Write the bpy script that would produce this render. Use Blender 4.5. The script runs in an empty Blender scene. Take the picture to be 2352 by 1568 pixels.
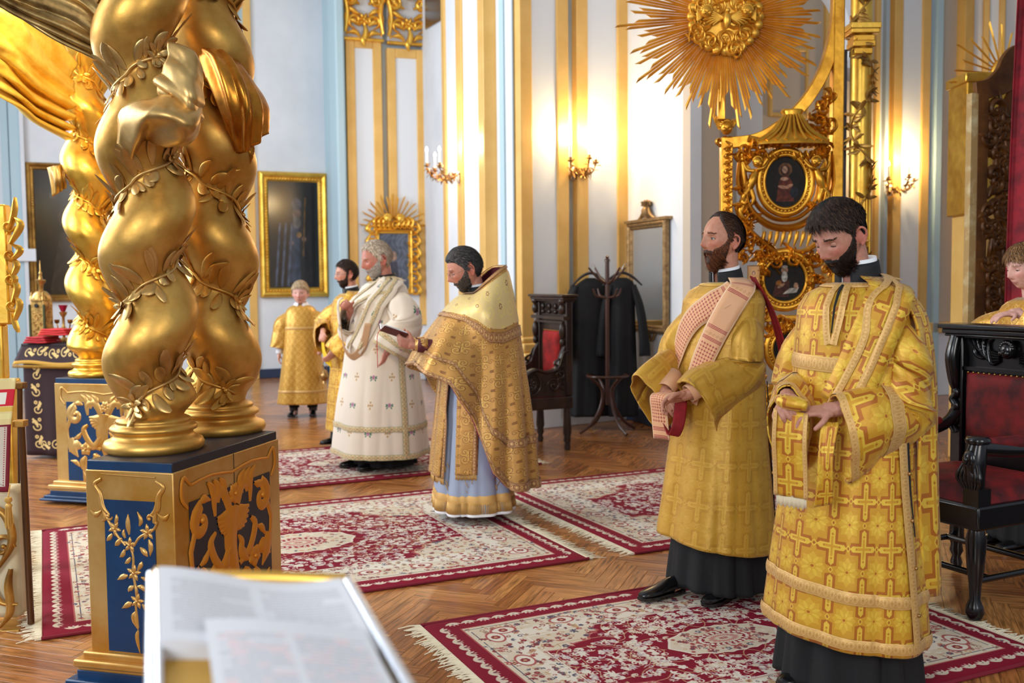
import bpy, math, random
import numpy as np
from mathutils import Vector, Matrix
PI = math.pi
rnd = random.Random(7)
nrs = np.random.RandomState(11)
sc = bpy.context.scene
COL = sc.collection

# ------------------------------------------------------------------ camera
FPX, CX, CY, CAMH = 2287.0, 1176.0, 784.0, 1.55
TH, RHO = math.atan(142 / 2287), 0.0094
cF = np.array([0, math.cos(TH), -math.sin(TH)])
cU0 = np.array([0, math.sin(TH), math.cos(TH)])
cR0 = np.array([1.0, 0, 0])
cR = cR0 * math.cos(RHO) - cU0 * math.sin(RHO)
cU = cU0 * math.cos(RHO) + cR0 * math.sin(RHO)
cam_d = bpy.data.cameras.new('camera')
cam = bpy.data.objects.new('camera', cam_d)
COL.objects.link(cam)
M = Matrix(((cR[0], cU[0], -cF[0], 0), (cR[1], cU[1], -cF[1], 0), (cR[2], cU[2], -cF[2], CAMH), (0, 0, 0, 1)))
cam.matrix_world = M
cam_d.sensor_width = 36
cam_d.lens = 36 * FPX / 2352
cam_d.clip_start = 0.05
cam_d.dof.use_dof = True
cam_d.dof.focus_distance = 4.3
cam_d.dof.aperture_fstop = 2.8
sc.camera = cam

# ------------------------------------------------------------------ world, light, exposure
w = bpy.data.worlds.new('world'); sc.world = w; w.use_nodes = True
bg = w.node_tree.nodes['Background']
bg.inputs[0].default_value = (0.78, 0.87, 1.0, 1)
bg.inputs[1].default_value = 0.42
sc.view_settings.view_transform = 'Standard'
sc.view_settings.look = 'None'
sc.view_settings.gamma = 1
sc.view_settings.use_curve_mapping = False
sc.view_settings.exposure = -0.17
def area(name, loc, target, sx, sy, power, col):
    l = bpy.data.lights.new(name, 'AREA'); l.shape = 'RECTANGLE'; l.size = sx; l.size_y = sy
    l.energy = power; l.color = col
    o = bpy.data.objects.new(name, l); COL.objects.link(o); o.location = loc
    d = Vector(target) - Vector(loc)
    o.rotation_euler = d.to_track_quat('-Z', 'Y').to_euler()
    return o
def point(name, loc, power, col, r=0.06):
    l = bpy.data.lights.new(name, 'POINT'); l.energy = power; l.color = col; l.shadow_soft_size = r
    o = bpy.data.objects.new(name, l); COL.objects.link(o); o.location = loc
    return o
# tall daylight windows of the hall: two in the left wall, two behind the photographer
area('window_light', (-7.5, 4.5, 4.2), (0, 8.0, 1.5), 2.2, 4.5, 520, (0.84, 0.92, 1.0))
area('window_light', (-8.0, 9.5, 4.2), (1.0, 9.0, 2.0), 2.2, 4.5, 520, (0.84, 0.92, 1.0))
area('window_light', (-3.4, -3.6, 4.0), (0, 6, 1.2), 2.0, 4.0, 430, (0.92, 0.96, 1.0))
area('window_light', (3.6, -3.2, 4.0), (1.0, 6, 1.2), 2.0, 4.0, 200, (1.0, 0.96, 0.9))
point('canopy_lamp', (-2.55, 5.7, 3.25), 120, (1.0, 0.84, 0.52), 0.12)

# ------------------------------------------------------------------ projection helpers (photograph pixel -> place in the hall)
def pdir(px, py):
    return cF + cR * ((px - CX) / FPX) + cU * ((CY - py) / FPX)
def at(px, py, y):
    d = pdir(px, py); t = y / d[1]
    return np.array([d[0] * t, y, CAMH + d[2] * t])
def fl(px, py, z=0.0):
    d = pdir(px, py); t = (z - CAMH) / d[2]
    return np.array([d[0] * t, d[1] * t, z])
def hit(px, A, B, py=500):
    """where the line of sight of column px meets the vertical plane through A,B (plan)"""
    d = pdir(px, py); ax, ay = A; bx, by = B
    ux, uy = bx - ax, by - ay
    det = d[0] * (-uy) - d[1] * (-ux)
    t = (ax * (-uy) - ay * (-ux)) / det
    return np.array([d[0] * t, d[1] * t])
def zat(py, P):
    """height at which image row py crosses plan point P"""
    for px in (0,):
        pass
    # solve row for the plan point: direction through P in x
    # x/y ratio fixed -> iterate px
    px = CX + P[0] / P[1] * FPX
    for _ in range(3):
        q = at(px, py, P[1]); px += (P[0] - q[0]) / P[1] * FPX
    return at(px, py, P[1])[2]

# ------------------------------------------------------------------ small maths
def nz(v):
    v = np.asarray(v, float); n = np.linalg.norm(v); return v / n if n > 1e-12 else v
def sstep(a, b, x):
    t = np.clip((np.asarray(x, float) - a) / (b - a), 0, 1); return t * t * (3 - 2 * t)
def cr(pts, n):
    """catmull-rom through the points, n samples"""
    P = np.asarray(pts, float)
    if len(P) == 2:
        t = np.linspace(0, 1, n)[:, None]; return P[0] * (1 - t) + P[1] * t
    P = np.vstack([2 * P[0] - P[1], P, 2 * P[-1] - P[-2]])
    m = len(P) - 3
    s = np.linspace(0, m - 1e-9, n); i = s.astype(int); t = (s - i)[:, None]
    p0, p1, p2, p3 = P[i], P[i + 1], P[i + 2], P[i + 3]
    return 0.5 * (2 * p1 + (p2 - p0) * t + (2 * p0 - 5 * p1 + 4 * p2 - p3) * t ** 2 + (3 * p1 - p0 - 3 * p2 + p3) * t ** 3)
def vnoise(p, seed=0):
    """cheap smooth noise: sum of sines, p (...,3)"""
    r = np.random.RandomState(seed); out = 0
    for k in range(7):
        d = r.normal(size=3) ; out = out + np.sin(p @ d * (1 + k * 0.35) + r.uniform(0, 6.28)) / (1 + k * 0.25)
    return out / 4

# ------------------------------------------------------------------ mesh builder
class MB:
    def __init__(s):
        s.v = []; s.f = []; s.uv = []; s.n = 0; s.hasuv = False
    def add(s, V, F, UV=None):
        V = np.asarray(V, float).reshape(-1, 3); b = s.n
        s.v.append(V); s.n += len(V)
        s.f.extend([tuple(int(i) + b for i in f) for f in F])
        if UV is None: s.uv.append(np.zeros((len(V), 2)))
        else: s.uv.append(np.asarray(UV, float).reshape(-1, 2)); s.hasuv = True
        return s
    def grid(s, P, cu=False, cv=False, uv=None, caps=False):
        P = np.asarray(P, float); m, n = P.shape[:2]
        I = np.arange(m * n).reshape(m, n)
        if cu: I = np.vstack([I, I[:1]])
        if cv: I = np.hstack([I, I[:, :1]])
        a = I[:-1, :-1].ravel(); b = I[:-1, 1:].ravel(); c = I[1:, 1:].ravel(); d = I[1:, :-1].ravel()
        F = list(zip(a.tolist(), b.tolist(), c.tolist(), d.tolist()))
        if caps and cv:
            F.append(tuple(reversed(range(n)))); F.append(tuple(range((m - 1) * n, m * n)))
        s.add(P.reshape(-1, 3), F, None if uv is None else np.asarray(uv).reshape(-1, 2)); return s
    def box(s, c, d, R=None):
        x, y, z = d[0] / 2, d[1] / 2, d[2] / 2
        V = np.array([(-x, -y, -z), (x, -y, -z), (x, y, -z), (-x, y, -z), (-x, -y, z), (x, -y, z), (x, y, z), (-x, y, z)])
        UV = np.array([(-x, -z), (x, -z), (x, -z), (-x, -z), (-x, z), (x, z), (x, z), (-x, z)])
        if R is not None: V = V @ np.asarray(R).T
        s.add(V + np.asarray(c), [(0, 3, 2, 1), (4, 5, 6, 7), (0, 1, 5, 4), (1, 2, 6, 5), (2, 3, 7, 6), (3, 0, 4, 7)], UV); return s
    def tube(s, pts, rad, n=8, caps=True, flat=1.0, up=None):
        P = np.asarray(pts, float); m = len(P)
        r = np.full(m, rad, float) if np.isscalar(rad) else np.interp(np.linspace(0, 1, m), np.linspace(0, 1, len(rad)), rad)
        T = np.gradient(P, axis=0); T /= np.maximum(np.linalg.norm(T, axis=1), 1e-9)[:, None]
        u = np.asarray(up if up is not None else (0, 0, 1), float)
        if abs(T[0] @ u) > 0.95 and up is None: u = np.array([1.0, 0, 0])
        a = np.linspace(0, 2 * PI, n, endpoint=False); G = np.zeros((m, n, 3))
        A = nz(np.cross(T[0], u))
        for i in range(m):
            A = nz(A - T[i] * (A @ T[i])); B = np.cross(T[i], A)
            if up is not None:
                A = nz(np.cross(T[i], u)); B = np.cross(T[i], A)
            G[i] = P[i] + r[i] * (np.cos(a)[:, None] * A + flat * np.sin(a)[:, None] * B)
        L = np.concatenate([[0], np.cumsum(np.linalg.norm(np.diff(P, axis=0), axis=1))])
        uv = np.stack(np.meshgrid(L, a * r.mean(), indexing='ij')[::-1], -1)
        s.grid(G, cv=True, uv=uv, caps=caps); return s
    def lathe(s, prof, c=(0, 0, 0), n=32, R=None):
        prof = np.asarray(prof, float); a = np.linspace(0, 2 * PI, n, endpoint=False)
        G = np.stack([prof[:, 0:1] * np.cos(a), prof[:, 0:1] * np.sin(a), np.repeat(prof[:, 1:2], n, 1)], -1)
        if R is not None: G = G @ np.asarray(R).T
        s.grid(G + np.asarray(c), cv=True, caps=True); return s
    def ell(s, c, r, n=16, m=10, R=None):
        t = np.linspace(0.02, PI - 0.02, m); a = np.linspace(0, 2 * PI, n, endpoint=False)
        G = np.stack([np.outer(np.sin(t), np.cos(a)), np.outer(np.sin(t), np.sin(a)), np.outer(-np.cos(t), np.ones(n))], -1) * np.asarray(r, float)
        if R is not None: G = G @ np.asarray(R).T
        s.grid(G + np.asarray(c), cv=True, caps=True); return s
    def stroke(s, pts, wid, h, fr, n=10, base=-0.001):
        """raised ribbon drawn in the (u,v) plane of frame fr=(O,U,V,N): a carved scroll or leaf"""
        O, U, V, N = [np.asarray(q, float) for q in fr]
        P = cr(pts, n); T = np.gradient(P, axis=0); T /= np.maximum(np.linalg.norm(T, axis=1), 1e-9)[:, None]
        S = np.stack([-T[:, 1], T[:, 0]], -1)
        wv = np.interp(np.linspace(0, 1, n), np.linspace(0, 1, len(wid)), wid)
        hv = h * (0.35 + 0.65 * wv / max(wv.max(), 1e-9))
        cs = [(-1, base, 0), (-0.62, 0, 0.75), (0, 0, 1), (0.62, 0, 0.75), (1, base, 0)]
        G = np.zeros((n, 5, 3))
        for j, (a, b, k) in enumerate(cs):
            q = P + S * (a * wv)[:, None]
            G[:, j] = O + q[:, :1] * U + q[:, 1:] * V + (b + k * hv)[:, None] * N
        s.grid(G); return s
    def flower(s, c, r, h, fr, n=5, ph=0.3):
        for k in range(n):
            a = ph + k * 2 * PI / n; d = np.array([math.cos(a), math.sin(a)]); c = np.asarray(c, float)
            s.stroke([c + d * r * .1, c + d * r * .55, c + d * r], [r * .12, r * .30, r * .02], h, fr, 6)
        O, U, V, N = [np.asarray(q, float) for q in fr]
        s.ell(O + U * c[0] + V * c[1] + N * h * .7, (r * .2, r * .2, r * .2), 8, 6); return s
    def scroll(s, c, r, a0, turns, wid, h, fr, sgn=1, n=22, tail=None):
        """a C or S volute winding in to its centre"""
        t = np.linspace(0, 1, 12); ang = a0 + sgn * turns * 2 * PI * t; rr = r * (1 - t) ** 0.8 + r * .12
        P = [(c[0] + rr[i] * math.cos(ang[i]), c[1] + rr[i] * math.sin(ang[i])) for i in range(12)]
        if tail is not None: P = list(tail) + P
        s.stroke(P, [wid * .35, wid, wid, wid * .8, wid * .6], h, fr, n + (6 if tail else 0)); 
        O, U, V, N = [np.asarray(q, float) for q in fr]
        s.ell(O + U * P[-1][0] + V * P[-1][1] + N * h * .4, (wid, wid, wid), 8, 6); return s
    def mesh(s, name, smooth=None):
        me = bpy.data.meshes.new(name)
        V = np.vstack(s.v) if s.v else np.zeros((0, 3))
        me.from_pydata(V.tolist(), [], s.f)
        if s.hasuv:
            UV = np.vstack(s.uv); lay = me.uv_layers.new(name='UVMap')
            li = np.zeros(len(me.loops), dtype=np.int32); me.loops.foreach_get('vertex_index', li)
            lay.data.foreach_set('uv', UV[li].astype(np.float32).ravel())
        if smooth is not None:
            me.polygons.foreach_set('use_smooth', np.ones(len(me.polygons), dtype=bool))
            if smooth < 180: me.set_sharp_from_angle(angle=math.radians(smooth))
        me.update(); return me

def link(o, parent=None, keep=False):
    COL.objects.link(o)
    if parent is not None:
        o.parent = parent
        if keep: o.matrix_parent_inverse = WM.get(parent.name, Matrix.Identity(4)).inverted()
    return o
WM = {}
def empty(name, loc=(0, 0, 0), rz=0.0, label=None, cat=None, group=None):
    o = bpy.data.objects.new(name, None); o.empty_display_size = 0.1
    o.location = loc; o.rotation_euler = (0, 0, rz); COL.objects.link(o)
    WM[o.name] = Matrix.Translation(Vector(loc)) @ Matrix.Rotation(rz, 4, 'Z')
    tag(o, label, cat, group); return o
def tag(o, label=None, cat=None, group=None, kind=None):
    if label: o['label'] = label
    if cat: o['category'] = cat
    if group: o['group'] = group
    if kind: o['kind'] = kind
    return o
def obj(name, mb, mat, parent=None, smooth=35, keep=True, bevel=None, solid=None, sub=None, **kw):
    """one mesh object; with keep=True its vertices are world coordinates even under a parent"""
    me = mb.mesh(name, smooth) if isinstance(mb, MB) else mb
    if mat is not None and len(me.materials) == 0: me.materials.append(mat)
    o = bpy.data.objects.new(name, me)
    if solid:
        m = o.modifiers.new('solid', 'SOLIDIFY'); m.thickness = solid; m.offset = 0
    if bevel:
        m = o.modifiers.new('bevel', 'BEVEL'); m.width = bevel; m.segments = 2; m.limit_method = 'ANGLE'; m.harden_normals = False
    if sub:
        m = o.modifiers.new('sub', 'SUBSURF'); m.levels = sub; m.render_levels = sub
    link(o, parent, keep); tag(o, **kw); return o

# ------------------------------------------------------------------ materials
def lin(c):
    return tuple(((x / 255) / 12.92 if x / 255 <= 0.04045 else ((x / 255 + 0.055) / 1.055) ** 2.4) for x in c)
class Mat:
    def __init__(s, name, col=(200, 200, 200), rough=0.5, metal=0.0, spec=None, **kw):
        s.m = bpy.data.materials.new(name); s.m.use_nodes = True; s.t = s.m.node_tree
        s.b = s.t.nodes['Principled BSDF']; s.b.inputs['Base Color'].default_value = (*lin(col), 1)
        s.b.inputs['Roughness'].default_value = rough; s.b.inputs['Metallic'].default_value = metal
        if spec is not None: s.b.inputs['Specular IOR Level'].default_value = spec
        for k, v in kw.items(): s.b.inputs[k.replace('_', ' ')].default_value = v
    def n(s, typ, ins=None, **props):
        nd = s.t.nodes.new(typ)
        for k, v in props.items(): setattr(nd, k, v)
        for k, v in (ins or {}).items():
            if isinstance(v, tuple) and len(v) == 2 and hasattr(v[0], 'outputs'): s.t.links.new(v[0].outputs[v[1]], nd.inputs[k])
            elif isinstance(v, bpy.types.Node): s.t.links.new(v.outputs[0], nd.inputs[k])
            else: nd.inputs[k].default_value = v
        return nd
    def to(s, node, out, inp): s.t.links.new(node.outputs[out], s.b.inputs[inp]); return s
    def tc(s, out='Object', scale=1.0, sc3=None):
        t = s.n('ShaderNodeTexCoord'); mp = s.n('ShaderNodeMapping', {'Vector': (t, out)})
        mp.inputs['Scale'].default_value = sc3 or (scale,) * 3; return mp
    def ramp(s, fac, stops):
        r = s.n('ShaderNodeValToRGB', {'Fac': fac}); e = r.color_ramp.elements
        while len(e) < len(stops): e.new(0.5)
        for i, (p, c) in enumerate(stops):
            e[i].position = p; e[i].color = (*lin(c), 1) if len(c) == 3 else c
        return r
    def noisecol(s, c1, c2, scale=6, detail=6, out='Object', sc3=None, lo=0.35, hi=0.65):
        mp = s.tc(out, scale, sc3); nn = s.n('ShaderNodeTexNoise', {'Vector': mp, 'Scale': 1.0, 'Detail': float(detail), 'Roughness': 0.6})
        r = s.ramp((nn, 'Fac'), [(lo, c1), (hi, c2)]); s.to(r, 'Color', 'Base Color'); return nn
    def bump(s, height, strength=0.3, dist=0.01):
        b = s.n('ShaderNodeBump', {'Height': height, 'Strength': strength, 'Distance': dist}); s.to(b, 'Normal', 'Normal'); return b
    def nbump(s, scale=200, strength=0.3, dist=0.002, sc3=None, detail=4, out='Object'):
        mp = s.tc(out, scale, sc3); nn = s.n('ShaderNodeTexNoise', {'Vector': mp, 'Scale': 1.0, 'Detail': float(detail)})
        s.bump((nn, 'Fac'), strength, dist); return nn

def image(name, arr):
    """arr HxWx3 in display values 0..1 computed by this script"""
    h, w_ = arr.shape[:2]
    im = bpy.data.images.new(name, w_, h, alpha=False)
    px = np.ones((h, w_, 4), np.float32); px[..., :3] = np.clip(arr, 0, 1)[::-1]
    im.pixels.foreach_set(px.ravel()); im.update(); im.pack(); return im
def imgmat(name, arr, tile=(1, 1), rough=0.5, metal=0.0, bump=0.0, dist=0.003, ext='REPEAT', out='UV', offset=(0, 0), **kw):
    """tile = real size in metres of one repeat when UVs are metres"""
    m = Mat(name, rough=rough, metal=metal, **kw)
    t = m.n('ShaderNodeTexCoord'); mp = m.n('ShaderNodeMapping', {'Vector': (t, out)})
    mp.inputs['Scale'].default_value = (1 / tile[0], 1 / tile[1], 1); mp.inputs['Location'].default_value = (offset[0], offset[1], 0)
    im = m.n('ShaderNodeTexImage', {'Vector': mp}, extension=ext); im.image = image(name, arr)
    m.to(im, 'Color', 'Base Color')
    if bump: m.bump((im, 'Color'), bump, dist)
    m.im = im; return m

def gilt(name, c1, c2, rough=0.3, crackle=True, metal=0.9, scale=5):
    m = Mat(name, c1, rough, metal)
    m.noisecol(c2, c1, scale, 7, lo=0.3, hi=0.62)
    mp = m.tc('Object', 14); n2 = m.n('ShaderNodeTexNoise', {'Vector': mp, 'Scale': 1.0, 'Detail': 8.0})
    r = m.ramp((n2, 'Fac'), [(0.3, (255 * (rough + .12),) * 3), (0.7, (255 * max(rough - .08, .05),) * 3)])
    rr = m.n('ShaderNodeMapRange', {'Value': (n2, 'Fac'), 'From Min': 0.3, 'From Max': 0.7, 'To Min': rough + .12, 'To Max': max(rough - .07, .08)})
    m.t.links.new(rr.outputs[0], m.b.inputs['Roughness'])
    if crackle: m.bump((n2, 'Fac'), 0.25, 0.006)
    return m.m
GOLD = gilt('gilded_wood', (222, 176, 92), (186, 132, 54), 0.42, metal=.82)
GOLDB = gilt('gilded_bronze_tone', (226, 190, 124), (180, 136, 72), 0.36, metal=0.82)
GOLDY = gilt('gilded_bright', (240, 194, 84), (210, 150, 46), 0.34, metal=.82)
GOLDD = gilt('gilded_aged', (196, 150, 74), (118, 80, 34), 0.42, metal=0.75)
GPAINT = Mat('ochre_wall_paint', (226, 178, 92), 0.42).m
def gp():
    m = Mat('ochre_gilt_paint', (226, 182, 104), 0.45, 0.12); m.noisecol((230, 186, 108), (218, 172, 92), 3, 5); return m.m
OCHRE = gp()
WALLW = Mat('white_plaster', (218, 221, 226), 0.7); WALLW.noisecol((222, 225, 230), (210, 214, 220), 1.2, 5); WALLW = WALLW.m
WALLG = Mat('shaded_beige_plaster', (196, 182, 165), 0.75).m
PBLUE = Mat('pale_blue_plaster', (176, 202, 212), 0.6).m
GBLUE = Mat('grey_blue_plaster', (170, 186, 198), 0.6).m
PANELW = Mat('panel_plaster', (222, 226, 232), 0.6).m
NAVYB = Mat('navy_baseboard', (36, 52, 78), 0.45).m
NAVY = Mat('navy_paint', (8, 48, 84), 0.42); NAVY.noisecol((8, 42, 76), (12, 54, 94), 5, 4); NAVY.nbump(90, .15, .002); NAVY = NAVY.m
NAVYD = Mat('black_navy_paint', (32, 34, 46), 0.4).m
OAK = None
DWOOD = Mat('dark_carved_walnut', (40, 26, 20), 0.32); DWOOD.noisecol((30, 19, 15), (58, 38, 28), 6, 6, sc3=(14, 14, 3)); DWOOD = DWOOD.m
BLACKW = Mat('black_lacquered_wood', (12, 11, 14), 0.22, spec=0.7).m
BENT = Mat('bentwood_brown', (72, 42, 32), 0.28).m
def velvet(name, c1, c2):
    m = Mat(name, c1, 0.75); m.noisecol(c2, c1, 9, 7, lo=.38, hi=.62)
    m.b.inputs['Sheen Weight'].default_value = 0.7; m.b.inputs['Sheen Roughness'].default_value = 0.35
    m.b.inputs['Sheen Tint'].default_value = (*lin(c1), 1); m.nbump(300, .2, .002); return m.m
VELR = velvet('red_velvet', (176, 24, 20), (110, 8, 8))
VELD = velvet('dark_red_velvet', (120, 10, 14), (64, 4, 8))
VELM = velvet('maroon_black_velvet', (40, 12, 18), (24, 8, 12))
BLACKC = Mat('black_wool', (16, 16, 19), 0.85); BLACKC.nbump(400, .3, .002); BLACKC = BLACKC.m
WHITEC = Mat('white_cotton', (236, 238, 242), 0.8).m
CREAM = Mat('cream_cotton_fringe', (226, 216, 190), 0.9).m
# ------------------------------------------------------------------ pattern drawing (numpy canvas, y up, metres)
class Cv:
    def __init__(s, W, H, res, col):
        s.W, s.H, s.res = W, H, res; s.w, s.h = int(round(W * res)), int(round(H * res))
        s.a = np.ones((s.h, s.w, 3)) * np.array(col) / 255
        s.X, s.Y = np.meshgrid((np.arange(s.w) + .5) / res, H - (np.arange(s.h) + .5) / res)
    def win(s, x0, x1, y0, y1):
        i0 = max(int(x0 * s.res) - 1, 0); i1 = min(int(x1 * s.res) + 2, s.w)
        j0 = max(int((s.H - y1) * s.res) - 1, 0); j1 = min(int((s.H - y0) * s.res) + 2, s.h)
        return slice(j0, j1), slice(i0, i1)
    def blend(s, sl, m, col):
        if m.size == 0: return
        m = np.clip(m, 0, 1)[..., None]; s.a[sl] = s.a[sl] * (1 - m) + m * np.array(col) / 255
    def sdf(s, sl, d, col): s.blend(sl, 0.5 - d * s.res, col)
    def disc(s, x, y, r, col, ring=None, sx=1, sy=1, ang=0):
        R = r * max(sx, sy) + (ring or 0); sl = s.win(x - R, x + R, y - R, y + R)
        u = s.X[sl] - x; v = s.Y[sl] - y; c, q = math.cos(ang), math.sin(ang)
        d = np.hypot((u * c + v * q) / sx, (-u * q + v * c) / sy) - r
        if ring: d = np.abs(d) - ring / 2
        s.sdf(sl, d * min(sx, sy), col)
    def line(s, pts, wd, col, smooth=True, taper=None, n=None):
        P = cr(pts, n or max(8, len(pts) * 7)) if smooth and len(pts) > 2 else np.asarray(pts, float)
        for k in range(len(P) - 1):
            a, b = P[k], P[k + 1]; ww = wd if taper is None else wd * (taper[0] + (taper[1] - taper[0]) * k / (len(P) - 1))
            sl = s.win(min(a[0], b[0]) - ww, max(a[0], b[0]) + ww, min(a[1], b[1]) - ww, max(a[1], b[1]) + ww)
            X, Y = s.X[sl], s.Y[sl]; d = b - a; L = d @ d + 1e-12
            t = np.clip(((X - a[0]) * d[0] + (Y - a[1]) * d[1]) / L, 0, 1)
            s.sdf(sl, np.hypot(X - a[0] - t * d[0], Y - a[1] - t * d[1]) - ww / 2, col)
    def leaf(s, x, y, ang, L, wd, col):
        cx_, cy_ = x + math.cos(ang) * L / 2, y + math.sin(ang) * L / 2; sl = s.win(cx_ - L / 2, cx_ + L / 2, cy_ - L / 2, cy_ + L / 2)
        u = s.X[sl] - cx_; v = s.Y[sl] - cy_; c, q = math.cos(ang), math.sin(ang)
        p = (u * c + v * q) / (L / 2); t = -u * q + v * c
        s.sdf(sl, np.where(np.abs(p) < 1, np.abs(t) - wd / 2 * (1 - p * p), 1), col)
    def flower(s, x, y, r, c1, c2, n=6, ph=0.0):
        for k in range(n):
            a = ph + 2 * PI * k / n; s.disc(x + math.cos(a) * r * .6, y + math.sin(a) * r * .6, r * .38, c1)
        s.disc(x, y, r * .38, c2)
    def poly(s, pts, col, ox=0, oy=0):
        P = np.asarray(pts, float) + np.array([ox, oy]); x0, y0 = P.min(0); x1, y1 = P.max(0); sl = s.win(x0, x1, y0, y1)
        X, Y = s.X[sl], s.Y[sl]; ins = np.zeros(X.shape, bool)
        for i in range(len(P)):
            xa, ya = P[i]; xb, yb = P[i - 1]
            if ya == yb: continue
            ins ^= ((Y < ya) != (Y < yb)) & (X < (xb - xa) * (Y - ya) / (yb - ya) + xa)
        s.blend(sl, ins.astype(float), col)
    def spiral(s, x, y, r, a0, turns, wd, col, sg=1):
        t = np.linspace(0, 1, 22); rr = r * (1 - t * .92); a = a0 + sg * turns * 2 * PI * t
        s.line(np.stack([x + rr * np.cos(a), y + rr * np.sin(a)], 1), wd, col, smooth=False)

MDS = 0.42
def rug_image(L, Wd, seed, red=(138, 14, 44), res=420):
    r = np.random.RandomState(seed)
    c = Cv(L / 2, Wd / 2, res, red)      # one quarter, outer corner at (0,0)
    cream, ivory, rose, grey, tan = (226, 212, 190), (238, 230, 216), (182, 96, 92), (92, 92, 112), (206, 170, 130)
    X, Y = c.X, c.Y; e = np.minimum(X, Y); full = (slice(None), slice(None))
    hx, hy = L / 2, Wd / 2
    # outer red border with palmettes
    for k in range(int(hx / .075) + 1):
        for (px, py, a) in ((.13 + k * .075, .075, PI / 2), (.075, .13 + k * .075, 0)):
            if px > hx or py > hy: continue
            for da in (-.9, -.45, 0, .45, .9):
                c.leaf(px - math.cos(a) * .03, py - math.sin(a) * .03, a + da, .05, .015, cream)
            c.disc(px, py, .009, rose); c.leaf(px - math.cos(a) * .012, py - math.sin(a) * .012, a, .02, .008, grey)
            c.leaf(px + math.sin(a) * .02, py + math.cos(a) * .02, a + 1.6, .03, .009, ivory)
    # wide cream border
    b0, b1 = .135, .135 + .135 * Wd
    c.blend(full, ((e > b0)).astype(float), cream)
    c.blend(full, ((e > b0) & (e < b0 + .008)).astype(float), rose)
    c.blend(full, ((e > b1 * .62 + b0 * .38) & (e < b1)).astype(float), ivory)
    c.blend(full, ((e > b0 + .03) & (e < b0 + .034)).astype(float), grey)
    # field: red with scalloped spandrel and medallion
    fx, fy = hx - b1, hy - b1
    u = (X - b1) / fx; v = (Y - b1) / fy           # 0..1 from inner corner to centre
    fld = (e > b1 + .012)
    c.blend(full, fld.astype(float), red)
    sp = np.sqrt(np.maximum(u, 0) ** 2 * 1.2 + np.maximum(v, 0) ** 2 * .9) + .045 * np.abs(np.sin(np.arctan2(v, u + 1e-6) * 7))
    c.blend(full, (fld & (sp < .52)).astype(float), cream)
    c.blend(full, (fld & (np.abs(sp - .52) < .012)).astype(float), rose)
    c.blend(full, (fld & (np.abs(e - b1 - .02) < .004)).astype(float), ivory)
    med = np.hypot((X - hx) / (fx * MDS), (Y - hy) / (fy * MDS)); an = np.arctan2(Y - hy, X - hx)
    md = med + .05 * np.abs(np.sin(an * 8))
    # vines over the red field
    for k in range(46):
        x, y = r.uniform(b1, hx), r.uniform(b1, hy); a = r.uniform(0, 6.28)
        P = [(x, y)]
        for q in range(6):
            a += r.uniform(-.9, 1.3) * (1 if k % 2 else -1) * .6; x += math.cos(a) * .05; y += math.sin(a) * .05; P.append((x, y))
        if min(p[0] for p in P) > b1 and min(p[1] for p in P) > b1: c.line(P, .0045, tan)
    def scatter(n, test, size, cols):
        for k in range(n):
            x, y = r.uniform(b0, hx), r.uniform(b0, hy)
            if not test(x, y): continue
            s_ = size * r.uniform(.6, 1.3); c1 = cols[r.randint(len(cols))]; c2 = cols[r.randint(len(cols))]; t = r.rand()
            if t < .35:
                c.flower(x, y, s_, c1, c2, r.randint(4, 8), r.rand())
            elif t < .75:
                a = r.uniform(0, 6.28)
                for da in (-.8, 0, .8): c.leaf(x, y, a + da, s_ * 1.7, s_ * .55, c1)
            else:
                a = r.uniform(0, 6.28); c.spiral(x, y, s_ * 1.1, a, 1.1, s_ * .28, c1, 1 if r.rand() < .5 else -1)
    spf = lambda x, y: math.hypot(max(x - b1, 0) / fx * 1.1, max(y - b1, 0) / fy * .95)
    medf = lambda x, y: math.hypot((x - hx) / (fx * MDS), (y - hy) / (fy * MDS))
    inb = lambda x, y: min(x, y) > b1 + .01
    scatter(int(900 * L * Wd / 4), lambda x, y: inb(x, y) and spf(x, y) > .55 and medf(x, y) > 1, .017, [cream, ivory, ivory, (206, 190, 190)])
    scatter(int(900 * L * Wd / 4), lambda x, y: not inb(x, y) and min(x, y) > b0 + .02, .013, [rose, tan, grey, (140, 60, 66), (170, 140, 120), ivory])
    scatter(int(700 * L * Wd / 4), lambda x, y: inb(x, y) and spf(x, y) < .5, .014, [rose, tan, grey, (140, 60, 66), ivory])
    # paler cartouches in the border
    for t in np.arange(.3, max(hx, hy), .29):
        for (px, py, sx, sy) in ((t, (b0 + b1) / 2, 1.5, 1), ((b0 + b1) / 2, t, 1, 1.5)):
            if px > hx + .1 or py > hy + .1 or max(px, py) < .3: continue
            c.disc(px, py, .042, rose, sx=sx, sy=sy); c.disc(px, py, .034, ivory, sx=sx, sy=sy); c.flower(px, py, .022, (150, 60, 66), tan, 7)
    # medallion
    c.blend(full, (md < .86).astype(float), cream); c.blend(full, (np.abs(md - .86) < .02).astype(float), ivory)
    scatter(int(700 * L * Wd / 4), lambda x, y: .4 < medf(x, y) < .8, .013, [rose, tan, grey, (140, 60, 66), ivory])
    m2 = med * 2.2 + .1 * np.abs(np.sin(an * 10))
    for rr, cc in ((1.0, rose), (.9, (150, 30, 52)), (.72, cream), (.55, (210, 150, 140)), (.36, cream), (.2, rose), (.1, ivory)):
        c.blend(full, (m2 < rr).astype(float), cc)
    for k in range(26):
        a = k * 2 * PI / 26; c.disc(hx + math.cos(a) * fx * MDS * .36, hy + math.sin(a) * fy * MDS * .36, .009, ivory)
    q = c.a
    q = q * .90
    top = np.concatenate([q[::-1], q], 0)            # mirror up
    return np.concatenate([top, top[:, ::-1]], 1)

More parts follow.
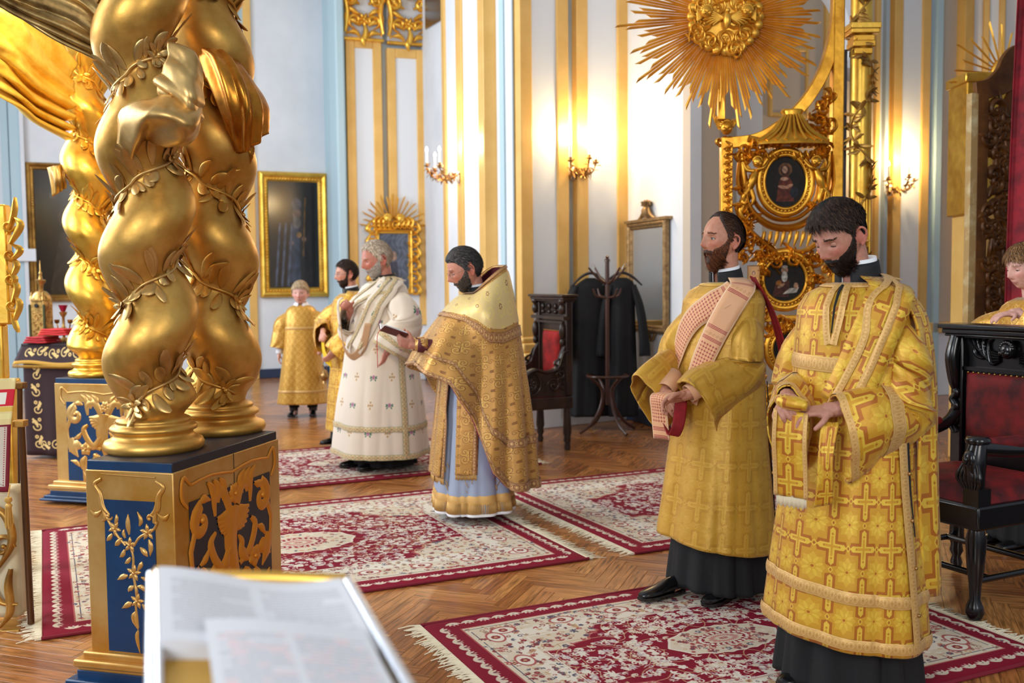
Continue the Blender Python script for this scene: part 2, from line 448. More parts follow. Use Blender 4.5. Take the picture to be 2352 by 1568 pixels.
# ------------------------------------------------------------------ axes of the room, floor of oak herringbone
E1 = nz([0.905, 0.426, 0]); E2 = np.array([-E1[1], E1[0], 0]); ZU = np.array([0, 0, 1.0])
def build_floor():
    m = Mat('oak_parquet', rough=0.2, spec=0.55)
    geo = m.n('ShaderNodeNewGeometry'); oi = m.n('ShaderNodeObjectInfo')
    add = m.n('ShaderNodeMath', {0: (geo, 'Random Per Island'), 1: (oi, 'Random')}, operation='ADD')
    fr = m.n('ShaderNodeMath', {0: add}, operation='FRACT')
    tc = m.n('ShaderNodeTexCoord'); uvn = m.n('ShaderNodeMapping', {'Vector': (tc, 'UV')}); uvn.inputs['Scale'].default_value = (5, 60, 1)
    off = m.n('ShaderNodeCombineXYZ', {0: add}); om = m.n('ShaderNodeVectorMath', {0: off}, operation='SCALE'); om.inputs['Scale'].default_value = 37
    va = m.n('ShaderNodeVectorMath', {0: uvn, 1: om}, operation='ADD')
    gr = m.n('ShaderNodeTexNoise', {'Vector': va, 'Scale': 1.0, 'Detail': 7.0, 'Distortion': 0.6})
    base = m.ramp(fr, [(0, (146, 86, 44)), (0.3, (182, 118, 64)), (0.55, (166, 104, 54)), (0.8, (196, 134, 76)), (1, (156, 94, 48))])
    grain = m.ramp((gr, 'Fac'), [(0.3, (120, 116, 112)), (0.62, (255, 255, 255))])
    mx = m.n('ShaderNodeMix', {'Factor': 0.8}, data_type='RGBA', blend_type='MULTIPLY')
    m.t.links.new(base.outputs[0], mx.inputs['A']); m.t.links.new(grain.outputs[0], mx.inputs['B']); m.t.links.new(mx.outputs['Result'], m.b.inputs['Base Color'])
    m.bump((gr, 'Fac'), 0.12, 0.002)
    rr = m.n('ShaderNodeMapRange', {'Value': (gr, 'Fac'), 'To Min': .16, 'To Max': .32}); m.t.links.new(rr.outputs[0], m.b.inputs['Roughness'])
    sub = Mat('dark_joint_bed', (52, 30, 16), 0.6).m
    fb = MB().box((0, 8, -0.02), (26, 26, 0.03)); fo = obj('floor', fb, sub, kind='structure'); WM[fo.name] = Matrix.Identity(4)
    n, W = 6, 0.072; a = math.radians(45)
    A = E1 * math.cos(a) + E2 * math.sin(a); B = np.array([-A[1], A[0], 0])
    # one plank, top edges eased
    def plankgeo(ax, bx):
        g, h, ch = 0.0006, 0.004, 0.0008; L2, W2 = n * W / 2 - g, W / 2 - g
        V = [(-L2, -W2, 0), (L2, -W2, 0), (L2, W2, 0), (-L2, W2, 0), (-L2, -W2, h - ch), (L2, -W2, h - ch), (L2, W2, h - ch), (-L2, W2, h - ch),
             (-L2 + ch, -W2 + ch, h), (L2 - ch, -W2 + ch, h), (L2 - ch, W2 - ch, h), (-L2 + ch, W2 - ch, h)]
        F = [(0, 1, 5, 4), (1, 2, 6, 5), (2, 3, 7, 6), (3, 0, 4, 7), (4, 5, 9, 8), (5, 6, 10, 9), (6, 7, 11, 10), (7, 4, 8, 11), (8, 9, 10, 11)]
        V = np.array(V); UV = V[:, :2].copy(); return V, F, UV
    V, F, UV = plankgeo(A, B); cand = []
    O = np.array([0.0, 6.0, -0.005])
    for k in range(-160, 160):
        for m_ in range(-14, 15):
            for t in (0, 1):
                if t == 0: u, v = (k + 2 * n * m_ + n / 2) * W, (k + .5) * W
                else: u, v = (k + n + 2 * n * m_ + .5) * W, (k - n + 1 + n / 2) * W
                c = O + A * u + B * v
                if c[1] < 2.2 or c[1] > 17.2 or abs(c[0]) > 0.56 * c[1] + .5: continue
                cand.append((c, t))
    cand.sort(key=lambda q: q[0][0] ** 2 + q[0][1] ** 2)
    vis = []
    rest = MB()
    def covered(c):       # hidden under a rug
        for (o, l, wd) in RUGS:
            d = c - np.array([o[0], o[1], 0]); u, v = d @ E1, d @ E2
            if 0.2 < u < l - .2 and .2 < v < wd - .2: return True
        return False
    me = {}
    for t, (ax, bx) in enumerate(((A, B), (B, -A))):
        mb = MB(); R = np.stack([ax, bx, ZU], 1); mb.add(V @ R.T, F, UV); me[t] = mb.mesh('plank', 20); me[t].materials.append(m.m)
    cnt = 0
    for c, t in cand:
        px = CX + c[0] / c[1] * FPX; py = 642 + FPX * CAMH / c[1]
        infr = -60 < px < 2410 and py < 1640
        if infr and cnt < 300 and not covered(c):
            o = bpy.data.objects.new('plank', me[t]); o.location = c; link(o, fo); cnt += 1
        else:
            ax, bx = ((A, B), (B, -A))[t]; R = np.stack([ax, bx, ZU], 1); rest.add(V @ R.T + c, F, UV)
    obj('far_planks', rest, m.m, fo, smooth=20, kind='stuff')
    fo['label'] = 'glossy oak herringbone parquet floor'
    return fo
# rugs: near-left corner on the floor, length along E1, width along E2
RUGS = [((fl(95, 1470)), 2.74, 2.10), ((fl(1394, 1283) + E1 * .18), 2.80, 2.02), (fl(640, 1125) - E1 * 0.6, 2.8, 1.66), (None, 2.2, 1.5)]
c4 = fl(965, 1440); RUGS[3] = (c4 - E2 * 1.5, 2.2, 1.5)
build_floor()

def build_rug(i, seed, label):
    o, L, Wd = RUGS[i]; o = np.array([o[0], o[1], 0.0]); red = (138, 14, 44)
    root = empty('rug', o, 0, label, 'rug', 'patterned red and ivory rugs')
    th = 0.014
    m = imgmat('rug_pile_%d' % i, rug_image(L, Wd, seed), (L, Wd), 0.85, bump=0.35, dist=0.004, ext='EXTEND', spec=0.2)
    nx, ny = 90, 64
    U, Vv = np.meshgrid(np.linspace(0, L, nx), np.linspace(0, Wd, ny), indexing='ij')
    P = o + U[..., None] * E1 + Vv[..., None] * E2; edge = np.minimum(np.minimum(U, L - U), np.minimum(Vv, Wd - Vv))
    P[..., 2] = .001 + th * sstep(0, .012, edge + .004) + 0.0015 * np.sin(U * 5 + Vv * 3)
    obj('pile', MB().grid(P, uv=np.stack([U, Vv], -1)), m.m, root, smooth=60)
    b = MB()
    for (p, q) in ((o, o + E1 * L), (o + E2 * Wd, o + E2 * Wd + E1 * L)):
        b.tube(np.array([p, q]) + ZU * .008, .008, 8)
    obj('binding', b, Mat('crimson_binding', (120, 10, 36), .8).m, root)
    r = random.Random(seed)
    for side in (0, 1):
        f = MB(); N = int(Wd / .011)
        for k in range(N):
            v = (k + .5) / N * Wd; s0 = o + E2 * v + (E1 * L if side else 0); dr = E1 if side else -E1
            ln = r.uniform(.055, .085) if k % 9 else .1; an = r.uniform(-.5, .5) + .35 * math.sin(v * 9)
            p1 = s0 + dr * ln * .5 + E2 * an * .02; p2 = s0 + dr * ln + E2 * an * .05
            f.tube([s0 + ZU * .010, p1 + ZU * r.uniform(.006, .014), p2 + ZU * .004], [.0035, .003, .0018], 5)
        f.box(o + E2 * Wd / 2 + (E1 * (L + .012) if side else -E1 * .012) + ZU * .005, (.03, Wd, .008), np.stack([E1, E2, ZU], 1))
        obj('fringe', f, CREAM, root, smooth=60, kind='stuff')
build_rug(0, 3, 'wide patterned rug running under the blue and gold pedestal and the reading priest')
build_rug(1, 4, 'patterned rug joining the reading priest rug at its fringe, stretching behind the two deacons')
build_rug(2, 5, 'farthest patterned rug, under the priest in the white flowered robe')
build_rug(3, 6, 'nearest patterned rug, under the two gold robed deacons, fringe facing the book')

# ------------------------------------------------------------------ walls
def P2(px, y): q = at(px, 700, y); return np.array([q[0], q[1]])
WA = (np.array([-9.2, 13.55]), np.array([-3.03, 16.45]))
WP = (P2(792, 15.3), P2(976, 15.7)); WA2 = (np.array([-3.03, 16.45]), WP[0])
WS = (WP[1], P2(1152, 10.45)); WS0 = WS
WCn = (WS[1], P2(1180, 10.25)); WBB = (WCn[1], P2(1432, 11.05)); WCC = (WBB[1], P2(1585, 9.6))
WR = (WCC[1], P2(1650, 9.75)); WX = (WR[1], P2(1652, 11.7)); WD = (WX[1], P2(2197, 13.0)); WE = (WD[1], P2(2700, 12.2))
HGT = 7.6
def wallbox(mb, seg, z0, z1, out=0.0, th=.12, a=0.0, b=0.0):
    A, B = seg; d = nz(B - A); nrm = np.array([d[1], -d[0]])     # towards the camera
    A = A - d * a; B = B + d * b
    q = [A + nrm * out, B + nrm * out, B + nrm * (out - th), A + nrm * (out - th)]
    V = [(*p, z) for z in (z0, z1) for p in q]; L = np.linalg.norm(B - A)
    mb.add(V, [(0, 3, 2, 1), (4, 5, 6, 7), (0, 1, 5, 4), (1, 2, 6, 5), (2, 3, 7, 6), (3, 0, 4, 7)])
def wall(name, segs, mat, z1=HGT):
    mb = MB(); [wallbox(mb, s, -0.02, z1) for s in segs]; return obj(name, mb, mat, kind='structure')
wall('wall_left', [WA], WALLW); wall('wall_corner', [WA2], PBLUE); wall('wall_pier', [WP], GBLUE)
wall('wall_side', [WS], WALLW); wall('wall_back', [WCn, WBB], WALLW); wall('wall_mirror', [WCC], WALLW)
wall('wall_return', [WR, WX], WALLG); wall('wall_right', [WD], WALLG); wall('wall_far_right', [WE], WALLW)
nb = [0]
def trim(seg, px0, px1, z0, z1, out, mat, name='trim', py=400, bevel=.006, th=None):
    A = hit(px0, *seg, py); B = hit(px1, *seg, py); mb = MB(); wallbox(mb, (A, B), z0, z1, out, th or out + .02)
    nb[0] += 1; return obj('%s_%d' % (name, nb[0]), mb, mat, kind='structure', bevel=bevel)
for i, (s, nm) in enumerate(((WA, 'left'), (WP, 'pier'), (WS, 'side'), (WBB, 'back'), (WCC, 'mirror'), (WR, 'return'), (WD, 'right'), (WE, 'far_right'))):
    mb = MB(); wallbox(mb, s, 0, .15, .03, .05); obj('baseboard_' + nm, mb, NAVYB, kind='structure', bevel=.008)
# pilaster: gold frame of four strips round a pale panel
def pilaster(seg, px0, px1, z0, z1, fw, out=.06, pan=PANELW, gold=OCHRE, bot=.14, top=.14):
    A = hit(px0, *seg, 400); B = hit(px1, *seg, 400); d = nz(B - A); L = np.linalg.norm(B - A); w_ = fw * L
    mb = MB()
    wallbox(mb, (A, A + d * w_), z0, z1, out, out + .02); wallbox(mb, (B - d * w_, B), z0, z1, out, out + .02)
    wallbox(mb, (A + d * w_, B - d * w_), z0, z0 + bot, out, out + .02); wallbox(mb, (A + d * w_, B - d * w_), z1 - top, z1, out, out + .02)
    nb[0] += 1; obj('trim_%d' % nb[0], mb, gold, kind='structure', bevel=.01)
    mb = MB(); wallbox(mb, (A + d * w_, B - d * w_), z0 + bot, z1 - top, out - .025, out - .01)
    nb[0] += 1; obj('trim_%d' % nb[0], mb, pan, kind='structure')
zc = zat(95, (WP[0] + WP[1]) / 2)
pilaster(WP, 797, 878, .9, zc, .25, .10); pilaster(WP, 890, 974, .9, zc - .12, .22, .14)
trim(WP, 790, 980, 0, .9, .12, PANELW); trim(WP, 792, 978, .86, .96, .16, OCHRE)
mb = MB()
A0, B0 = hit(757, *WA2, 400), hit(794, *WA2, 400)
for k, (a, b, mt) in enumerate(((757, 768, PBLUE), (768, 776, GBLUE), (776, 794, PBLUE))):
    trim(WA2, a, b, 0, HGT, .02 + .05 * k, mt, bevel=.03)
# strips on wall A seen between and left of the columns
trim(WA, 565, 583, 0, HGT, .05, OCHRE); trim(WA, 545, 566, 0, HGT, .03, PBLUE); trim(WA, 5, 22, 0, HGT, .04, PBLUE); trim(WA, 24, 48, 0, HGT, .07, PBLUE); trim(WA, 48, 58, 0, HGT, .10, WALLW)
trim(WA, 28, 76, 2.0 - .12, 2.0 + .06, .14, PANELW)
# side wall pilasters beside the left sconce
trim(WS, 1026, 1034, .0, HGT, .05, GBLUE)
pilaster(WS, 1034, 1076, .8, HGT, .18, .10); pilaster(WS, 1078, 1142, .8, HGT, .19, .14)
trim(WS, 1034, 1150, 0, .8, .14, PANELW); trim(WS, 1034, 1152, .72, .84, .20, OCHRE)
trim(WCn, 1152, 1162, 0, HGT, .02, PBLUE); trim(WCn, 1162, 1179, 0, HGT, .0, GBLUE)
pilaster(WBB, 1182, 1292, .95, HGT, .24, .12); pilaster(WBB, 1311, 1428, .95, HGT, .21, .12)
trim(WBB, 1291, 1312, .8, HGT, .03, GBLUE)
trim(WBB, 1180, 1430, 0, .74, .13, PANELW); trim(WBB, 1178, 1431, .74, .80, .20, OCHRE, bevel=.02); trim(WBB, 1179, 1430, .80, .9, .165, OCHRE, bevel=.02); trim(WBB, 1180, 1430, .9, .96, .14, OCHRE, bevel=.02)
trim(WD, 1683, 1742, 0, HGT, .08, WALLW)
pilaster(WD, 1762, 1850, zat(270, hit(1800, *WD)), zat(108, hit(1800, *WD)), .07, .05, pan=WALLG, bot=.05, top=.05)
trim(WD, 1888, 1900, 0, HGT, .05, OCHRE)
pilaster(WD, 2004, 2036, .9, HGT, .3, .05); pilaster(WD, 2036, 2118, .9, HGT, .23, .12, pan=PANELW)
trim(WD, 2020, 2028, .9, HGT, .09, GBLUE); trim(WD, 2120, 2132, 0, HGT, .08, GBLUE); trim(WD, 2132, 2146, 0, HGT, .12, PBLUE)
trim(WD, 2000, 2198, 0, .9, .05, PANELW); trim(WD, 2000, 2198, .82, .95, .12, OCHRE)
trim(WD, 2192, 2212, 0, HGT, .14, OCHRE); pilaster(WE, 2250, 2300, .9, HGT, .3, .1)
trim(WE, 2342, 2400, .9, HGT, .1, OCHRE)
# dark slab standing for the unlit balcony opening high in the side wall
mb = MB(); A, B = hit(979, *WS, 40), hit(1015, *WS, 40); d = nz(B - A); nn_ = np.array([d[1], -d[0]])
zb = zat(68, A)
V = [(*(A + nn_ * .02), zb), (*(B + nn_ * .02), zat(30, B) - .1), (*(B + nn_ * .02), zb + 1.6), (*(A + nn_ * .02), zb + 1.6)]
V += [(v[0] - nn_[0] * .1, v[1] - nn_[1] * .1, v[2]) for v in V]
mb.add(V, [(0, 1, 2, 3), (7, 6, 5, 4), (0, 4, 5, 1), (1, 5, 6, 2), (2, 6, 7, 3), (3, 7, 4, 0)])
obj('balcony_opening_1', mb, Mat('opening_darkness', (40, 42, 46), .2).m, kind='structure')
# ceiling above the frame
obj('ceiling', MB().box((1, 12, HGT + .05), (22, 14, .1)), WALLW, kind='structure')
# ------------------------------------------------------------------ pedestals of the gilded canopy
zP = 0.885
pA, pB, pC = fl(200, 1056, zP), fl(385, 1069, zP), fl(632, 992, zP)
V1 = nz(np.array([*(pC - pB)[:2], 0])); U1 = np.array([V1[1], -V1[0], 0])
LONG, SHORT = 0.80, 0.365
def orn_short(mb, fr):
    S = .365 / 525
    q = lambda x, y: ((x - 378) * S, (-(y - 840)) * S * 1.02)
    for (x, y, r) in ((285, 612, 40), (488, 622, 44), (376, 695, 42), (396, 845, 44), (411, 995, 42)):
        mb.flower(q(x, y), r * S * 1.05, .006, fr, 5, x)
    stems = [[(225, 540), (255, 585), (300, 650), (350, 700)], [(550, 560), (520, 610), (440, 650), (400, 700)], [(376, 700), (395, 760), (390, 840), (400, 900), (411, 990)], [(400, 1010), (405, 1080), (410, 1140)]]
    for s_ in stems: mb.stroke([q(*p) for p in s_], [.004, .006, .005], .005, fr, 14)
    leaves = [((375, 640), (368, 585), (372, 530), 16), ((440, 590), (450, 560), (430, 515), 13), ((290, 590), (300, 560), (300, 535), 12), ((270, 640), (250, 665), (235, 682), 14), ((330, 660), (300, 690), (285, 705), 16),
              ((440, 705), (465, 730), (485, 752), 17), ((495, 660), (505, 700), (500, 748), 16), ((345, 720), (330, 750), (312, 765), 14), ((380, 760), (360, 785), (342, 797), 13),
              ((360, 860), (325, 870), (292, 888), 16), ((420, 830), (440, 800), (448, 780), 14), ((440, 865), (470, 875), (478, 885), 12), ((395, 915), (370, 930), (358, 948), 15), ((415, 915), (445, 920), (460, 940), 15),
              ((380, 1005), (350, 1020), (315, 1040), 17), ((440, 1010), (470, 1035), (492, 1052), 17), ((411, 960), (408, 935), (405, 905), 10), ((400, 1050), (390, 1090), (412, 1150), 24), ((412, 1150), (402, 1190), (418, 1275), 13), ((350, 660), (340, 635), (345, 612), 10)]
    for a, b, c, wd in leaves: mb.stroke([q(*a), q(*b), q(*c)], [.003, wd * S, wd * S * .9, .001], .007, fr, 9)
    for sg in (-1, 1):      # scrolled corners of the field
        x0 = 378 + sg * 165
        f = lambda x, y: q(378 + sg * (x - 378), y)
        mb.stroke([f(545, 350), f(590, 380), f(560, 430), f(545, 500), f(500, 540)], [.006, .008, .010, .014, .004], .006, fr, 16)
        mb.scroll(f(505, 548), .014, 0, .8, .006, .006, fr, sg)
        mb.stroke([f(550, 520), f(590, 545), f(620, 520)], [.002, .012, .002], .006, fr, 8)
        mb.stroke([f(545, 500), f(530, 560), f(550, 575)], [.004, .010, .002], .006, fr, 8)
    mb.stroke([q(210, 322), q(378, 326), q(545, 330)], [.002, .002], .004, fr, 4)
class Fat(MB):
    def stroke(s, pts, wid, h, fr, n=10, base=-0.001): return MB.stroke(s, pts, [w * 1.9 + .002 for w in wid], h, fr, n, base)
def orn_long(mb0, fr, w=.80):
    mb = Fat()
    # big acanthus composition in a field of about 0.60 x 0.56
    S = 1.0
    def q(x, y): return ((x - .5) * .62, (.5 - y) * .60)
    mb.flower(q(.52, .12), .045, .008, fr, 7)
    for k, a in enumerate(np.linspace(.15, 1.25, 7)):        # shell plume
        for sg in (-1, 1):
            d = np.array([sg * math.sin(a), -math.cos(a)]); c = np.array(q(.5, .22)); L = .13 - .03 * abs(a - .6)
            mb.stroke([c, c + d * L * .6, c + d * L + np.array([sg * .02, .02])], [.008, .014, .003], .007, fr, 8)
    mb.stroke([q(.5, .2), q(.46, .45), q(.52, .7), q(.5, .98)], [.03, .026, .015, .002], .008, fr, 16)
    for sg in (-1, 1):
        f = lambda x, y: q(.5 + sg * (x - .5), y)
        mb.scroll(f(.88, .22), .055, PI / 2 if sg > 0 else PI / 2, 1.0, .013, .008, fr, -sg, tail=[f(.97, .55), f(1.0, .38)])
        mb.stroke([f(.97, .5), f(.93, .62), f(.86, .72)], [.016, .020, .001], .008, fr, 10)
        mb.stroke([f(.55, .2), f(.62, .08), f(.72, .1), f(.72, .22)], [.012, .014, .012, .004], .007, fr, 14)
        mb.stroke([f(.56, .62), f(.7, .55), f(.78, .4), f(.72, .33)], [.006, .011, .012, .004], .007, fr, 16)
        mb.flower(f(.76, .62), .05, .008, fr, 5, sg)
        for (a, b, c, wd) in ((((.8, .6), (.9, .58), (.98, .66), .02)), (((.76, .7), (.8, .8), (.76, .9), .018)), (((.68, .62), (.6, .55), (.58, .45), .016)), (((.66, .68), (.6, .74), (.64, .84), .015))):
            mb.stroke([f(*a), f(*b), f(*c)], [.004, wd, wd * .8, .001], .008, fr, 9)
        mb.scroll(f(.66, .88), .045, PI if sg > 0 else 0, .9, .012, .008, fr, sg, tail=[f(.5, .78), f(.58, .74)])
        for t in (0, 1, 2): mb.stroke([f(.62 + t * .06, .14), f(.6 + t * .07, .04), f(.66 + t * .07, -.02)], [.004, .012, .001], .006, fr, 8)
        mb.stroke([f(.5, -.03), f(.75, -.06), f(.98, -.04)], [.002, .002], .004, fr, 5)
        mb.stroke([f(.98, -.04), f(1.06, -.1), f(1.08, .02), f(1.02, .1)], [.002, .004, .005, .002], .004, fr, 12)
    mb.flower(q(.5, .93), .05, .008, fr, 5)
    for sg in (-1, 1):
        f = lambda x, y: q(.5 + sg * (x - .5), y)
        for (x, y, a) in ((.62, .30, 1), (.58, .48, 2), (.86, .46, 2.5), (.9, .8, .5), (.8, .95, 1.5), (.6, .98, 2), (.84, .1, 0), (.66, .72, 2.2)):
            c = np.array(f(x, y)); d = np.array([math.cos(a) * sg, math.sin(a)]); mb.stroke([c - d * .04, c + [d[1] * .012, -d[0] * .012], c + d * .045], [.002, .010, .001], .008, fr, 8)
    mb0.add(np.vstack(mb.v), mb.f)
def pedestal(corner, U, V, lu, lv, label, field_u, field_v, ou, ov):
    """corner = near corner (lowest u,v) of the cap; U,V plan axes; visible faces: -V side (u face) and +U side (v face)"""
    c = corner + U * lu / 2 + V * lv / 2; c = np.array([c[0], c[1], 0]); R = np.stack([U, V, ZU], 1)
    root = empty('pedestal', c, 0, label, 'pedestal', 'blue and gold canopy pedestals')
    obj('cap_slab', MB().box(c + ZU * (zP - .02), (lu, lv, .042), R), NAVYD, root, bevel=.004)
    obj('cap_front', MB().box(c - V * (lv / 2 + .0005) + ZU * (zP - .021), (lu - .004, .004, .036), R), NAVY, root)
    obj('body', MB().box(c + ZU * .50, (lu + .012, lv + .012, .70), R), GOLDP, root, bevel=.004)
    mb = MB()
    for i, (z, ex, h) in enumerate(((.14, .03, .03), (.115, .055, .03), (.095, .045, .02))): mb.box(c + ZU * z, (lu + ex * 2, lv + ex * 2, h), R)
    obj('gold_moulding', mb, GOLDP, root, bevel=.008)
    mb = MB()
    for z, ex, h in ((.07, .045, .04), (.043, .075, .03), (.031, .095, .016)): mb.box(c + ZU * z, (lu + ex * 2, lv + ex * 2, h), R)
    obj('plinth', mb, NAVY, root, bevel=.006)
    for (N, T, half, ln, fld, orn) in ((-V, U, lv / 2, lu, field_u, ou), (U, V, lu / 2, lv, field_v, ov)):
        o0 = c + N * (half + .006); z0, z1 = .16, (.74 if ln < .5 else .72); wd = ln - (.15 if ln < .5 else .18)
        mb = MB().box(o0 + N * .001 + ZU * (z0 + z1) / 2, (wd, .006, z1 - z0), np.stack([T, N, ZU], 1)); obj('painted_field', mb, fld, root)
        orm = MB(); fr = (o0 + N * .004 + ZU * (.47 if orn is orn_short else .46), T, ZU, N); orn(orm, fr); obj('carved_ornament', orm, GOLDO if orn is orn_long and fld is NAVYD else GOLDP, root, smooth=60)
    if lv > lu:
        obj('door_joint', MB().box(c + U * (lu / 2 + .0065) + V * .02 + ZU * .5, (.002, .003, .70), R), Mat('dark_joint', (40, 24, 14), .8).m, root)
    return root
gm = Mat('pedestal_gilding', (206, 160, 84), .36, .55); gm.noisecol((216, 176, 108), (190, 128, 36), 2.2, 6, lo=.38, hi=.62); gm.nbump(60, .1, .002); GOLDP = gm.m
GOLDO = Mat('orange_gilding', (214, 136, 36), .4, .35).m
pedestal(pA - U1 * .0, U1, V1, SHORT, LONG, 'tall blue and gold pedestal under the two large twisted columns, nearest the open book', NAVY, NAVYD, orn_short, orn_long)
pA2 = fl(127, 868, zP)
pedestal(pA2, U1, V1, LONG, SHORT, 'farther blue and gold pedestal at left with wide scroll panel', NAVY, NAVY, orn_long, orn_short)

# ------------------------------------------------------------------ twisted columns
def csurf(c, r0, A, P, hand, ph, taper=0.0):
    def R(phi, z):
        g = ph + hand * 2 * PI * z / P
        u = phi - g
        sh = np.sqrt(np.sin(u / 2) ** 2 + .012) * 2 - 1
        return (r0 + A * sh) 
    def pt(phi, z, off=0.0):
        phi = np.asarray(phi, float); z = np.asarray(z, float); r = R(phi, z) + off
        g = ph + hand * 2 * PI * z / P + PI
        return np.stack([c[0] + r * np.cos(phi) + A * .35 * np.cos(g), c[1] + r * np.sin(phi) + A * .35 * np.sin(g), z + 0 * r], -1)
    return R, pt
def surf_leaf(mb, pt, phi, z, r, ang, L, wd, curl, off=.004):
    n = 9; t = np.linspace(0, 1, n); dirx = math.cos(ang); dirz = math.sin(ang); bend = rnd.uniform(-.7, .7)
    a = ang + bend * t; sx = np.cumsum(np.cos(a)) * L / n; sz = np.cumsum(np.sin(a)) * L / n
    G = np.zeros((n, 5, 3)); wv = wd * np.sin(np.clip(t * .90 + .06, 0, 1) * PI) ** .6
    for j, (k, h) in enumerate(((-1, -.3), (-.55, .25), (0, -.05), (.55, .25), (1, -.3))):
        ph = phi + (sx - np.sin(a) * k * wv) / r; zz = z + sz + np.cos(a) * k * wv
        G[:, j] = pt(ph, zz, off + curl * t ** 2.2 + h * wv * .7 + .006 * np.sin(t * PI))
    mb.grid(G)
def column(c, z0, z1, r0, A, P, hand, ph, label, mat, leafmat, many=True, seed=1):
    global rnd; rnd = random.Random(seed)
    root = empty('twisted_column', (c[0], c[1], z0), 0, label, 'column', 'gilded twisted columns of the canopy')
    R, pt = csurf(c, r0, A, P, hand, ph)
    zb = z0 + .125; nzs = int((z1 - zb) / .012); Z = np.linspace(zb, z1, nzs); PH = np.linspace(0, 2 * PI, 72, endpoint=False)
    PP, ZZ = np.meshgrid(PH, Z); G = pt(PP, ZZ)
    f = sstep(0, .10, Z - zb)[:, None, None]; cc = np.zeros_like(G); cc[..., 0] = c[0] + .8 * r0 * np.cos(PP); cc[..., 1] = c[1] + .8 * r0 * np.sin(PP); cc[..., 2] = ZZ
    G = G * f + cc * (1 - f)
    obj('shaft', MB().grid(G, cv=True, caps=True), mat, root, smooth=180)
    s = r0 / .15
    prof = [(0, 0), (.196, 0), (.206, .012), (.208, .026), (.200, .042), (.178, .05), (.166, .058), (.160, .068), (.166, .076), (.178, .082), (.180, .092), (.172, .101), (.158, .105), (.15, .112), (.156, .118), (.15, .127), (.12, .14), (0, .14)]
    obj('base_moulding', MB().lathe([(a * s, b) for a, b in prof], (c[0], c[1], z0), 48), mat, root, smooth=180)
    # vine in the groove
    n = int((z1 - zb - .03) / .006); zz = np.linspace(zb + .05, z1, n); ph_ = ph + hand * 2 * PI * zz / P + .12 * np.sin(zz * 60)
    vb = MB(); vb.tube(pt(ph_, zz, .012), .0065 * s, 6); obj('vine_stem', vb, leafmat, root, smooth=180)
    step = .024 if many else .042; zc_ = zb + .07; k = 0; lump = MB()
    while zc_ < z1 - .05:
        g = ph + hand * 2 * PI * zc_ / P
        front = math.sin(g) < .45
        if front:
            cl = (k % 4 == 0)
            for up in (1, -1):
                for q in range(2 if cl else 1):
                    mb = MB(); base = (PI / 2 if up > 0 else -PI / 2) + rnd.uniform(-.9, .9)
                    L = rnd.uniform(.075, .14) * (1.0 if up > 0 else .7); surf_leaf(mb if many else lump, pt, g + rnd.uniform(-.05, .05), zc_, r0, base, L * s, rnd.uniform(.015, .025) * s, rnd.uniform(.008, .030))
                    if many: obj('leaf', mb, leafmat, root, smooth=180)
            if k % 8 == 0:   # blossom
                mb = MB() if many else lump
                for q in range(6): surf_leaf(mb, pt, g, zc_, r0, q * PI / 3 + .3, .055 * s, .012 * s, .02, .010)
                mb.ell(pt(g, zc_, .02), (.011 * s,) * 3, 8, 6)
                if many: obj('flower', mb, leafmat, root, smooth=180)
        zc_ += step; k += 1
    if not many: obj('leafwork', lump, leafmat, root, smooth=180)
    return pt
def mid(px, y_): return fl(px, y_, zP)
c1 = mid(355, 1031); c2 = mid(503, 990)
Pm = .42
# the groove passes the left edge of the near column at height 1.16
column(c1, zP, 3.25, .140, .034, Pm, 1, PI - 2 * PI * 1.0 / Pm, 'nearest gilded twisted column, left one of the pair on the near pedestal', GOLD, GOLDB, True, 3)
column(c2, zP, 3.25, .148, .034, .43, -1, 0 + 2 * PI * 1.44 / .43, 'gilded twisted column behind the nearest one, on the same near pedestal', GOLD, GOLD, True, 5)
c3 = pA2 + U1 * .20 + V1 * .19; c4_ = pA2 + U1 * .62 + V1 * .19
column(c3, zP, 3.25, .140, .040, .44, -1, PI + 2 * PI * 1.36 / .44, 'bright yellow gilded twisted column at left on the farther pedestal', GOLDY, GOLDY, True, 8)
column(c4_, zP, 3.25, .140, .040, .44, 1, 0.4, 'gilded twisted column half hidden behind the nearest column, on the farther pedestal', GOLDY, GOLDY, False, 9)

# ------------------------------------------------------------------ gilded carved drapery
def patch(rows, nu, nv, fold=0.0, nf=5, seed=0, wave=None):
    """rows: list of control polylines (each list of 3D points); lofted smoothly; folds run along v"""
    C = np.array([cr(r, nv) for r in rows]); G = np.zeros((nu, nv, 3))
    for j in range(nv): G[:, j] = cr(C[:, j], nu)
    if fold:
        du = np.gradient(G, axis=0); dv = np.gradient(G, axis=1); N = np.cross(du, dv); N /= np.maximum(np.linalg.norm(N, axis=-1), 1e-9)[..., None]
        u = np.linspace(0, 1, nu)[:, None]; v = np.linspace(0, 1, nv)[None]
        ph = np.random.RandomState(seed).uniform(0, 6, 4)
        wv = np.abs(np.sin((u * nf + .35 * np.sin(v * 3 + ph[0])) * PI + ph[1])) - .5 + .3 * np.sin(u * nf * 2.3 * PI + ph[2] + v * 2)
        fs = 1.0 if wave is None else wave(u, v)
        G = G + N * (fold * wv * fs)[..., None]
    u = np.linspace(0, 1, nu)[:, None]; v = np.linspace(0, 1, nv)[None]
    UV = np.stack(np.broadcast_arrays(u, v), -1)
    return G, UV
gd = Mat('gilded_drapery', (240, 200, 100), .38, .7); gd.noisecol((244, 206, 104), (214, 166, 66), 5, 6)
mpp = gd.tc('Object', 13); vo = gd.n('ShaderNodeTexVoronoi', {'Vector': mpp, 'Scale': 1.0}, feature='DISTANCE_TO_EDGE')
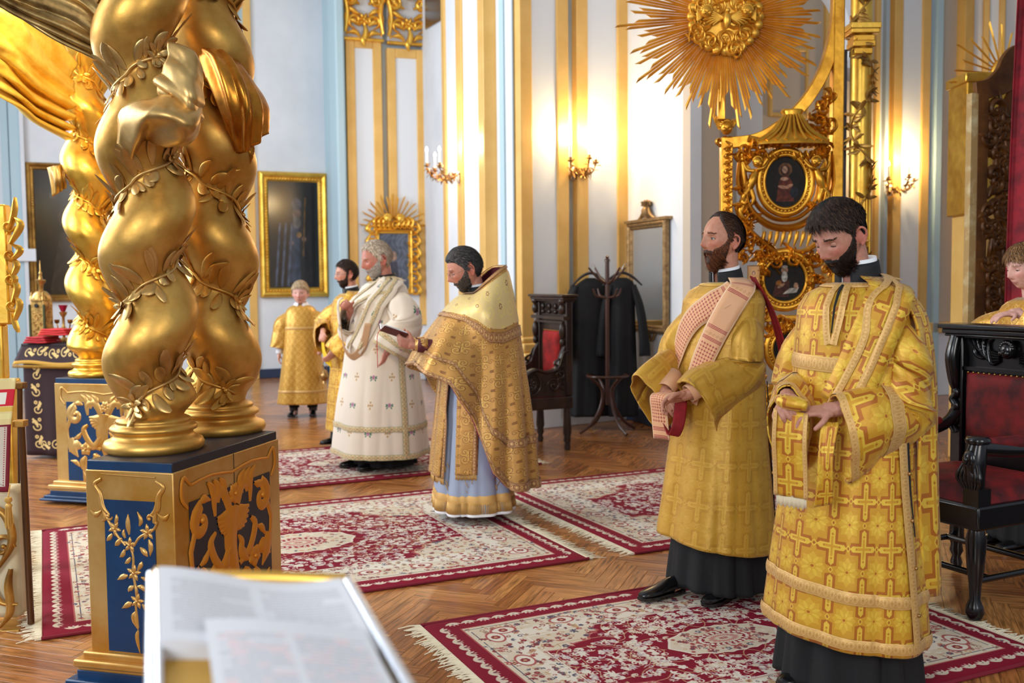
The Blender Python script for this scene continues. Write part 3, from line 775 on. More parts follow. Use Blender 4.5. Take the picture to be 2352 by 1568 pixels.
wv_ = gd.n('ShaderNodeTexWave', {'Vector': mpp, 'Scale': 1.6, 'Distortion': 9.0, 'Detail': 2.0}, wave_type='RINGS')
ad = gd.n('ShaderNodeMath', {0: (vo, 'Distance'), 1: (wv_, 'Fac')}, operation='ADD'); gd.bump(ad, .10, .005); DRAPE = gd.m
def drapery(label, group, pieces, mat=DRAPE):
    loc = pieces[0][0][0][0]; root = empty('gilded_drapery', tuple(loc), 0, label, 'drapery', group)
    for rows, nu, nv, fold, nf, sd in pieces:
        G, UV = patch(rows, nu, nv, fold, nf, sd); obj('cloth_fold', MB().grid(G, uv=UV), mat, root, smooth=180, solid=.012)
    return root
yA, yB = c3[1] - .05, c1[1] + .1
# broad bright sweep from the canopy to the farther column, and the darker one to the nearest column
drapery('broad bright gilded curtain swept from the canopy to the farther twisted column', 'carved curtains', [
    ([[at(-160, -170, yA - 1.2), at(20, -90, yA - .9), at(110, 40, yA - .4), at(165, 128, yA - .16)],
      [at(-160, 20, yA - 1.1), at(0, 70, yA - .95), at(90, 150, yA - .5), at(163, 215, yA - .17)],
      [at(-160, 120, yA - 1.0), at(-5, 165, yA - .8), at(70, 225, yA - .45), at(160, 275, yA - .17)],
      [at(-160, 160, yA - .9), at(-10, 205, yA - .7), at(70, 275, yA - .4), at(157, 322, yA - .15)]], 60, 50, .09, 6, 2)], gilt('drapery_bright', (250, 214, 96), (230, 176, 50), .42, metal=.5, scale=9))
drapery('dark bronze toned gilded curtain at top left, tied to the nearest column', 'carved curtains', [
    ([[at(20, -240, yB - .1), at(130, -200, yB - .05), at(215, -120, yB - .02), at(262, -40, yB + .05)],
      [at(-20, -120, yB - .12), at(100, -70, yB - .08), at(195, -20, yB - .02), at(255, 50, yB + .03)],
      [at(-80, -60, yB - .16), at(60, 15, yB - .1), at(160, 60, yB - .04), at(240, 105, yB + .02)],
      [at(-120, -50, yB - .2), at(30, 28, yB - .1), at(130, 92, yB - .05), at(226, 140, yB)]], 50, 40, .035, 6, 4)], gilt('drapery_bronze', (196, 164, 104), (110, 82, 44), .34, metal=.8, scale=9))
yR = c1[1] - .20
drapery('gilded scarf end curling forward between the two near twisted columns', 'carved scarf ends', [
    ([[at(388, 98, yR), at(420, 108, yR - .01), at(446, 122, yR), at(462, 158, yR + .02)],
      [at(382, 150, yR - .02), at(415, 160, yR - .05), at(442, 180, yR - .05), at(464, 210, yR + .02)],
      [at(358, 186, yR - .02), at(400, 210, yR - .07), at(440, 235, yR - .08), at(464, 255, yR + .02)],
      [at(370, 215, yR + .02), at(405, 232, yR - .02), at(430, 262, yR - .05), at(459, 285, yR + .04)]], 30, 26, .010, 3, 1),
    ([[at(268, 300, yR + .05), at(266, 335, yR + .05), at(276, 365, yR + .06), at(290, 376, yR + .08)],
      [at(275, 262, yR), at(286, 290, yR - .02), at(298, 330, yR), at(300, 372, yR + .06)],
      [at(318, 232, yR - .04), at(322, 262, yR - .12), at(322, 300, yR - .08), at(312, 345, yR + .05)],
      [at(362, 226, yR - .06), at(356, 262, yR - .15), at(345, 290, yR - .07), at(330, 322, yR + .05)],
      [at(408, 222, yR - .05), at(400, 268, yR - .16), at(380, 300, yR - .08), at(352, 326, yR + .03)],
      [at(452, 240, yR), at(445, 290, yR - .10), at(418, 325, yR - .07), at(385, 338, yR + .02)],
      [at(463, 262, yR + .05), at(458, 300, yR + .0), at(440, 322, yR), at(412, 334, yR + .05)]], 60, 26, .008, 3, 6)], GOLDB)
yQ = c2[1] - .10
drapery('gilded scarf end flaring to the right of the second twisted column', 'carved scarf ends', [
    ([[at(462, 120, yQ - .05), at(462, 140, yQ - .08), at(500, 230, yQ - .10), at(540, 345, yQ - .02)],
      [at(468, 106, yQ - .05), at(496, 140, yQ - .14), at(530, 240, yQ - .16), at(552, 352, yQ - .05)],
      [at(500, 106, yQ), at(535, 150, yQ - .12), at(568, 240, yQ - .16), at(572, 345, yQ - .08)],
      [at(522, 122, yQ + .05), at(560, 170, yQ - .04), at(596, 240, yQ - .08), at(600, 320, yQ - .04)],
      [at(545, 152, yQ + .1), at(580, 195, yQ + .06), at(612, 245, yQ + .04), at(614, 300, yQ + .05)]], 44, 40, .014, 4, 3),
    ([[at(545, 345, yQ + .06), at(560, 372, yQ + .06), at(572, 386, yQ + .06)], [at(560, 335, yQ + .04), at(572, 350, yQ + .04), at(580, 362, yQ + .05)], [at(578, 320, yQ + .04), at(582, 335, yQ + .05), at(580, 350, yQ + .06)]], 12, 12, .004, 2, 3)],
    gilt('drapery_warm', (214, 146, 52), (150, 90, 24), .3, metal=.85, scale=8))
drapery('small folded gilded scarf end left of the farther column', 'carved scarf ends', [
    ([[at(108, 385, yA), at(118, 415, yA), at(120, 452, yA)], [at(128, 380, yA - .05), at(134, 415, yA - .06), at(138, 440, yA)], [at(150, 378, yA), at(150, 405, yA - .04), at(152, 430, yA)]], 20, 14, .010, 3, 3)], GOLDD)

# ------------------------------------------------------------------ far left: covered table with tabernacle, gilded case, icon lectern
def scrollband(cv, x0, x1, y, h, col, n=None):
    L = x1 - x0; n = n or max(2, int(L / (h * 1.1)))
    for k in range(n):
        x = x0 + (k + .5) * L / n; sg = 1 if k % 2 else -1
        cv.spiral(x, y, h * .36, PI / 2 * sg, 1.2, h * .09, col, sg); cv.leaf(x, y, .5 * sg, h * .6, h * .26, col)
        for q in (-1, 0, 1): cv.disc(x + h * .42 + q * h * .1, y + sg * h * .28 + abs(q) * h * .08, h * .09, col)
        cv.flower(x + h * .5, y - sg * h * .12, h * .16, col, (150, 110, 60), 6)
def table():
    o = fl(62, 1052); o = np.array([o[0], o[1], 0]); U, Vd = U1, V1; lu, lv, H = .78, .55, 1.00; R = np.stack([U, Vd, ZU], 1)
    root = empty('covered_table', o + U * lu / 2 + Vd * lv / 2, 0, 'small table under black maroon velvet cloth with gold embroidery at far left', 'table')
    cv = Cv(lu, H, 420, (40, 12, 18)); gold = (214, 184, 118)
    a2 = Cv(H, .16, 420, (40, 12, 18)); scrollband(a2, .06, H - .02, .08, .12, gold); strip = np.rot90(a2.a, 1)
    cv.a[:, int(.05 * 420):int(.05 * 420) + strip.shape[1]] = strip[:cv.h]
    a3 = Cv(lu, .15, 420, (40, 12, 18)); scrollband(a3, .12, lu, .08, .12, gold); k = int((H - .2) * 420); cv.a[k:k + a3.h] = np.maximum(cv.a[k:k + a3.h], a3.a)
    m = imgmat('embroidered_velvet', cv.a, (lu, H), .8, bump=.4, dist=.006, ext='EXTEND').m
    def side(p, q, ln, fr_=0):
        nx, nzv = 40, 20; s_ = np.linspace(0, 1, nx)[:, None]; z = np.linspace(.03, H, nzv)[None]
        N = np.cross(nz(q - p), ZU); P = p + (q - p) * s_[..., None] + ZU * z[..., None] + N * (.012 * np.sin(s_ * 22) * (1 - z / H))[..., None]
        return P, np.stack(np.broadcast_arrays(s_ * ln, z), -1)
    mb = MB(); P, uv = side(o, o + U * lu, lu); mb.grid(P, uv=uv); P, uv = side(o + U * lu, o + U * lu + Vd * lv, lv); mb.grid(P, uv=uv); P, uv = side(o + Vd * lv, o, lv); mb.grid(P, uv=uv); P, uv = side(o + Vd * lv + U * lu, o + Vd * lv, lu); mb.grid(P, uv=uv)
    obj('cloth', mb, m, root, smooth=180, solid=.004)
    cen = o + U * lu / 2 + Vd * lv / 2; obj('tabletop', MB().box(cen + ZU * (H + .01), (lu + .02, lv + .02, .03), R), VELM, root, bevel=.006)
    cv = Cv(lu + .2, .2, 500, (40, 12, 18)); scrollband(cv, .06, lu + .14, .12, .13, gold); cv.blend((slice(None), slice(None)), (cv.Y < .035).astype(float), (196, 150, 60))
    m2 = imgmat('embroidered_valance', cv.a, (lu + .2, .2), .8, bump=.4, dist=.006, ext='EXTEND').m
    p = o - U * .07 - Vd * .05; nx = 30; s_ = np.linspace(0, 1, nx)[:, None]; t = np.linspace(0, 1, 8)[None]
    top = o + (U * (lu)) * s_[..., None] + ZU * (H + .026); botm = p + U * (lu + .14) * s_[..., None] + ZU * (H - .16 + .012 * np.sin(s_ * 9))[..., None]
    obj('valance', MB().grid(top * (1 - t[..., None]) + botm * t[..., None], uv=np.stack(np.broadcast_arrays(s_ * (lu + .2), (1 - t) * .2), -1)), m2, root, smooth=180, solid=.004)
    f = MB()
    for k in range(150): q = p + U * (lu + .14) * k / 149 + ZU * (H - .16); f.tube([q, q - ZU * .028], .0022, 4)
    obj('fringe', f, Mat('gold_fringe', (196, 152, 62), .5, .4).m, root, kind='stuff', smooth=180)
    zt = H + .026
    # tabernacle
    b = at(98, 770, o[1] + .2); bz = np.array([b[0], b[1], zt]); t_ = empty('tabernacle', bz, 0, 'gilded tower shaped tabernacle with small dome on the covered table', 'tabernacle')
    TG = gilt('tabernacle_gold', (206, 164, 92), (130, 92, 44), .35, metal=.8, scale=30); s_ = .95
    obj('tower', MB().box(bz + ZU * .20 * s_, (.145, .12, .40 * s_), R), TG, t_, bevel=.008)
    mb = MB()
    for sx in (-1, 1): mb.tube([bz + U * sx * .075 - Vd * .06 + ZU * .03, bz + U * sx * .075 - Vd * .06 + ZU * .34], .012, 10)
    obj('colonnette', mb, Mat('green_bronze', (74, 76, 48), .4, .6).m, t_)
    mb = MB(); fr = (bz - Vd * .062 + ZU * .18, U, ZU, -Vd)
    for yy in (-.12, -.04, .04): mb.scroll((0, yy), .035, 0, 1, .006, .006, fr); mb.scroll((.03, yy + .03), .02, 0, 1, .005, .006, fr, -1); mb.scroll((-.03, yy + .03), .02, 0, 1, .005, .006, fr)
    obj('filigree_front', mb, TG, t_, smooth=60)
    obj('dome', MB().lathe([(0, 0), (.085, 0), (.088, .02), (.07, .06), (.05, .085), (.02, .095), (.022, .15), (.042, .17), (.045, .19), (.018, .20), (.012, .24), (.016, .25), (.006, .27), (.004, .36), (0, .37)], bz + ZU * .37, 24), TG, t_, smooth=50)
    obj('round_window', MB().lathe([(0, 0), (.018, 0), (.018, .006), (0, .006)], bz - Vd * .066 + ZU * .33, 16, np.stack([U, ZU, -Vd], 1)), Mat('dark_glass', (40, 40, 44), .2).m, t_)
    mb = MB()
    for sx in (-1, 1): mb.lathe([(0, 0), (.02, 0), (.015, .03), (.006, .05), (.009, .06), (0, .08)], bz + U * sx * .06 - Vd * .05 + ZU * .38, 10)
    obj('corner_finial', mb, TG, t_, smooth=60)
    # goblets / candle stand
    b = at(147, 768, o[1] + .24); bz = np.array([b[0], b[1], zt]); t_ = empty('oil_lamp_stand', bz, 0, 'branched brass lamp with ruby glass cup beside the gilded tabernacle', 'lamp')
    obj('stem', MB().lathe([(0, 0), (.05, 0), (.045, .02), (.012, .04), (.014, .1), (.028, .12), (.012, .14), (.012, .22), (.03, .25), (.034, .27), (0, .272)], bz, 20), TG, t_, smooth=60)
    obj('ruby_cup', MB().lathe([(0, 0), (.018, 0), (.03, .03), (.04, .06), (.036, .06), (.026, .03), (0, .01)], bz + ZU * .272, 20), Mat('ruby_glass', (150, 20, 50), .1, spec=.8).m, t_, smooth=60)
    mb = MB()
    for sx in (-1, 1):
        mb.tube(cr([bz + ZU * .08, bz + U * sx * .05 + ZU * .09, bz + U * sx * .07 + ZU * .16], 10), .006, 6); mb.lathe([(0, 0), (.02, .01), (.024, .04), (0, .04)], bz + U * sx * .07 + ZU * .16, 12)
        mb.tube(cr([bz + ZU * .12, bz + U * sx * .09 + ZU * .10, bz + U * sx * .12 + ZU * .15], 10), .005, 6)
    obj('branch', mb, TG, t_, smooth=60)
    # folded cloths
    for i, (px, w_, h, z, lab) in enumerate(((92, .24, .035, 0, 'dark red folded cloth at the left edge of the covered table'), (120, .30, .03, .068, 'bright red folded cloth, topmost of the stack on the covered table'))):
        b = at(px + 12, 780, o[1] + .06); q = np.array([b[0] + i * .05, b[1] - .05, zt + z + .012]); t_ = empty('folded_cloth', q, 0, lab, 'cloth', 'folded red cloths')
        for k in range(3):
            P = np.zeros((20, 14, 3)); uu, vv = np.meshgrid(np.linspace(-.5, .5, 20), np.linspace(-.5, .5, 14), indexing='ij')
            P = q + U * (uu * (w_ - k * .03))[..., None] + Vd * (vv * .2)[..., None] + ZU * (.002 + k * .019 + .002 * np.sin(uu * 9 + k) * np.cos(vv * 7))[..., None]
            obj('fold', MB().grid(P), Mat('red_cloth', ((168, 22, 30), (196, 34, 34))[i], .8).m, t_, smooth=40, solid=.017)
table()
def gilded_case():
    y = 5.3; root = empty('gilded_case', tuple(at(10, 900, y)), 0, 'gilded carved case edge with scroll crest at the far left edge', 'case')
    p = at(-40, 700, y); U = np.array([.995, .1, 0]); N = np.array([.1, -.995, 0]); s = y / FPX
    zt, zb = at(0, 470, y)[2], at(0, 745, y)[2]
    obj('side_board', MB().box((at(-42, 600, y) + at(22, 600, y)) / 2 * np.array([1, 1, 0]) + ZU * (zt + zb) / 2, (64 * s, .08, zt - zb), np.stack([U, -N, ZU], 1)), GOLDY, root, bevel=.01)
    x0, x1 = at(-60, 800, y)[0], at(14, 800, y)[0]; zc2 = at(0, 870, y)[2]
    mb = MB().box(((x0 + x1) / 2, y, zc2 / 2 + zb / 2), (x1 - x0, .07, zb - zc2)); mb.box(((x0 + x1) / 2 + .02, y, zc2 / 2), (x1 - x0 + .05, .12, zc2)); obj('post', mb, GOLDY, root, bevel=.01)
    mb = MB(); fr = (at(26, 600, y - .04), U, ZU, N)
    q = lambda px, py: ((px - 26) * s, (600 - py) * s)
    for (a, b, c, wd) in (((20, 540), (34, 490), (38, 455), .012), ((24, 560), (46, 520), (36, 500), .016), ((22, 600), (44, 575), (26, 560), .014), ((22, 640), (36, 610), (24, 590), .012), ((22, 700), (34, 660), (20, 640), .014), ((24, 740), (38, 700), (30, 680), .014), ((22, 720), (28, 745), (34, 762), .010), ((18, 620), (30, 640), (24, 660), .012)):
        mb.stroke([q(*a), q(*b), q(*c)], [.006, wd, wd, .002], .02, fr, 12, base=-.03)
    for yy in (520, 585, 640, 700): mb.scroll(q(24, yy), .03, 0, 1.1, .009, .02, fr, -1)
    obj('carved_edge', mb, GOLDY, root, smooth=60)
gilded_case()
def lectern_left():
    y = 4.45; f = fl(55, 1440); y = f[1]; s = y / FPX
    root = empty('icon_lectern', (at(20, 1440, y)[0], y, 0), 0, 'cream and gold carved lectern draped with an embroidered towel, cut by the left edge', 'lectern')
    X = lambda px: at(px, 1100, y)[0]; Z = lambda py: at(30, py, y)[2]
    mb = MB(); mb.tube([(X(58), y, 0.016), (X(54), y, Z(980))], .015, 12); mb.tube([(at(46, 1300, y + .3)[0], y + .3, 0.016), (at(46, 900, y + .3)[0], y + .3, at(46, 890, y + .3)[2])], .012, 12)
    obj('brown_pole', mb, Mat('polished_brown_metal', (92, 62, 38), .25, .5).m, root, smooth=60)
    [obj('pole_cap', MB().box(q_, (.05, .05, .03)), GOLDD, root, bevel=.004) for q_ in ((X(52), y, Z(972)), tuple(at(46, 885, y + .3)))]
    obj('carved_foot', MB().box(((X(-60) + X(34)) / 2, y + .06, Z(1120) / 2 + .02), (X(34) - X(-60), .14, Z(1120) - .04)), Mat('cream_lacquer', (206, 194, 160), .4).m, root, bevel=.03)
    mb = MB(); fr = (np.array([X(20), y - .035, Z(1280)]), np.array([1., 0, 0]), ZU, np.array([0, -1., 0])); q = lambda px, py: ((px - 20) * s, (1280 - py) * s)
    mb.stroke([q(-20, 1150), q(20, 1180), q(30, 1240), q(-10, 1310)], [.012, .02, .02, .006], .02, fr, 20); mb.stroke([q(26, 1300), q(18, 1340), q(20, 1400), q(-5, 1440)], [.01, .02, .02, .005], .02, fr, 18)
    mb.stroke([q(-20, 1340), q(0, 1380), q(40, 1385)], [.01, .014, .006], .015, fr, 14); mb.stroke([q(-25, 1455), q(10, 1450), q(42, 1448)], [.014, .014], .02, fr, 6); mb.scroll(q(10, 1250), .05, 0, 1.1, .012, .02, fr)
    obj('gilt_scroll', mb, GOLDD, root, smooth=60)
    obj('brass_rail', MB().tube([(X(-60), y - .05, Z(1452)), (X(43), y - .05, Z(1449))], .014, 12), Mat('brass', (214, 172, 84), .25, .9).m, root, smooth=60)
    # towel, with bands
    W_, H_ = .34, .62; cv = Cv(W_, H_, 500, (226, 210, 150)); bl = lambda x0, x1, y0, y1, c: cv.blend((slice(None), slice(None)), ((cv.X > x0) & (cv.X < x1) & (cv.Y > y0) & (cv.Y < y1)).astype(float), c)
    bl(0, W_, .47, .56, (206, 28, 52)); bl(0, W_ - .045, .48, .545, (236, 236, 226)); bl(0, W_, .44, .465, (222, 190, 90)); bl(0, W_, .40, .43, (232, 224, 160))
    bl(0, W_, 0, .37, (122, 24, 44)); bl(0, W_ - .02, .03, .36, (206, 200, 186)); bl(0, W_ - .10, .07, .36, (226, 208, 150)); bl(W_ - .105, W_ - .1, .07, .36, (150, 30, 40))
    for k in range(14): cv.line([(W_ - .14 - (k % 3) * .03, .09 + k * .018), (W_ - .16, .11 + k * .018), (W_ - .12, .13 + k * .018)], .003, (150, 60, 50))
    for k in range(26): cv.disc(W_ - .03, .04 + k * .0125, .003, (150, 30, 50)); cv.disc(W_ - .09, .075 + k * .011, .0025, (150, 30, 50))
    cv.flower(W_ - .13, .09, .014, (60, 150, 190), (60, 150, 190)); cv.line([(W_ - .1, .07), (W_ - .02, .03)], .003, (150, 120, 110))
    mt = imgmat('embroidered_towel', cv.a, (W_, H_), .8, bump=.2, ext='EXTEND').m
    uu, vv = np.meshgrid(np.linspace(0, 1, 24), np.linspace(0, 1, 30), indexing='ij'); z1, z0 = Z(868), Z(1122)
    P = np.stack([X(-75) + (X(47) - X(-75)) * uu + .02 * vv * 0 - .02 * (1 - vv), y - .06 + .012 * np.sin(uu * 12 + vv * 3) + .12 * np.clip(vv - .6, 0, 1), z0 + (z1 - z0) * vv], -1)
    obj('draped_towel', MB().grid(P, uv=np.stack([uu * W_, vv * H_], -1)), mt, root, smooth=180, solid=.005)
    mb = MB(); t0 = np.array([X(41), y - .09, Z(1130)]); mb.lathe([(0, 0), (.014, -.005), (.016, -.02), (.008, -.03), (.016, -.04), (.012, -.05)], t0, 12)
    for k in range(26): a = k * 2.4; r_ = .012 * math.sqrt(k / 26); mb.tube([t0 + [math.cos(a) * r_, math.sin(a) * r_, -.045], t0 + [math.cos(a) * r_ * 1.5, math.sin(a) * r_ * 1.5, -.12 - .01 * (k % 3)]], .002, 4)
    mb.tube([t0, t0 + [0, .02, .05]], .003, 5); obj('tassel', mb, Mat('gold_tassel', (206, 164, 82), .5, .3).m, root, smooth=60)
lectern_left()

# ------------------------------------------------------------------ open book on its lectern, close to the lens
def book():
    TL, TR, BR, BL = at(352, 1338, 1.42), at(800, 1352, 1.36), at(985, 1680, 1.02), at(352, 1700, 1.04)
    c = (TL + TR + BR + BL) / 4; cx_ = nz((TR - TL) + (BR - BL)); cy_ = nz((TL - BL) + (TR - BR)); N = nz(np.cross(cx_, cy_))
    stand = empty('reading_stand', (c[0], c[1] + .05, 0), 0, 'gilded slanted reading stand holding the open book in the foreground', 'lectern')
    G = lambda u, v, h=0.0: (TL * (1 - u) + TR * u) * v + (BL * (1 - u) + BR * u) * (1 - v) + N * h
    def slab(mb, u0, u1, v0, v1, h0, h1, nu=2, nv=2, fh=None):
        us, vs = np.linspace(u0, u1, nu), np.linspace(v0, v1, nv)
        T = np.array([[G(u, v, h1 + (fh(u, v) if fh else 0)) for v in vs] for u in us]); B = np.array([[G(u, v, h0) for v in vs] for u in us])
        UV = np.array([[((u - u0) / (u1 - u0), (v - v0) / (v1 - v0)) for v in vs] for u in us]); mb.grid(T, uv=UV); mb.grid(B)
        for S in ((T[0], B[0]), (T[-1], B[-1]), (T[:, 0], B[:, 0]), (T[:, -1], B[:, -1])): mb.grid(np.array(S), uv=np.zeros((2, len(S[0]), 2)))
        return mb
    obj('sloping_board', slab(MB(), -.02, 1.02, -.1, 1.02, -.035, -.012), GOLDD, stand)
    obj('post', MB().tube([(c[0], c[1] + .05, 0.03), (c[0], c[1] + .05, c[2] - .06)], .03, 16), GOLDD, stand, smooth=60)
    obj('foot', MB().lathe([(0, 0), (.2, 0), (.2, .02), (.06, .05), (.04, .09), (0, .09)], (c[0], c[1] + .05, 0.02), 32), GOLDD, stand, smooth=50)
    bk = empty('open_book', tuple(c), 0, 'large open book with white printed pages and gilt cover, blurred in the foreground', 'book')
    BG = Mat('gilt_book_cover', (206, 160, 66), .35, .6).m; PG = Mat('page_edges', (210, 206, 200), .8).m
    obj('cover', slab(MB(), 0, 1, -.1, 1, -.01, .004), BG, bk)
    mb = MB(); mb.tube([G(0, 1, .012), G(0, .5, .012), G(0, -.1, .012)], .008, 8); mb.tube([G(.035, .99, .02), G(.035, .5, .02), G(.035, -.1, .02)], .005, 8); mb.tube([G(1, 1, .012), G(1, -.1, .012)], .009, 8)
    obj('metal_edge', mb, Mat('silvered_edge', (216, 220, 228), .25, .7).m, bk, smooth=60)
    obj('top_edge', MB().tube(cr([G(.02, 1, .016), G(.25, 1, .012), G(.6, .995, .014), G(1, 1, .012)], 16), .010, 8), BG, bk, smooth=60)
    def page_img(w_, h_, seed, red=False):
        cv = Cv(w_, h_, 1600, (204, 204, 208)); r = random.Random(seed)
        for col in (0, 1):
            yy = h_ - .03
            while yy > .02:
                x = w_ * (.07 + .47 * col) + (.012 if r.random() < .2 else 0); xe = w_ * (.48 + .47 * col) - (r.random() * .05 if r.random() < .25 else 0)
                while x < xe:
                    ln = r.uniform(.004, .016); cv.line([(x, yy), (min(x + ln, xe), yy)], .0022, (214, 160, 156) if red and r.random() < .3 else (158, 156, 162), smooth=False); x += ln + .003
                yy -= .0062
        return cv.a
    up = Mat; f = lambda u, v: .018 * np.sin(min(max(u, 0), 1) * PI) * .4 + .012 * np.cos(u * 5)
    obj('upper_page', slab(MB(), .045, .965, .42, .975, .004, .018, 24, 14, f), imgmat('printed_page', page_img(.26, .17, 3), (1, 1), .85, ext='EXTEND').m, bk, smooth=30)
    obj('lower_page', slab(MB(), .25, .93, -.1, .50, .026, .034, 20, 14, lambda u, v: .01 * np.sin(u * 4)), imgmat('loose_sheet', page_img(.2, .17, 8, True), (1, 1), .85, ext='EXTEND').m, bk, smooth=30)
    obj('ribbon', MB().box(G(.55, .0, .045), (.12, .012, .002)), Mat('blue_ribbon', (150, 176, 214), .6).m, bk)
book()
# ------------------------------------------------------------------ paintings
def vfig(w_, h_, kind, seed=0):
    r = np.random.RandomState(seed); res = 300 if max(w_, h_) > .8 else 900
    cv = Cv(w_, h_, res, (30, 24, 20)); X, Y = cv.X / w_, cv.Y / h_; S = min(w_, h_)
    n = sum(np.sin(X * r.uniform(2, 9) + Y * r.uniform(2, 9) + r.uniform(0, 6)) for _ in range(6)) / 6
    cv.a *= (1 + .25 * n)[..., None]
    D = lambda x, y, rr, c, sx=1, sy=1, ang=0: cv.disc(x * w_, y * h_, rr * S, c, sx=sx, sy=sy, ang=ang)
    if kind == 'bishop':
        cv.a = cv.a * .85 + .03
        cv.poly([(w_ * .30, 0), (w_ * .44, h_ * .62), (w_ * .60, h_ * .66), (w_ * .82, h_ * .5), (w_ * .86, 0)], (44, 36, 36))
        cv.poly([(w_ * .36, h_ * .05), (w_ * .50, h_ * .6), (w_ * .60, h_ * .6), (w_ * .62, h_ * .05)], (60, 70, 92))
        D(.56, .70, .085, (120, 96, 84), 1, 1.25); D(.56, .79, .10, (78, 78, 92), 1, 1.0); D(.56, .62, .08, (110, 104, 102), 1, 1.4); D(.60, .5, .05, (150, 110, 60)); D(.44, .42, .045, (130, 100, 84)); D(.70, .46, .045, (130, 100, 84))
        cv.line([(w_ * .68, h_ * .3), (w_ * .74, h_ * .85)], .03, (120, 86, 40), smooth=False)
        for x in (.12, .24, .36): cv.line([(w_ * x, h_ * .02), (w_ * (x + .1), h_ * .6)], .05, (84, 96, 120), smooth=False)
    elif kind == 'dark':
        cv.a = cv.a * .7; D(.5, .62, .12, (74, 58, 46), 1, 1.3); cv.poly([(w_ * .2, 0), (w_ * .4, h_ * .5), (w_ * .62, h_ * .5), (w_ * .85, 0)], (52, 42, 36)); D(.3, .8, .06, (60, 56, 50)); D(.7, .35, .08, (70, 54, 36))
    elif kind == 'lady':
        D(.5, .74, .17, (120, 78, 44)); D(.5, .72, .11, (86, 40, 30), 1, 1.2); cv.poly([(w_ * .28, h_ * .12), (w_ * .34, h_ * .5), (w_ * .42, h_ * .62), (w_ * .58, h_ * .62), (w_ * .68, h_ * .48), (w_ * .72, h_ * .12)], (110, 48, 34))
        D(.49, .74, .075, (206, 160, 128), .9, 1.2); D(.48, .56, .07, (196, 146, 116), 1.4, .7); D(.45, .40, .09, (190, 134, 104), 1.5, .45, -.2); D(.60, .42, .08, (190, 134, 104), 1.3, .5, .4); D(.72, .3, .1, (40, 44, 52), 1, 1.4)
    elif kind == 'elder':
        cv.poly([(w_ * .2, h_ * .1), (w_ * .3, h_ * .45), (w_ * .5, h_ * .6), (w_ * .62, h_ * .45), (w_ * .6, h_ * .1)], (86, 44, 34)); D(.5, .72, .085, (196, 148, 116), 1, 1.15); D(.5, .57, .075, (214, 208, 196), 1, 1.7); D(.5, .80, .07, (190, 184, 172), 1.1, .5)
        D(.36, .42, .07, (176, 108, 44)); D(.42, .36, .06, (196, 146, 110), 1.6, .6, .5); cv.poly([(w_ * .45, h_ * .16), (w_ * .62, h_ * .3), (w_ * .85, h_ * .32), (w_ * .8, h_ * .2)], (206, 196, 180)); D(.78, .36, .06, (190, 140, 108), 1, 1.2)
    elif kind == 'icon':
        cv.a[:] = np.array((186, 132, 66)) / 255; D(.5, .62, .27, (206, 150, 76)); D(.5, .62, .16, (90, 56, 40), 1, 1.2); D(.5, .6, .11, (190, 140, 100), .9, 1.3); cv.poly([(w_ * .2, 0), (w_ * .3, h_ * .34), (w_ * .7, h_ * .34), (w_ * .8, 0)], (96, 44, 40))
    elif kind == 'grey':
        cv.a[:] = np.array((104, 112, 132)) / 255; cv.a *= (1 + .12 * n)[..., None]
        cv.poly([(w_ * .3, 0), (w_ * .38, h_ * .5), (w_ * .62, h_ * .5), (w_ * .7, 0)], (70, 66, 84)); D(.5, .6, .1, (190, 150, 126), 1, 1.2)
    if kind != 'icon': cv.a *= (.74 + .16 * np.sin(X * 23 + 3 * np.sin(Y * 17)) * np.sin(Y * 19 + 2 * np.sin(X * 13)) + r.uniform(-.05, .05, X.shape))[..., None]
    return cv.a
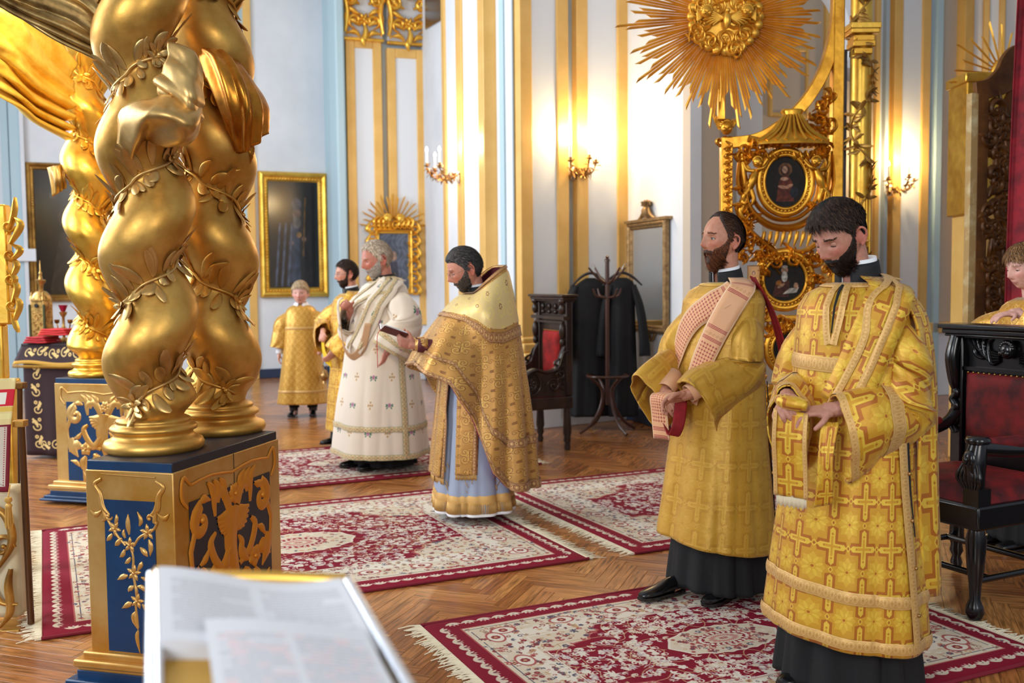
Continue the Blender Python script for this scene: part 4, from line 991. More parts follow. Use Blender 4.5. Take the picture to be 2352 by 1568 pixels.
def framed(name, label, O, U, N, w_, h_, fw, img, mat=GOLDY, cat='painting', depth=.07, beads=True, group=None, metal=False):
    """O = centre on the wall, U along, N out"""
    O = np.asarray(O, float); root = empty(name, tuple(O), 0, label, cat, group)
    prof = [(0, .0), (0, depth * .55), (fw * .12, depth * .8), (fw * .3, depth), (fw * .45, depth * .9), (fw * .6, depth * .55), (fw * .8, depth * .6), (fw, depth * .25), (fw, 0)]
    cor = [(-1, -1), (1, -1), (1, 1), (-1, 1)]
    for k in range(4):
        mb = MB(); a, b = cor[k], cor[(k + 1) % 4]; G = np.zeros((2, len(prof), 3))
        for e, c in enumerate((a, b)):
            for j, (i_, d) in enumerate(prof): G[e, j] = O + U * c[0] * (w_ / 2 - i_) + ZU * c[1] * (h_ / 2 - i_) + N * d
        mb.grid(G); fo = obj('frame_side', mb, mat, root, smooth=40)
    if beads:
        mb = MB(); n = int((w_ + h_) * 2 / (fw * .35)); i_ = fw * .7
        for k in range(n):
            t = k / n * 2 * (w_ + h_ - 4 * i_); ww, hh = w_ - 2 * i_, h_ - 2 * i_
            if t < ww: p = (-ww / 2 + t, -hh / 2)
            elif t < ww + hh: p = (ww / 2, -hh / 2 + t - ww)
            elif t < 2 * ww + hh: p = (ww / 2 - (t - ww - hh), hh / 2)
            else: p = (-ww / 2, hh / 2 - (t - 2 * ww - hh))
            mb.ell(O + U * p[0] + ZU * p[1] + N * depth * .6, (fw * .12,) * 3, 6, 5)
        obj('bead_carving', mb, mat, root, smooth=180, kind='stuff')
    a_, b_ = w_ - 2 * fw + .01, h_ - 2 * fw + .01; R = np.stack([U, N, ZU], 1)
    P = np.array([[O + U * a_ * (u - .5) + ZU * b_ * (v - .5) + N * depth * .35 for v in (0, 1)] for u in (0, 1)])
    pm = imgmat('picture_surface', img, (1, 1), .16, ext='EXTEND', spec=.6).m if img is not None else Mat('mirror_silver', (225, 228, 230), .04, 1.0).m
    obj('mirror_glass' if img is None else 'canvas', MB().grid(P, uv=np.array([[(u, v) for v in (0, 1)] for u in (0, 1)])), pm, root)
    obj('backing', MB().box(O + N * .001, (w_ * .96, .003, h_ * .96), R), DWOOD, root)
    return root
def onwall(seg, px0, px1, py0, py1):
    A = hit(px0, *seg, (py0 + py1) / 2); B = hit(px1, *seg, (py0 + py1) / 2); d = nz(B - A); m = (A + B) / 2
    U = np.array([d[0], d[1], 0]); N = np.array([d[1], -d[0], 0]); z1, z0 = zat(py0, m), zat(py1, m)
    return np.array([m[0], m[1], (z0 + z1) / 2]), U, N, np.linalg.norm(B - A), z1 - z0
O, U, N, w_, h_ = onwall(WA, 594, 751, 396, 682)
framed('painting', 'tall gilt framed portrait of a robed clergyman behind the boy', O + N * .02, U, N, w_, h_, .16, vfig(w_, h_, 'bishop', 3), GOLDY, depth=.10)
O, U, N, w_, h_ = onwall(WA, 64, 236, 376, 692)
framed('painting', 'dark painting in thin gilt frame at left behind the farther twisted column', O + N * .02, U, N, w_, h_, .11, vfig(w_, h_, 'dark', 5), GOLDD, depth=.09)
O, U, N, w_, h_ = onwall(WA, 455, 542, -110, 138)
framed('painting', 'painting high on the wall, its frame edge peeping out right of the twisted columns', O + N * .02, U, N, w_, h_, .1, vfig(w_, h_, 'dark', 8), GOLDD, depth=.08)

def rays(root, O, U, N, r0, lens, angs, wd, mat, th=.012, steps=True):
    for k, (a, L) in enumerate(zip(angs, lens)):
        d = U * math.cos(a) + ZU * math.sin(a); sd = np.cross(N, d); mb = MB()
        offs = ((-1, .86), (0, 1.0), (1, .74)) if steps else ((0, 1.0),)
        if k % 2: offs = tuple((-i, f) for i, f in offs)
        for i, f in offs:
            w0, w1 = wd * .30, wd * .5; c0, c1 = i * wd * .62, i * wd * 1.05
            p0 = O + d * r0; p1 = O + d * (r0 + (L - r0) * f)
            sk = d * wd * .9 * (1 if k % 2 else -1)
            V = [p0 + sd * (c0 - w0), p0 + sd * (c0 + w0), p1 + sd * (c1 + w1) + sk, p1 + sd * (c1 - w1) - sk, p0 + sd * c0 + N * th, p1 + sd * c1 + N * th,
                 ]
            mb.add(V, [(0, 4, 5, 3), (4, 1, 2, 5), (0, 1, 4), (3, 5, 2), (0, 3, 2, 1)])
        obj('ray', mb, mat, root, smooth=20)
def putto(mb, c, r, U=np.array([1., 0, 0]), N=np.array([0, -1., 0]), tilt=0):
    """cherub head with wings"""
    mb.ell(c, (r, r, r * 1.15), 14, 10); mb.ell(c + N * r * .95 - ZU * r * .15, (r * .18, r * .25, r * .2), 8, 6)
    for sx in (-1, 1): mb.ell(c + U * sx * r * .45 + N * r * .72 - ZU * r * .35, (r * .38,) * 3, 8, 6)
    for k in range(9):
        a = k * PI / 8; mb.ell(c + U * math.cos(a) * r * .8 + ZU * (math.sin(a) * r * .8 + r * .25) + N * r * .2, (r * .36,) * 3, 8, 6)
def wing(mb, fr, c, L, ang, sg):
    for k in range(7):
        a = ang + sg * (k * .17); l = L * (1 - k * .09); d = np.array([math.cos(a), math.sin(a)]); p = np.array(c) + d * L * .08 * k * 0
        mb.stroke([p, p + d * l * .5 + np.array([0, .04 * L]), p + d * l], [L * .05, L * .085, L * .02], L * .07, fr, 8)
# small icon in a rayed rococo frame on the pier
O, U, N, w_, h_ = onwall(WP, 846, 952, 540, 664); O = O + N * .17
ir = framed('framed_icon', 'small grey picture in gilded rococo frame with sunburst crest above the white haired priest', O, U, N, w_ * .80, h_ + .16, .07, vfig(.5, .7, 'grey'), GOLDY, depth=.07, beads=False)
mb = MB(); fr = (O + N * .03, U, ZU, N)
for sg in (-1, 1):
    hw, hh = w_ * .40, (h_ + .16) / 2
    for t in np.linspace(-.9, 1, 6):
        mb.scroll((sg * (hw + .02), hh * t), .09, 0 if sg < 0 else PI, 1.1, .022, .05, fr, sg * (1 if int(t * 5) % 2 else -1)); mb.stroke([(sg * hw, hh * t - .05), (sg * (hw + .12), hh * t), (sg * (hw + .05), hh * t + .14)], [.01, .04, .01], .05, fr, 9)
    for t in (.1, .35, .6, .85): mb.scroll((sg * hw * t, hh + .06), .07, 0, 1.1, .02, .05, fr, sg); mb.stroke([(sg * hw * t, hh), (sg * hw * (t + .2), hh + .12), (sg * hw * (t - .1), hh + .2)], [.01, .04, .01], .06, fr, 9)
    putto(mb, O + N * .06 + U * sg * .1 + ZU * (hh + .16), .06, U, N)
obj('rocaille_border', mb, GOLDY, ir, smooth=60, kind='stuff')
rays(ir, O + N * .0 + ZU * ((h_ + .16) / 2 + .02), U, N, .14, [.52 - .05 * (k % 2) for k in range(17)], np.linspace(.1, PI - .1, 17), .028, GOLDY, .02, False)

# pier capital: pierced gold scrollwork with cherub heads
m = (WP[0] + WP[1]) / 2; d = nz(WP[1] - WP[0]); U = np.array([*d, 0]); N = np.array([d[1], -d[0], 0])
for (pa, pb, lab) in ((785, 878, 'gilded pilaster capital of pierced scrolls, left one on the pier'), (884, 982, 'gilded pilaster capital of pierced scrolls, right one on the pier')):
    A = hit(pa, *WP, 60); B = hit(pb, *WP, 60); L = np.linalg.norm(B - A); c = (A + B) / 2; zc1 = zat(98 if pa < 800 else 108, c)
    root = empty('pilaster_capital', (c[0], c[1], zc1), 0, lab, 'capital', 'gilded capitals of the pier'); O = np.array([c[0], c[1], zc1]) + N * .16; fr = (O, U, ZU, N); mb = MB()
    mb.box(O + ZU * .02 - N * .05, (L * .99, .10, .05), np.stack([U, N, ZU], 1)); obj('ledge', mb, GOLDY, root, bevel=.015); mb = MB()
    for sg in (-1, 1):
        mb.scroll((sg * L * .30, .62), .12, PI / 2, 1.2, .035, .06, fr, -sg, tail=[(sg * L * .42, .06), (sg * L * .46, .35)]); mb.scroll((sg * L * .22, .28), .10, -PI / 2, 1.1, .03, .05, fr, sg)
        for q in range(4): mb.stroke([(sg * L * .1, .05 + q * .16), (sg * L * (.22 + .03 * q), .12 + q * .16), (sg * L * .42, .10 + q * .19)], [.015, .045, .008], .05, fr, 10)
        mb.stroke([(sg * L * .46, .1), (sg * L * .40, .4), (sg * L * .50, .75)], [.03, .04, .03], .06, fr, 12); wing(mb, fr, (sg * .06, .75), L * .5, 0 if sg > 0 else PI, sg)
    mb.flower((0, .3), .12, .05, fr, 7); mb.stroke([(0, 0), (.03, .12), (0, .26)], [.04, .05, .01], .06, fr, 8); mb.stroke([(0, -.1), (-.02, 0), (0, .1)], [.01, .05, .02], .05, fr, 8)
    putto(mb, O + ZU * .78 + N * .05, .11, U, N)
    obj('scrollwork', mb, GOLDY, root, smooth=60); obj('shell_top', MB().box(O + ZU * 1.0 - N * .06, (L * 1.0, .2, .08), np.stack([U, N, ZU], 1)), GOLDY, root, bevel=.02)
    obj('ground', MB().box(O + ZU * .5 - N * .10, (L * .96, .03, 1.0), np.stack([U, N, ZU], 1)), PANELW, root)

# mirror
O, U, N, w_, h_ = onwall(WCC, 1452, 1541, 508, 762)
MG = gilt('aged_mirror_frame', (168, 136, 92), (112, 84, 52), .45, metal=.6, scale=20)
mr = framed('wall_mirror', 'narrow wall mirror in aged gilt frame with vase and horn crest', O + N * .02, U, N, w_, h_, .085, None, MG, 'mirror', depth=.06)
mb = MB(); fr = (O + N * .05, U, ZU, N); s = h_ / 254
mb.box(O + N * .04 + ZU * (h_ / 2 + .01), (w_ * 1.08, .08, .03), np.stack([U, N, ZU], 1))
mb.lathe([(0, 0), (.035, 0), (.03, .02), (.05, .05), (.055, .09), (.03, .13), (.05, .15), (.06, .18), (0, .19)], O + N * .05 + ZU * (h_ / 2 + .02), 12)
for sg in (-1, 1):
    mb.tube(cr([O + N * .05 + U * sg * .03 + ZU * (h_ / 2 + .17), O + N * .05 + U * sg * .09 + ZU * (h_ / 2 + .07), O + N * .05 + U * sg * .17 + ZU * (h_ / 2 + .03), O + N * .05 + U * sg * .21 + ZU * (h_ / 2 + .03)], 14), [.008, .022, .014, .004], 8)
    mb.tube(cr([O + N * .04 + U * sg * .18 + ZU * (-h_ / 2), O + N * .04 + U * sg * .1 + ZU * (-h_ / 2 - .08), O + N * .04 + ZU * (-h_ / 2 - .01)], 14), [.014, .016, .012], 8)
    mb.lathe([(0, 0), (.03, -.02), (.022, -.07), (.012, -.12), (0, -.14)], O + N * .04 + U * sg * w_ * .47 + ZU * (-h_ / 2), 10)
    for q in range(4): mb.stroke([(sg * .01 * q, h_ / 2 + .12), (sg * (.02 + .02 * q), h_ / 2 + .2), (sg * (.04 + .02 * q), h_ / 2 + .22 - .02 * q)], [.006, .014, .003], .02, fr, 7)
obj('crest_and_apron', mb, MG, mr, smooth=50, kind='stuff')

# ------------------------------------------------------------------ wall candle brackets
FLAME = Mat('lamp_flame', (255, 220, 160)); FLAME.b.inputs['Emission Color'].default_value = (1, .78, .45, 1); FLAME.b.inputs['Emission Strength'].default_value = 60; FLAME = FLAME.m
CANDLE = Mat('ivory_candle', (240, 236, 226), .5).m
BRZ = gilt('bronze_bracket', (186, 146, 90), (110, 80, 48), .35, metal=.85, scale=40)
def sconce(seg, px, py, reach, side, label, sc_=1.0, power=45, out=.12):
    A = hit(px, *seg, py); d = nz(seg[1] - seg[0]); U = np.array([*d, 0]); N = np.array([d[1], -d[0], 0]); z = zat(py, A); O = np.array([A[0], A[1], z]) + N * out
    root = empty('wall_sconce', tuple(O), 0, label, 'lamp', 'leafy candle brackets')
    obj('backplate', MB().lathe([(0, 0), (.05, 0), (.045, .02), (.02, .03), (0, .035)], O - ZU * .05, 20, np.stack([U, ZU * 1.5, N], 1)), Mat('white_backplate', (226, 226, 226), .4).m, root, smooth=50)
    r = random.Random(int(px))
    for k, a in enumerate((-1.0, 0.0, 1.0)):
        D = nz(N * 1.0 + U * a * 1.1 * side + U * .15 * side); E = O + D * reach * sc_ + ZU * .04 + ZU * (.03 if k == 1 else 0)
        P = cr([O, O + D * reach * .35 * sc_ - ZU * .07, O + D * reach * .8 * sc_ - ZU * .05, E], 16); mb = MB().tube(P, .008, 6)
        for q in range(34):
            i = r.randint(2, 15); p = P[i]; dd = nz(np.array([r.uniform(-1, 1), r.uniform(-1, 1), r.uniform(-1, 1)])); mb.tube(cr([p, p + dd * .045 + ZU * .01, p + dd * .075], 6), [.004, .014, .002], 5, flat=.4)
        mb.lathe([(0, 0), (.03, .01), (.036, .02), (.014, .025), (.018, .05), (0, .05)], E, 12); arm = obj('leafy_arm', mb, BRZ, root, smooth=60)
        obj('candle', MB().tube([E + ZU * .05, E + ZU * .18], .012, 10), CANDLE, arm, smooth=60, keep=True)
        obj('flame_bulb', MB().lathe([(0, 0), (.012, .01), (.014, .025), (.006, .05), (0, .06)], E + ZU * .18, 10), FLAME, arm, smooth=60)
        point('sconce_lamp', tuple(E + ZU * .30), power / 3, (1, .72, .36), .03)
    return root
WM_fix = True
sconce(WS, 1082, 398, .30, -1, 'lit leafy candle bracket on the side wall, above the reading priest', 1.25, 62, .15)
sconce(WBB, 1310, 388, .20, 1, 'lit leafy candle bracket on the white wall above the dark armchair', 1.2, 50, .05)
sconce(WD, 2024, 430, .26, 1, 'lit leafy candle bracket beside the gilded vine column', 1.1, 60, .14)

GOLDY_ = GOLDY; GOLDY = gilt('screen_gilding', (226, 168, 58), (168, 108, 28), .34, metal=.88)
# ------------------------------------------------------------------ gilded openwork screen with oval icons
yK = 7.2; KU, KN = np.array([1., 0, 0]), np.array([0, -1., 0]); sK = yK / FPX; KO = at(1800, 500, yK); KF = (KO, KU, ZU, KN)
kq = lambda px, py: ((px - 1800) * sK, (500 - py) * sK)
K3 = lambda px, py, n=0.0: KO + KU * kq(px, py)[0] + ZU * kq(px, py)[1] + KN * n
scr = empty('gilded_screen', (KO[0], KO[1], 0), 0, 'tall gilded openwork screen with oval icons behind the two gold robed deacons', 'screen')
zt, z0 = K3(0, 318)[2], 0.0; x0, x1 = K3(1655, 0)[0], K3(1681, 0)[0]
obj('left_post', MB().box(((x0 + x1) / 2, yK, zt / 2 + .01), (x1 - x0, .08, zt - .02)), GOLDO2 if 'GOLDO2' in globals() else GOLDY, scr, bevel=.006)
x2, x3 = K3(1906, 0)[0], K3(1931, 0)[0]; ztop = K3(0, -60)[2]
obj('right_post', MB().box(((x2 + x3) / 2, yK, ztop / 2 + .01), (x3 - x2, .09, ztop - .02)), GOLDY, scr, bevel=.008)
mb = MB(); P = cr([K3(1678, 330), K3(1735, 322), K3(1790, 292), K3(1846, 240), K3(1890, 165), K3(1914, 70), K3(1918, -20)], 40)
G = np.zeros((40, 4, 3)); T = np.gradient(P, axis=0); T /= np.linalg.norm(T, axis=1)[:, None]; S = np.cross(T, KN)
for j, (a, b) in enumerate(((-1, .04), (1, .04), (1, -.04), (-1, -.04))): G[:, j] = P + S * a * .040 + KN * b
mb.grid(G, cv=True, caps=True); obj('curved_top_rail', mb, GOLDY, scr, smooth=30, bevel=.006)
# cherub finial on the left post
mb = MB(); c = K3(1667, 296, .02); putto(mb, c, .045); wing(mb, KF, kq(1652, 300), .13, 2.0, -1); wing(mb, KF, kq(1680, 300), .10, 1.0, 1)
for k in range(5): mb.scroll(kq(1652 + 6 * k, 325 + 6 * (k % 2)), .03, k, 1, .010, .03, KF, 1 if k % 2 else -1)
obj('cherub_finial', mb, GOLDY, scr, smooth=60)
mb = MB(); r = random.Random(4)
for k in range(26):
    py = 345 + k * 17; mb.stroke([kq(1660, py), kq(1676, py - 8), kq(1664, py - 18)], [.006, .016, .004], .03, (KO + KN * .04, KU, ZU, KN), 8); mb.scroll(kq(1668, py), .02, r.uniform(0, 6), 1, .007, .028, (KO + KN * .04, KU, ZU, KN), 1 if k % 2 else -1)
obj('post_carving', mb, GOLDY, scr, smooth=60, kind='stuff')
# canopy above the upper icon
mb = MB(); F2 = (KO + KN * .03, KU, ZU, KN)
prof = [(0, 0), (.27, 0), (.262, .02), (.20, .055), (.13, .09), (.075, .14), (.06, .20), (.085, .235), (.07, .25), (0, .25)]
mb.lathe([(a, b) for a, b in prof], K3(1812, 338, .06), 28, np.diag([1, .45, 1]))
for k in range(11): a = PI * (k + .5) / 11; mb.tube(cr([K3(1812, 338, .06) + np.array([math.cos(a) * .26, -math.sin(a) * .11, .02]), K3(1812, 338, .06) + np.array([math.cos(a) * .14, -math.sin(a) * .07, .10]), K3(1812, 338, .06) + np.array([math.cos(a) * .06, -math.sin(a) * .035, .21])], 10), [.016, .012, .008], 6)
obj('canopy', mb, GOLDY, scr, smooth=50)
mb = MB()
for sg in (-1, 1):
    f = lambda px, py: kq(1800 + sg * (px - 1800), py)
    mb.stroke([f(1808, 335), f(1850, 330), f(1885, 322)], [.03, .03, .03], .05, F2, 10)
    for k in range(6): mb.stroke([f(1812 + k * 13, 322), f(1816 + k * 13, 346)], [.012, .013], .07, F2, 5)
    for k in range(5): mb.stroke([f(1815 + k * 15, 350), f(1822 + k * 15, 366 + 4 * (k % 2)), f(1832 + k * 15, 350)], [.01, .022, .01], .045, F2, 9)
    mb.scroll(f(1893, 345), .04, 0, 1.2, .014, .06, F2, sg)
    # hanging drape and putto
    mb.stroke([f(1900, 352), f(1896, 400), f(1888, 450), f(1902, 490), f(1880, 512)], [.02, .03, .04, .03, .012], .045, F2, 20)
    mb.stroke([f(1905, 360), f(1908, 420), f(1898, 455)], [.008, .012, .006], .05, F2, 12)
    putto(mb, K3(1800 + sg * 66, 376, .07), .035)
    mb.tube(cr([K3(1800 + sg * 68, 392, .05), K3(1800 + sg * 76, 415, .06), K3(1800 + sg * 84, 436, .05)], 10), [.020, .032, .028], 10)
    mb.tube(cr([K3(1800 + sg * 66, 392, .07), K3(1800 + sg * 52, 388, .08), K3(1800 + sg * 40, 372, .06)], 10), [.016, .013, .009], 8)
    mb.tube(cr([K3(1800 + sg * 74, 396, .07), K3(1800 + sg * 90, 392, .06), K3(1800 + sg * 98, 376, .06)], 10), [.015, .012, .009], 8)
    mb.tube(cr([K3(1800 + sg * 84, 436, .06), K3(1800 + sg * 96, 455, .06), K3(1800 + sg * 84, 478, .05)], 10), [.024, .018, .010], 8)
    mb.tube(cr([K3(1800 + sg * 80, 438, .06), K3(1800 + sg * 74, 462, .07), K3(1800 + sg * 88, 480, .05)], 10), [.022, .016, .010], 8)
    wing(mb, F2, f(1876, 395), .10, .9 if sg > 0 else PI - .9, -sg)
obj('putti_and_drapes', mb, GOLDY, scr, smooth=60, kind='stuff')
def ovalicon(px, py, rx, ry, kind, fw, lab):
    c = K3(px, py, .035); t = np.linspace(0, 2 * PI, 49)[:-1]
    def ring(a, off, r_):
        m_ = MB(); P = np.stack([c[0] + (rx + a) * sK * np.cos(t), np.full(48, c[1] - off), c[2] + (ry + a) * sK * np.sin(t)], -1)
        an = np.linspace(0, 2 * PI, 8, endpoint=False); Rd = P - c; Rd[:, 1] = 0; Rd /= np.linalg.norm(Rd, axis=1)[:, None]
        G = P[:, None] + r_ * (np.cos(an)[None, :, None] * Rd[:, None] + np.sin(an)[None, :, None] * KN); m_.grid(G, cu=True, cv=True); return m_
    po = obj('icon_panel', MB().lathe([(0, 0), (1, 0)], (0, 0, 0), 48), imgmat('oval_icon', vfig(rx * 2 * .004, ry * 2 * .004, kind), (1, 1), .3, ext='EXTEND').m, scr, keep=False) if False else None
    uu = np.linspace(0, 1, 8)[:, None]; G = np.stack([c[0] + rx * sK * uu * np.cos(t), c[1] + 0 * uu * t + .002, c[2] + ry * sK * uu * np.sin(t)], -1)
    UV = np.stack([.5 + .5 * uu * np.cos(t), .5 + .5 * uu * np.sin(t)], -1)
    obj('icon_panel', MB().grid(G, cv=True, uv=UV), imgmat('oval_icon', vfig(rx * 2 * .004, ry * 2 * .004, kind), (1, 1), .55, ext='EXTEND', spec=.2).m, scr, label=lab)
    obj('oval_moulding', ring(3, .01, .014), GOLDY, scr, smooth=180); m_ = ring(fw, .0, .026)
    for k in range(40):
        a = k / 40 * 2 * PI; p = c + np.array([math.cos(a) * (rx + fw * .55) * sK, -.015, math.sin(a) * (ry + fw * .55) * sK]); m_.ell(p, (.012, .012, .012), 6, 5)
    obj('oval_frame', m_, GOLDY, scr, smooth=180)
ovalicon(1800, 420, 46, 58, 'lady', 14, 'dark oval icon of a veiled woman')
ovalicon(1800, 641, 47, 49, 'elder', 16, 'dark oval icon of a white bearded elder')
ovalicon(1808, 800, 34, 40, 'dark', 14, 'lowest dark oval icon'); ovalicon(1800, 960, 46, 54, 'elder', 14, 'fourth dark oval icon from the top')
# rocaille filler between and around the icons
mb = MB(); r = random.Random(12)
mb.stroke([kq(1706, 400), kq(1716, 470), kq(1755, 512), kq(1800, 524), kq(1845, 512), kq(1882, 470), kq(1892, 400)], [.012, .02, .026, .028, .026, .02, .012], .07, F2, 40)
mb.stroke([kq(1720, 402), kq(1730, 462), kq(1765, 497), kq(1800, 505), kq(1836, 497), kq(1868, 462), kq(1878, 402)], [.01, .014, .016, .016, .016, .014, .01], .05, F2, 40)
for k in range(8):
    px = 1750 + k * 15; mb.tube([K3(px + 3, 532, .04), K3(px, 545, .05), K3(px - 5, 566, .035)], [.013, .016, .005], 8)
mb.stroke([kq(1690, 500), kq(1740, 548), kq(1790, 590), kq(1800, 600)], [.02, .02, .018, .008], .06, F2, 24); mb.stroke([kq(1900, 500), kq(1870, 560), kq(1830, 578), kq(1795, 556)], [.02, .02, .018, .008], .06, F2, 24)
spots = [(1700, 480), (1712, 520), (1698, 545), (1722, 560), (1705, 590), (1742, 590), (1760, 570), (1780, 600), (1820, 598), (1850, 592), (1875, 600), (1890, 570), (1888, 540), (1880, 515), (1895, 620), (1870, 640), (1745, 615), (1738, 650), (1735, 690), (1750, 720), (1868, 690), (1855, 715), (1890, 670), (1790, 740), (1815, 742), (1765, 760), (1850, 762), (1700, 440), (1698, 640), (1700, 690), (1710, 740), (1885, 740), (1730, 800), (1880, 820), (1740, 860), (1870, 880), (1700, 850), (1800, 880), (1700, 930), (1890, 950), (1745, 1000), (1860, 1010), (1800, 1040), (1715, 1060), (1885, 1080), (1800, 1100), (1850, 300), (1870, 280), (1885, 255), (1893, 300), (1880, 320), (1900, 230), (1725, 500), (1868, 478), (1730, 350), (1872, 352), (1700, 362)]
for (px, py) in spots:
    a = r.uniform(0, 6.28); q0 = np.array(kq(px + r.uniform(-4, 4), py + r.uniform(-4, 4)))
    mb.scroll(q0, r.uniform(.035, .055), a, 1.1, .014, .05, F2, r.choice((-1, 1)), tail=[q0 + np.array([math.cos(a + 1.8), math.sin(a + 1.8)]) * .09])
    for k in range(4):
        b = a + r.uniform(-2.5, 2.5); L = r.uniform(.05, .09); d = np.array([math.cos(b), math.sin(b)]); e = np.array([-d[1], d[0]]) * r.uniform(-.03, .03)
        mb.stroke([q0, q0 + d * L * .6 + e, q0 + d * L], [.008, .018, .003], .055, F2, 7)
obj('rocaille_carving', mb, GOLDY, scr, smooth=60, kind='stuff')
for t in np.linspace(.15, 1.95, 8):
    pass
tg = MB()
for pz in (.25, .75, 1.25): tg.box(((x0 + x3) / 2, yK + .01, pz), (x3 - x0, .05, .05))
obj('cross_rail', tg, GOLDY, scr, bevel=.006, kind='stuff')
# little flat icon hung on the screen
O = K3(1726, 631, .075); framed('small_icon', 'tiny square icon on the gilded screen beside the lower oval painting', O, KU, KN, 28 * sK, 46 * sK, .006, vfig(.09, .14, 'icon'), GOLDD, 'icon', depth=.012, beads=False)
# pole carrying the sunburst
SB = at(1664, 40, 7.05); sb = empty('sunburst', (SB[0], SB[1] , SB[2]), 0, 'large gilded sunburst of straight rays with dove and clouds, high above the deacons', 'ornament')
obj('support_pole', MB().box((SB[0] + .0, 7.15, (zt + .12 + SB[2]) / 2), (.05, .05, SB[2] - zt - .12)), GOLDY, sb, bevel=.004)
GR = gilt('sunburst_gold', (236, 184, 76), (208, 146, 44), .38, metal=.72)
r = random.Random(9); n = 46; angs = [2 * PI * (k + .5) / n for k in range(n)]; lens = [(200 + r.uniform(-8, 36) + 18 * (k % 2)) * 7.05 / FPX for k in range(n)]
rays(sb, SB, KU, KN, 70 * 7.05 / FPX, lens, angs, .021, GR, .014)
mb = MB(); mb.ell(SB + KN * .0, (.25, .05, .25), 40, 16); s7 = 7.05 / FPX; fr = (SB + KN * .035, KU, ZU, KN); obj('cloud_disc', mb, GR, sb, smooth=180)
mb = MB()
for k in range(26):
    a = k * 2.4; rr = .06 + .17 * math.sqrt((k % 13) / 13); mb.scroll((math.cos(a) * rr, math.sin(a) * rr - .03), .06, a, 1.4, .014, .035, fr, 1 if k % 2 else -1)
for k in range(24): a = k * PI / 12; mb.ell(SB + KU * math.cos(a) * .235 + ZU * math.sin(a) * .235 + KN * .03, (.036, .03, .036), 10, 7)
obj('cloud_scroll', mb, GR, sb, smooth=60, kind='stuff')
mb = MB(); fr2 = (SB + KN * .07, KU, ZU, KN)
for sg in (-1, 1): wing(mb, fr2, (sg * .02, -.02), .20, PI / 2 - sg * 1.15, -sg)
mb.ell(SB + KN * .09 - ZU * .04, (.028, .03, .06), 12, 9); mb.ell(SB + KN * .11 + ZU * .02, (.018,) * 3, 10, 7); obj('dove', mb, GR, sb, smooth=60)
for sg in (-1, 1):
    mb = MB(); putto(mb, SB + KU * sg * .14 + ZU * .02 + KN * .08, .04); wing(mb, fr2, (sg * .20, -.04), .09, PI / 2, sg); obj('cherub_head', mb, GR, sb, smooth=60)

GOLDY = GOLDY_
# dark strip and vine column right of the screen
yc = 7.45; xa, xb = at(1933, 300, yc)[0], at(1951, 300, yc)[0]
obj('dark_pier', MB().box(((xa + xb) / 2, yc + .1, at(1940, 118, yc)[2] / 2), (xb - xa, .1, at(1940, 118, yc)[2])), Mat('slate_paint', (62, 64, 76), .6).m, kind='structure', smooth=None) if False else None
gc = empty('vine_column', (at(1975, 800, 7.35)[0], 7.35, 0), 0, 'slender gilded column wound with leafy vines right of the openwork screen', 'column')
cx_ = at(1976, 300, 7.35)[0]; r_ = 24 * 7.35 / FPX
obj('dark_backing', MB().box((at(1942, 300, 7.3)[0], 7.42, 1.6), (.062, .1, 3.2)), Mat('slate_paint', (58, 60, 74), .6).m, gc)
zfl = at(1976, 455, 7.35)[2]
obj('shaft', MB().lathe([(0, .0), (r_ * 1.25, .0), (r_ * 1.25, .12), (r_, .16), (r_, 4.2), (0, 4.2)], (cx_, 7.35, 0), 28), GOLDY, gc, smooth=50)
mb = MB()
for k in range(14): a = PI + k * PI / 13; mb.tube([(cx_ + math.cos(a) * r_, 7.35 + math.sin(a) * r_, .16), (cx_ + math.cos(a) * r_, 7.35 + math.sin(a) * r_, zfl)], .007, 6)
obj('fluting', mb, GOLDY, gc, smooth=60, kind='stuff')
mb = MB(); R_, pt = csurf((cx_, 7.35), r_ * .9, 0, 1, 1, 0); r = random.Random(5)
for z in np.arange(.4, 3.6, .035):
    ph = PI * 1.5 + 1.3 * math.sin(z * 9)
    for k in range(2): surf_leaf(mb, pt, ph, z, r_, r.uniform(0, 6.28), r.uniform(.05, .09), .014, .045, .012)
zz = np.linspace(.4, 3.6, 160); mb.tube(pt(PI * 1.5 + 1.3 * np.sin(zz * 9), zz, .012), .007, 6); obj('vine', mb, GOLDD, gc, smooth=180, kind='stuff')
zc3 = at(1976, 125, 7.3)[2]; mb = MB()
for (dz, w2) in ((0, .13), (.05, .16), (.09, .15), (.14, .20), (.17, .22)): mb.box((cx_ - .01, 7.33, zc3 + dz + .02), (w2, w2, .045))
obj('capital', mb, GOLDY, gc, bevel=.006, kind='stuff')
# white arch springing above the screen
mb = MB(); C0 = at(1760, 120, 9.5); t = np.linspace(-.35, .9, 30)
G = np.zeros((30, 4, 3)); 
for j, (rr, yy) in enumerate(((.76, 9.4), (.95, 9.4), (.95, 9.8), (.76, 9.8))): G[:, j] = np.stack([C0[0] + rr * np.cos(t), np.full(30, yy), C0[2] + rr * np.sin(t) + .1], -1)
mb.grid(G, cv=True, caps=True); obj('trim_arch', mb, WALLW, kind='structure', smooth=40)

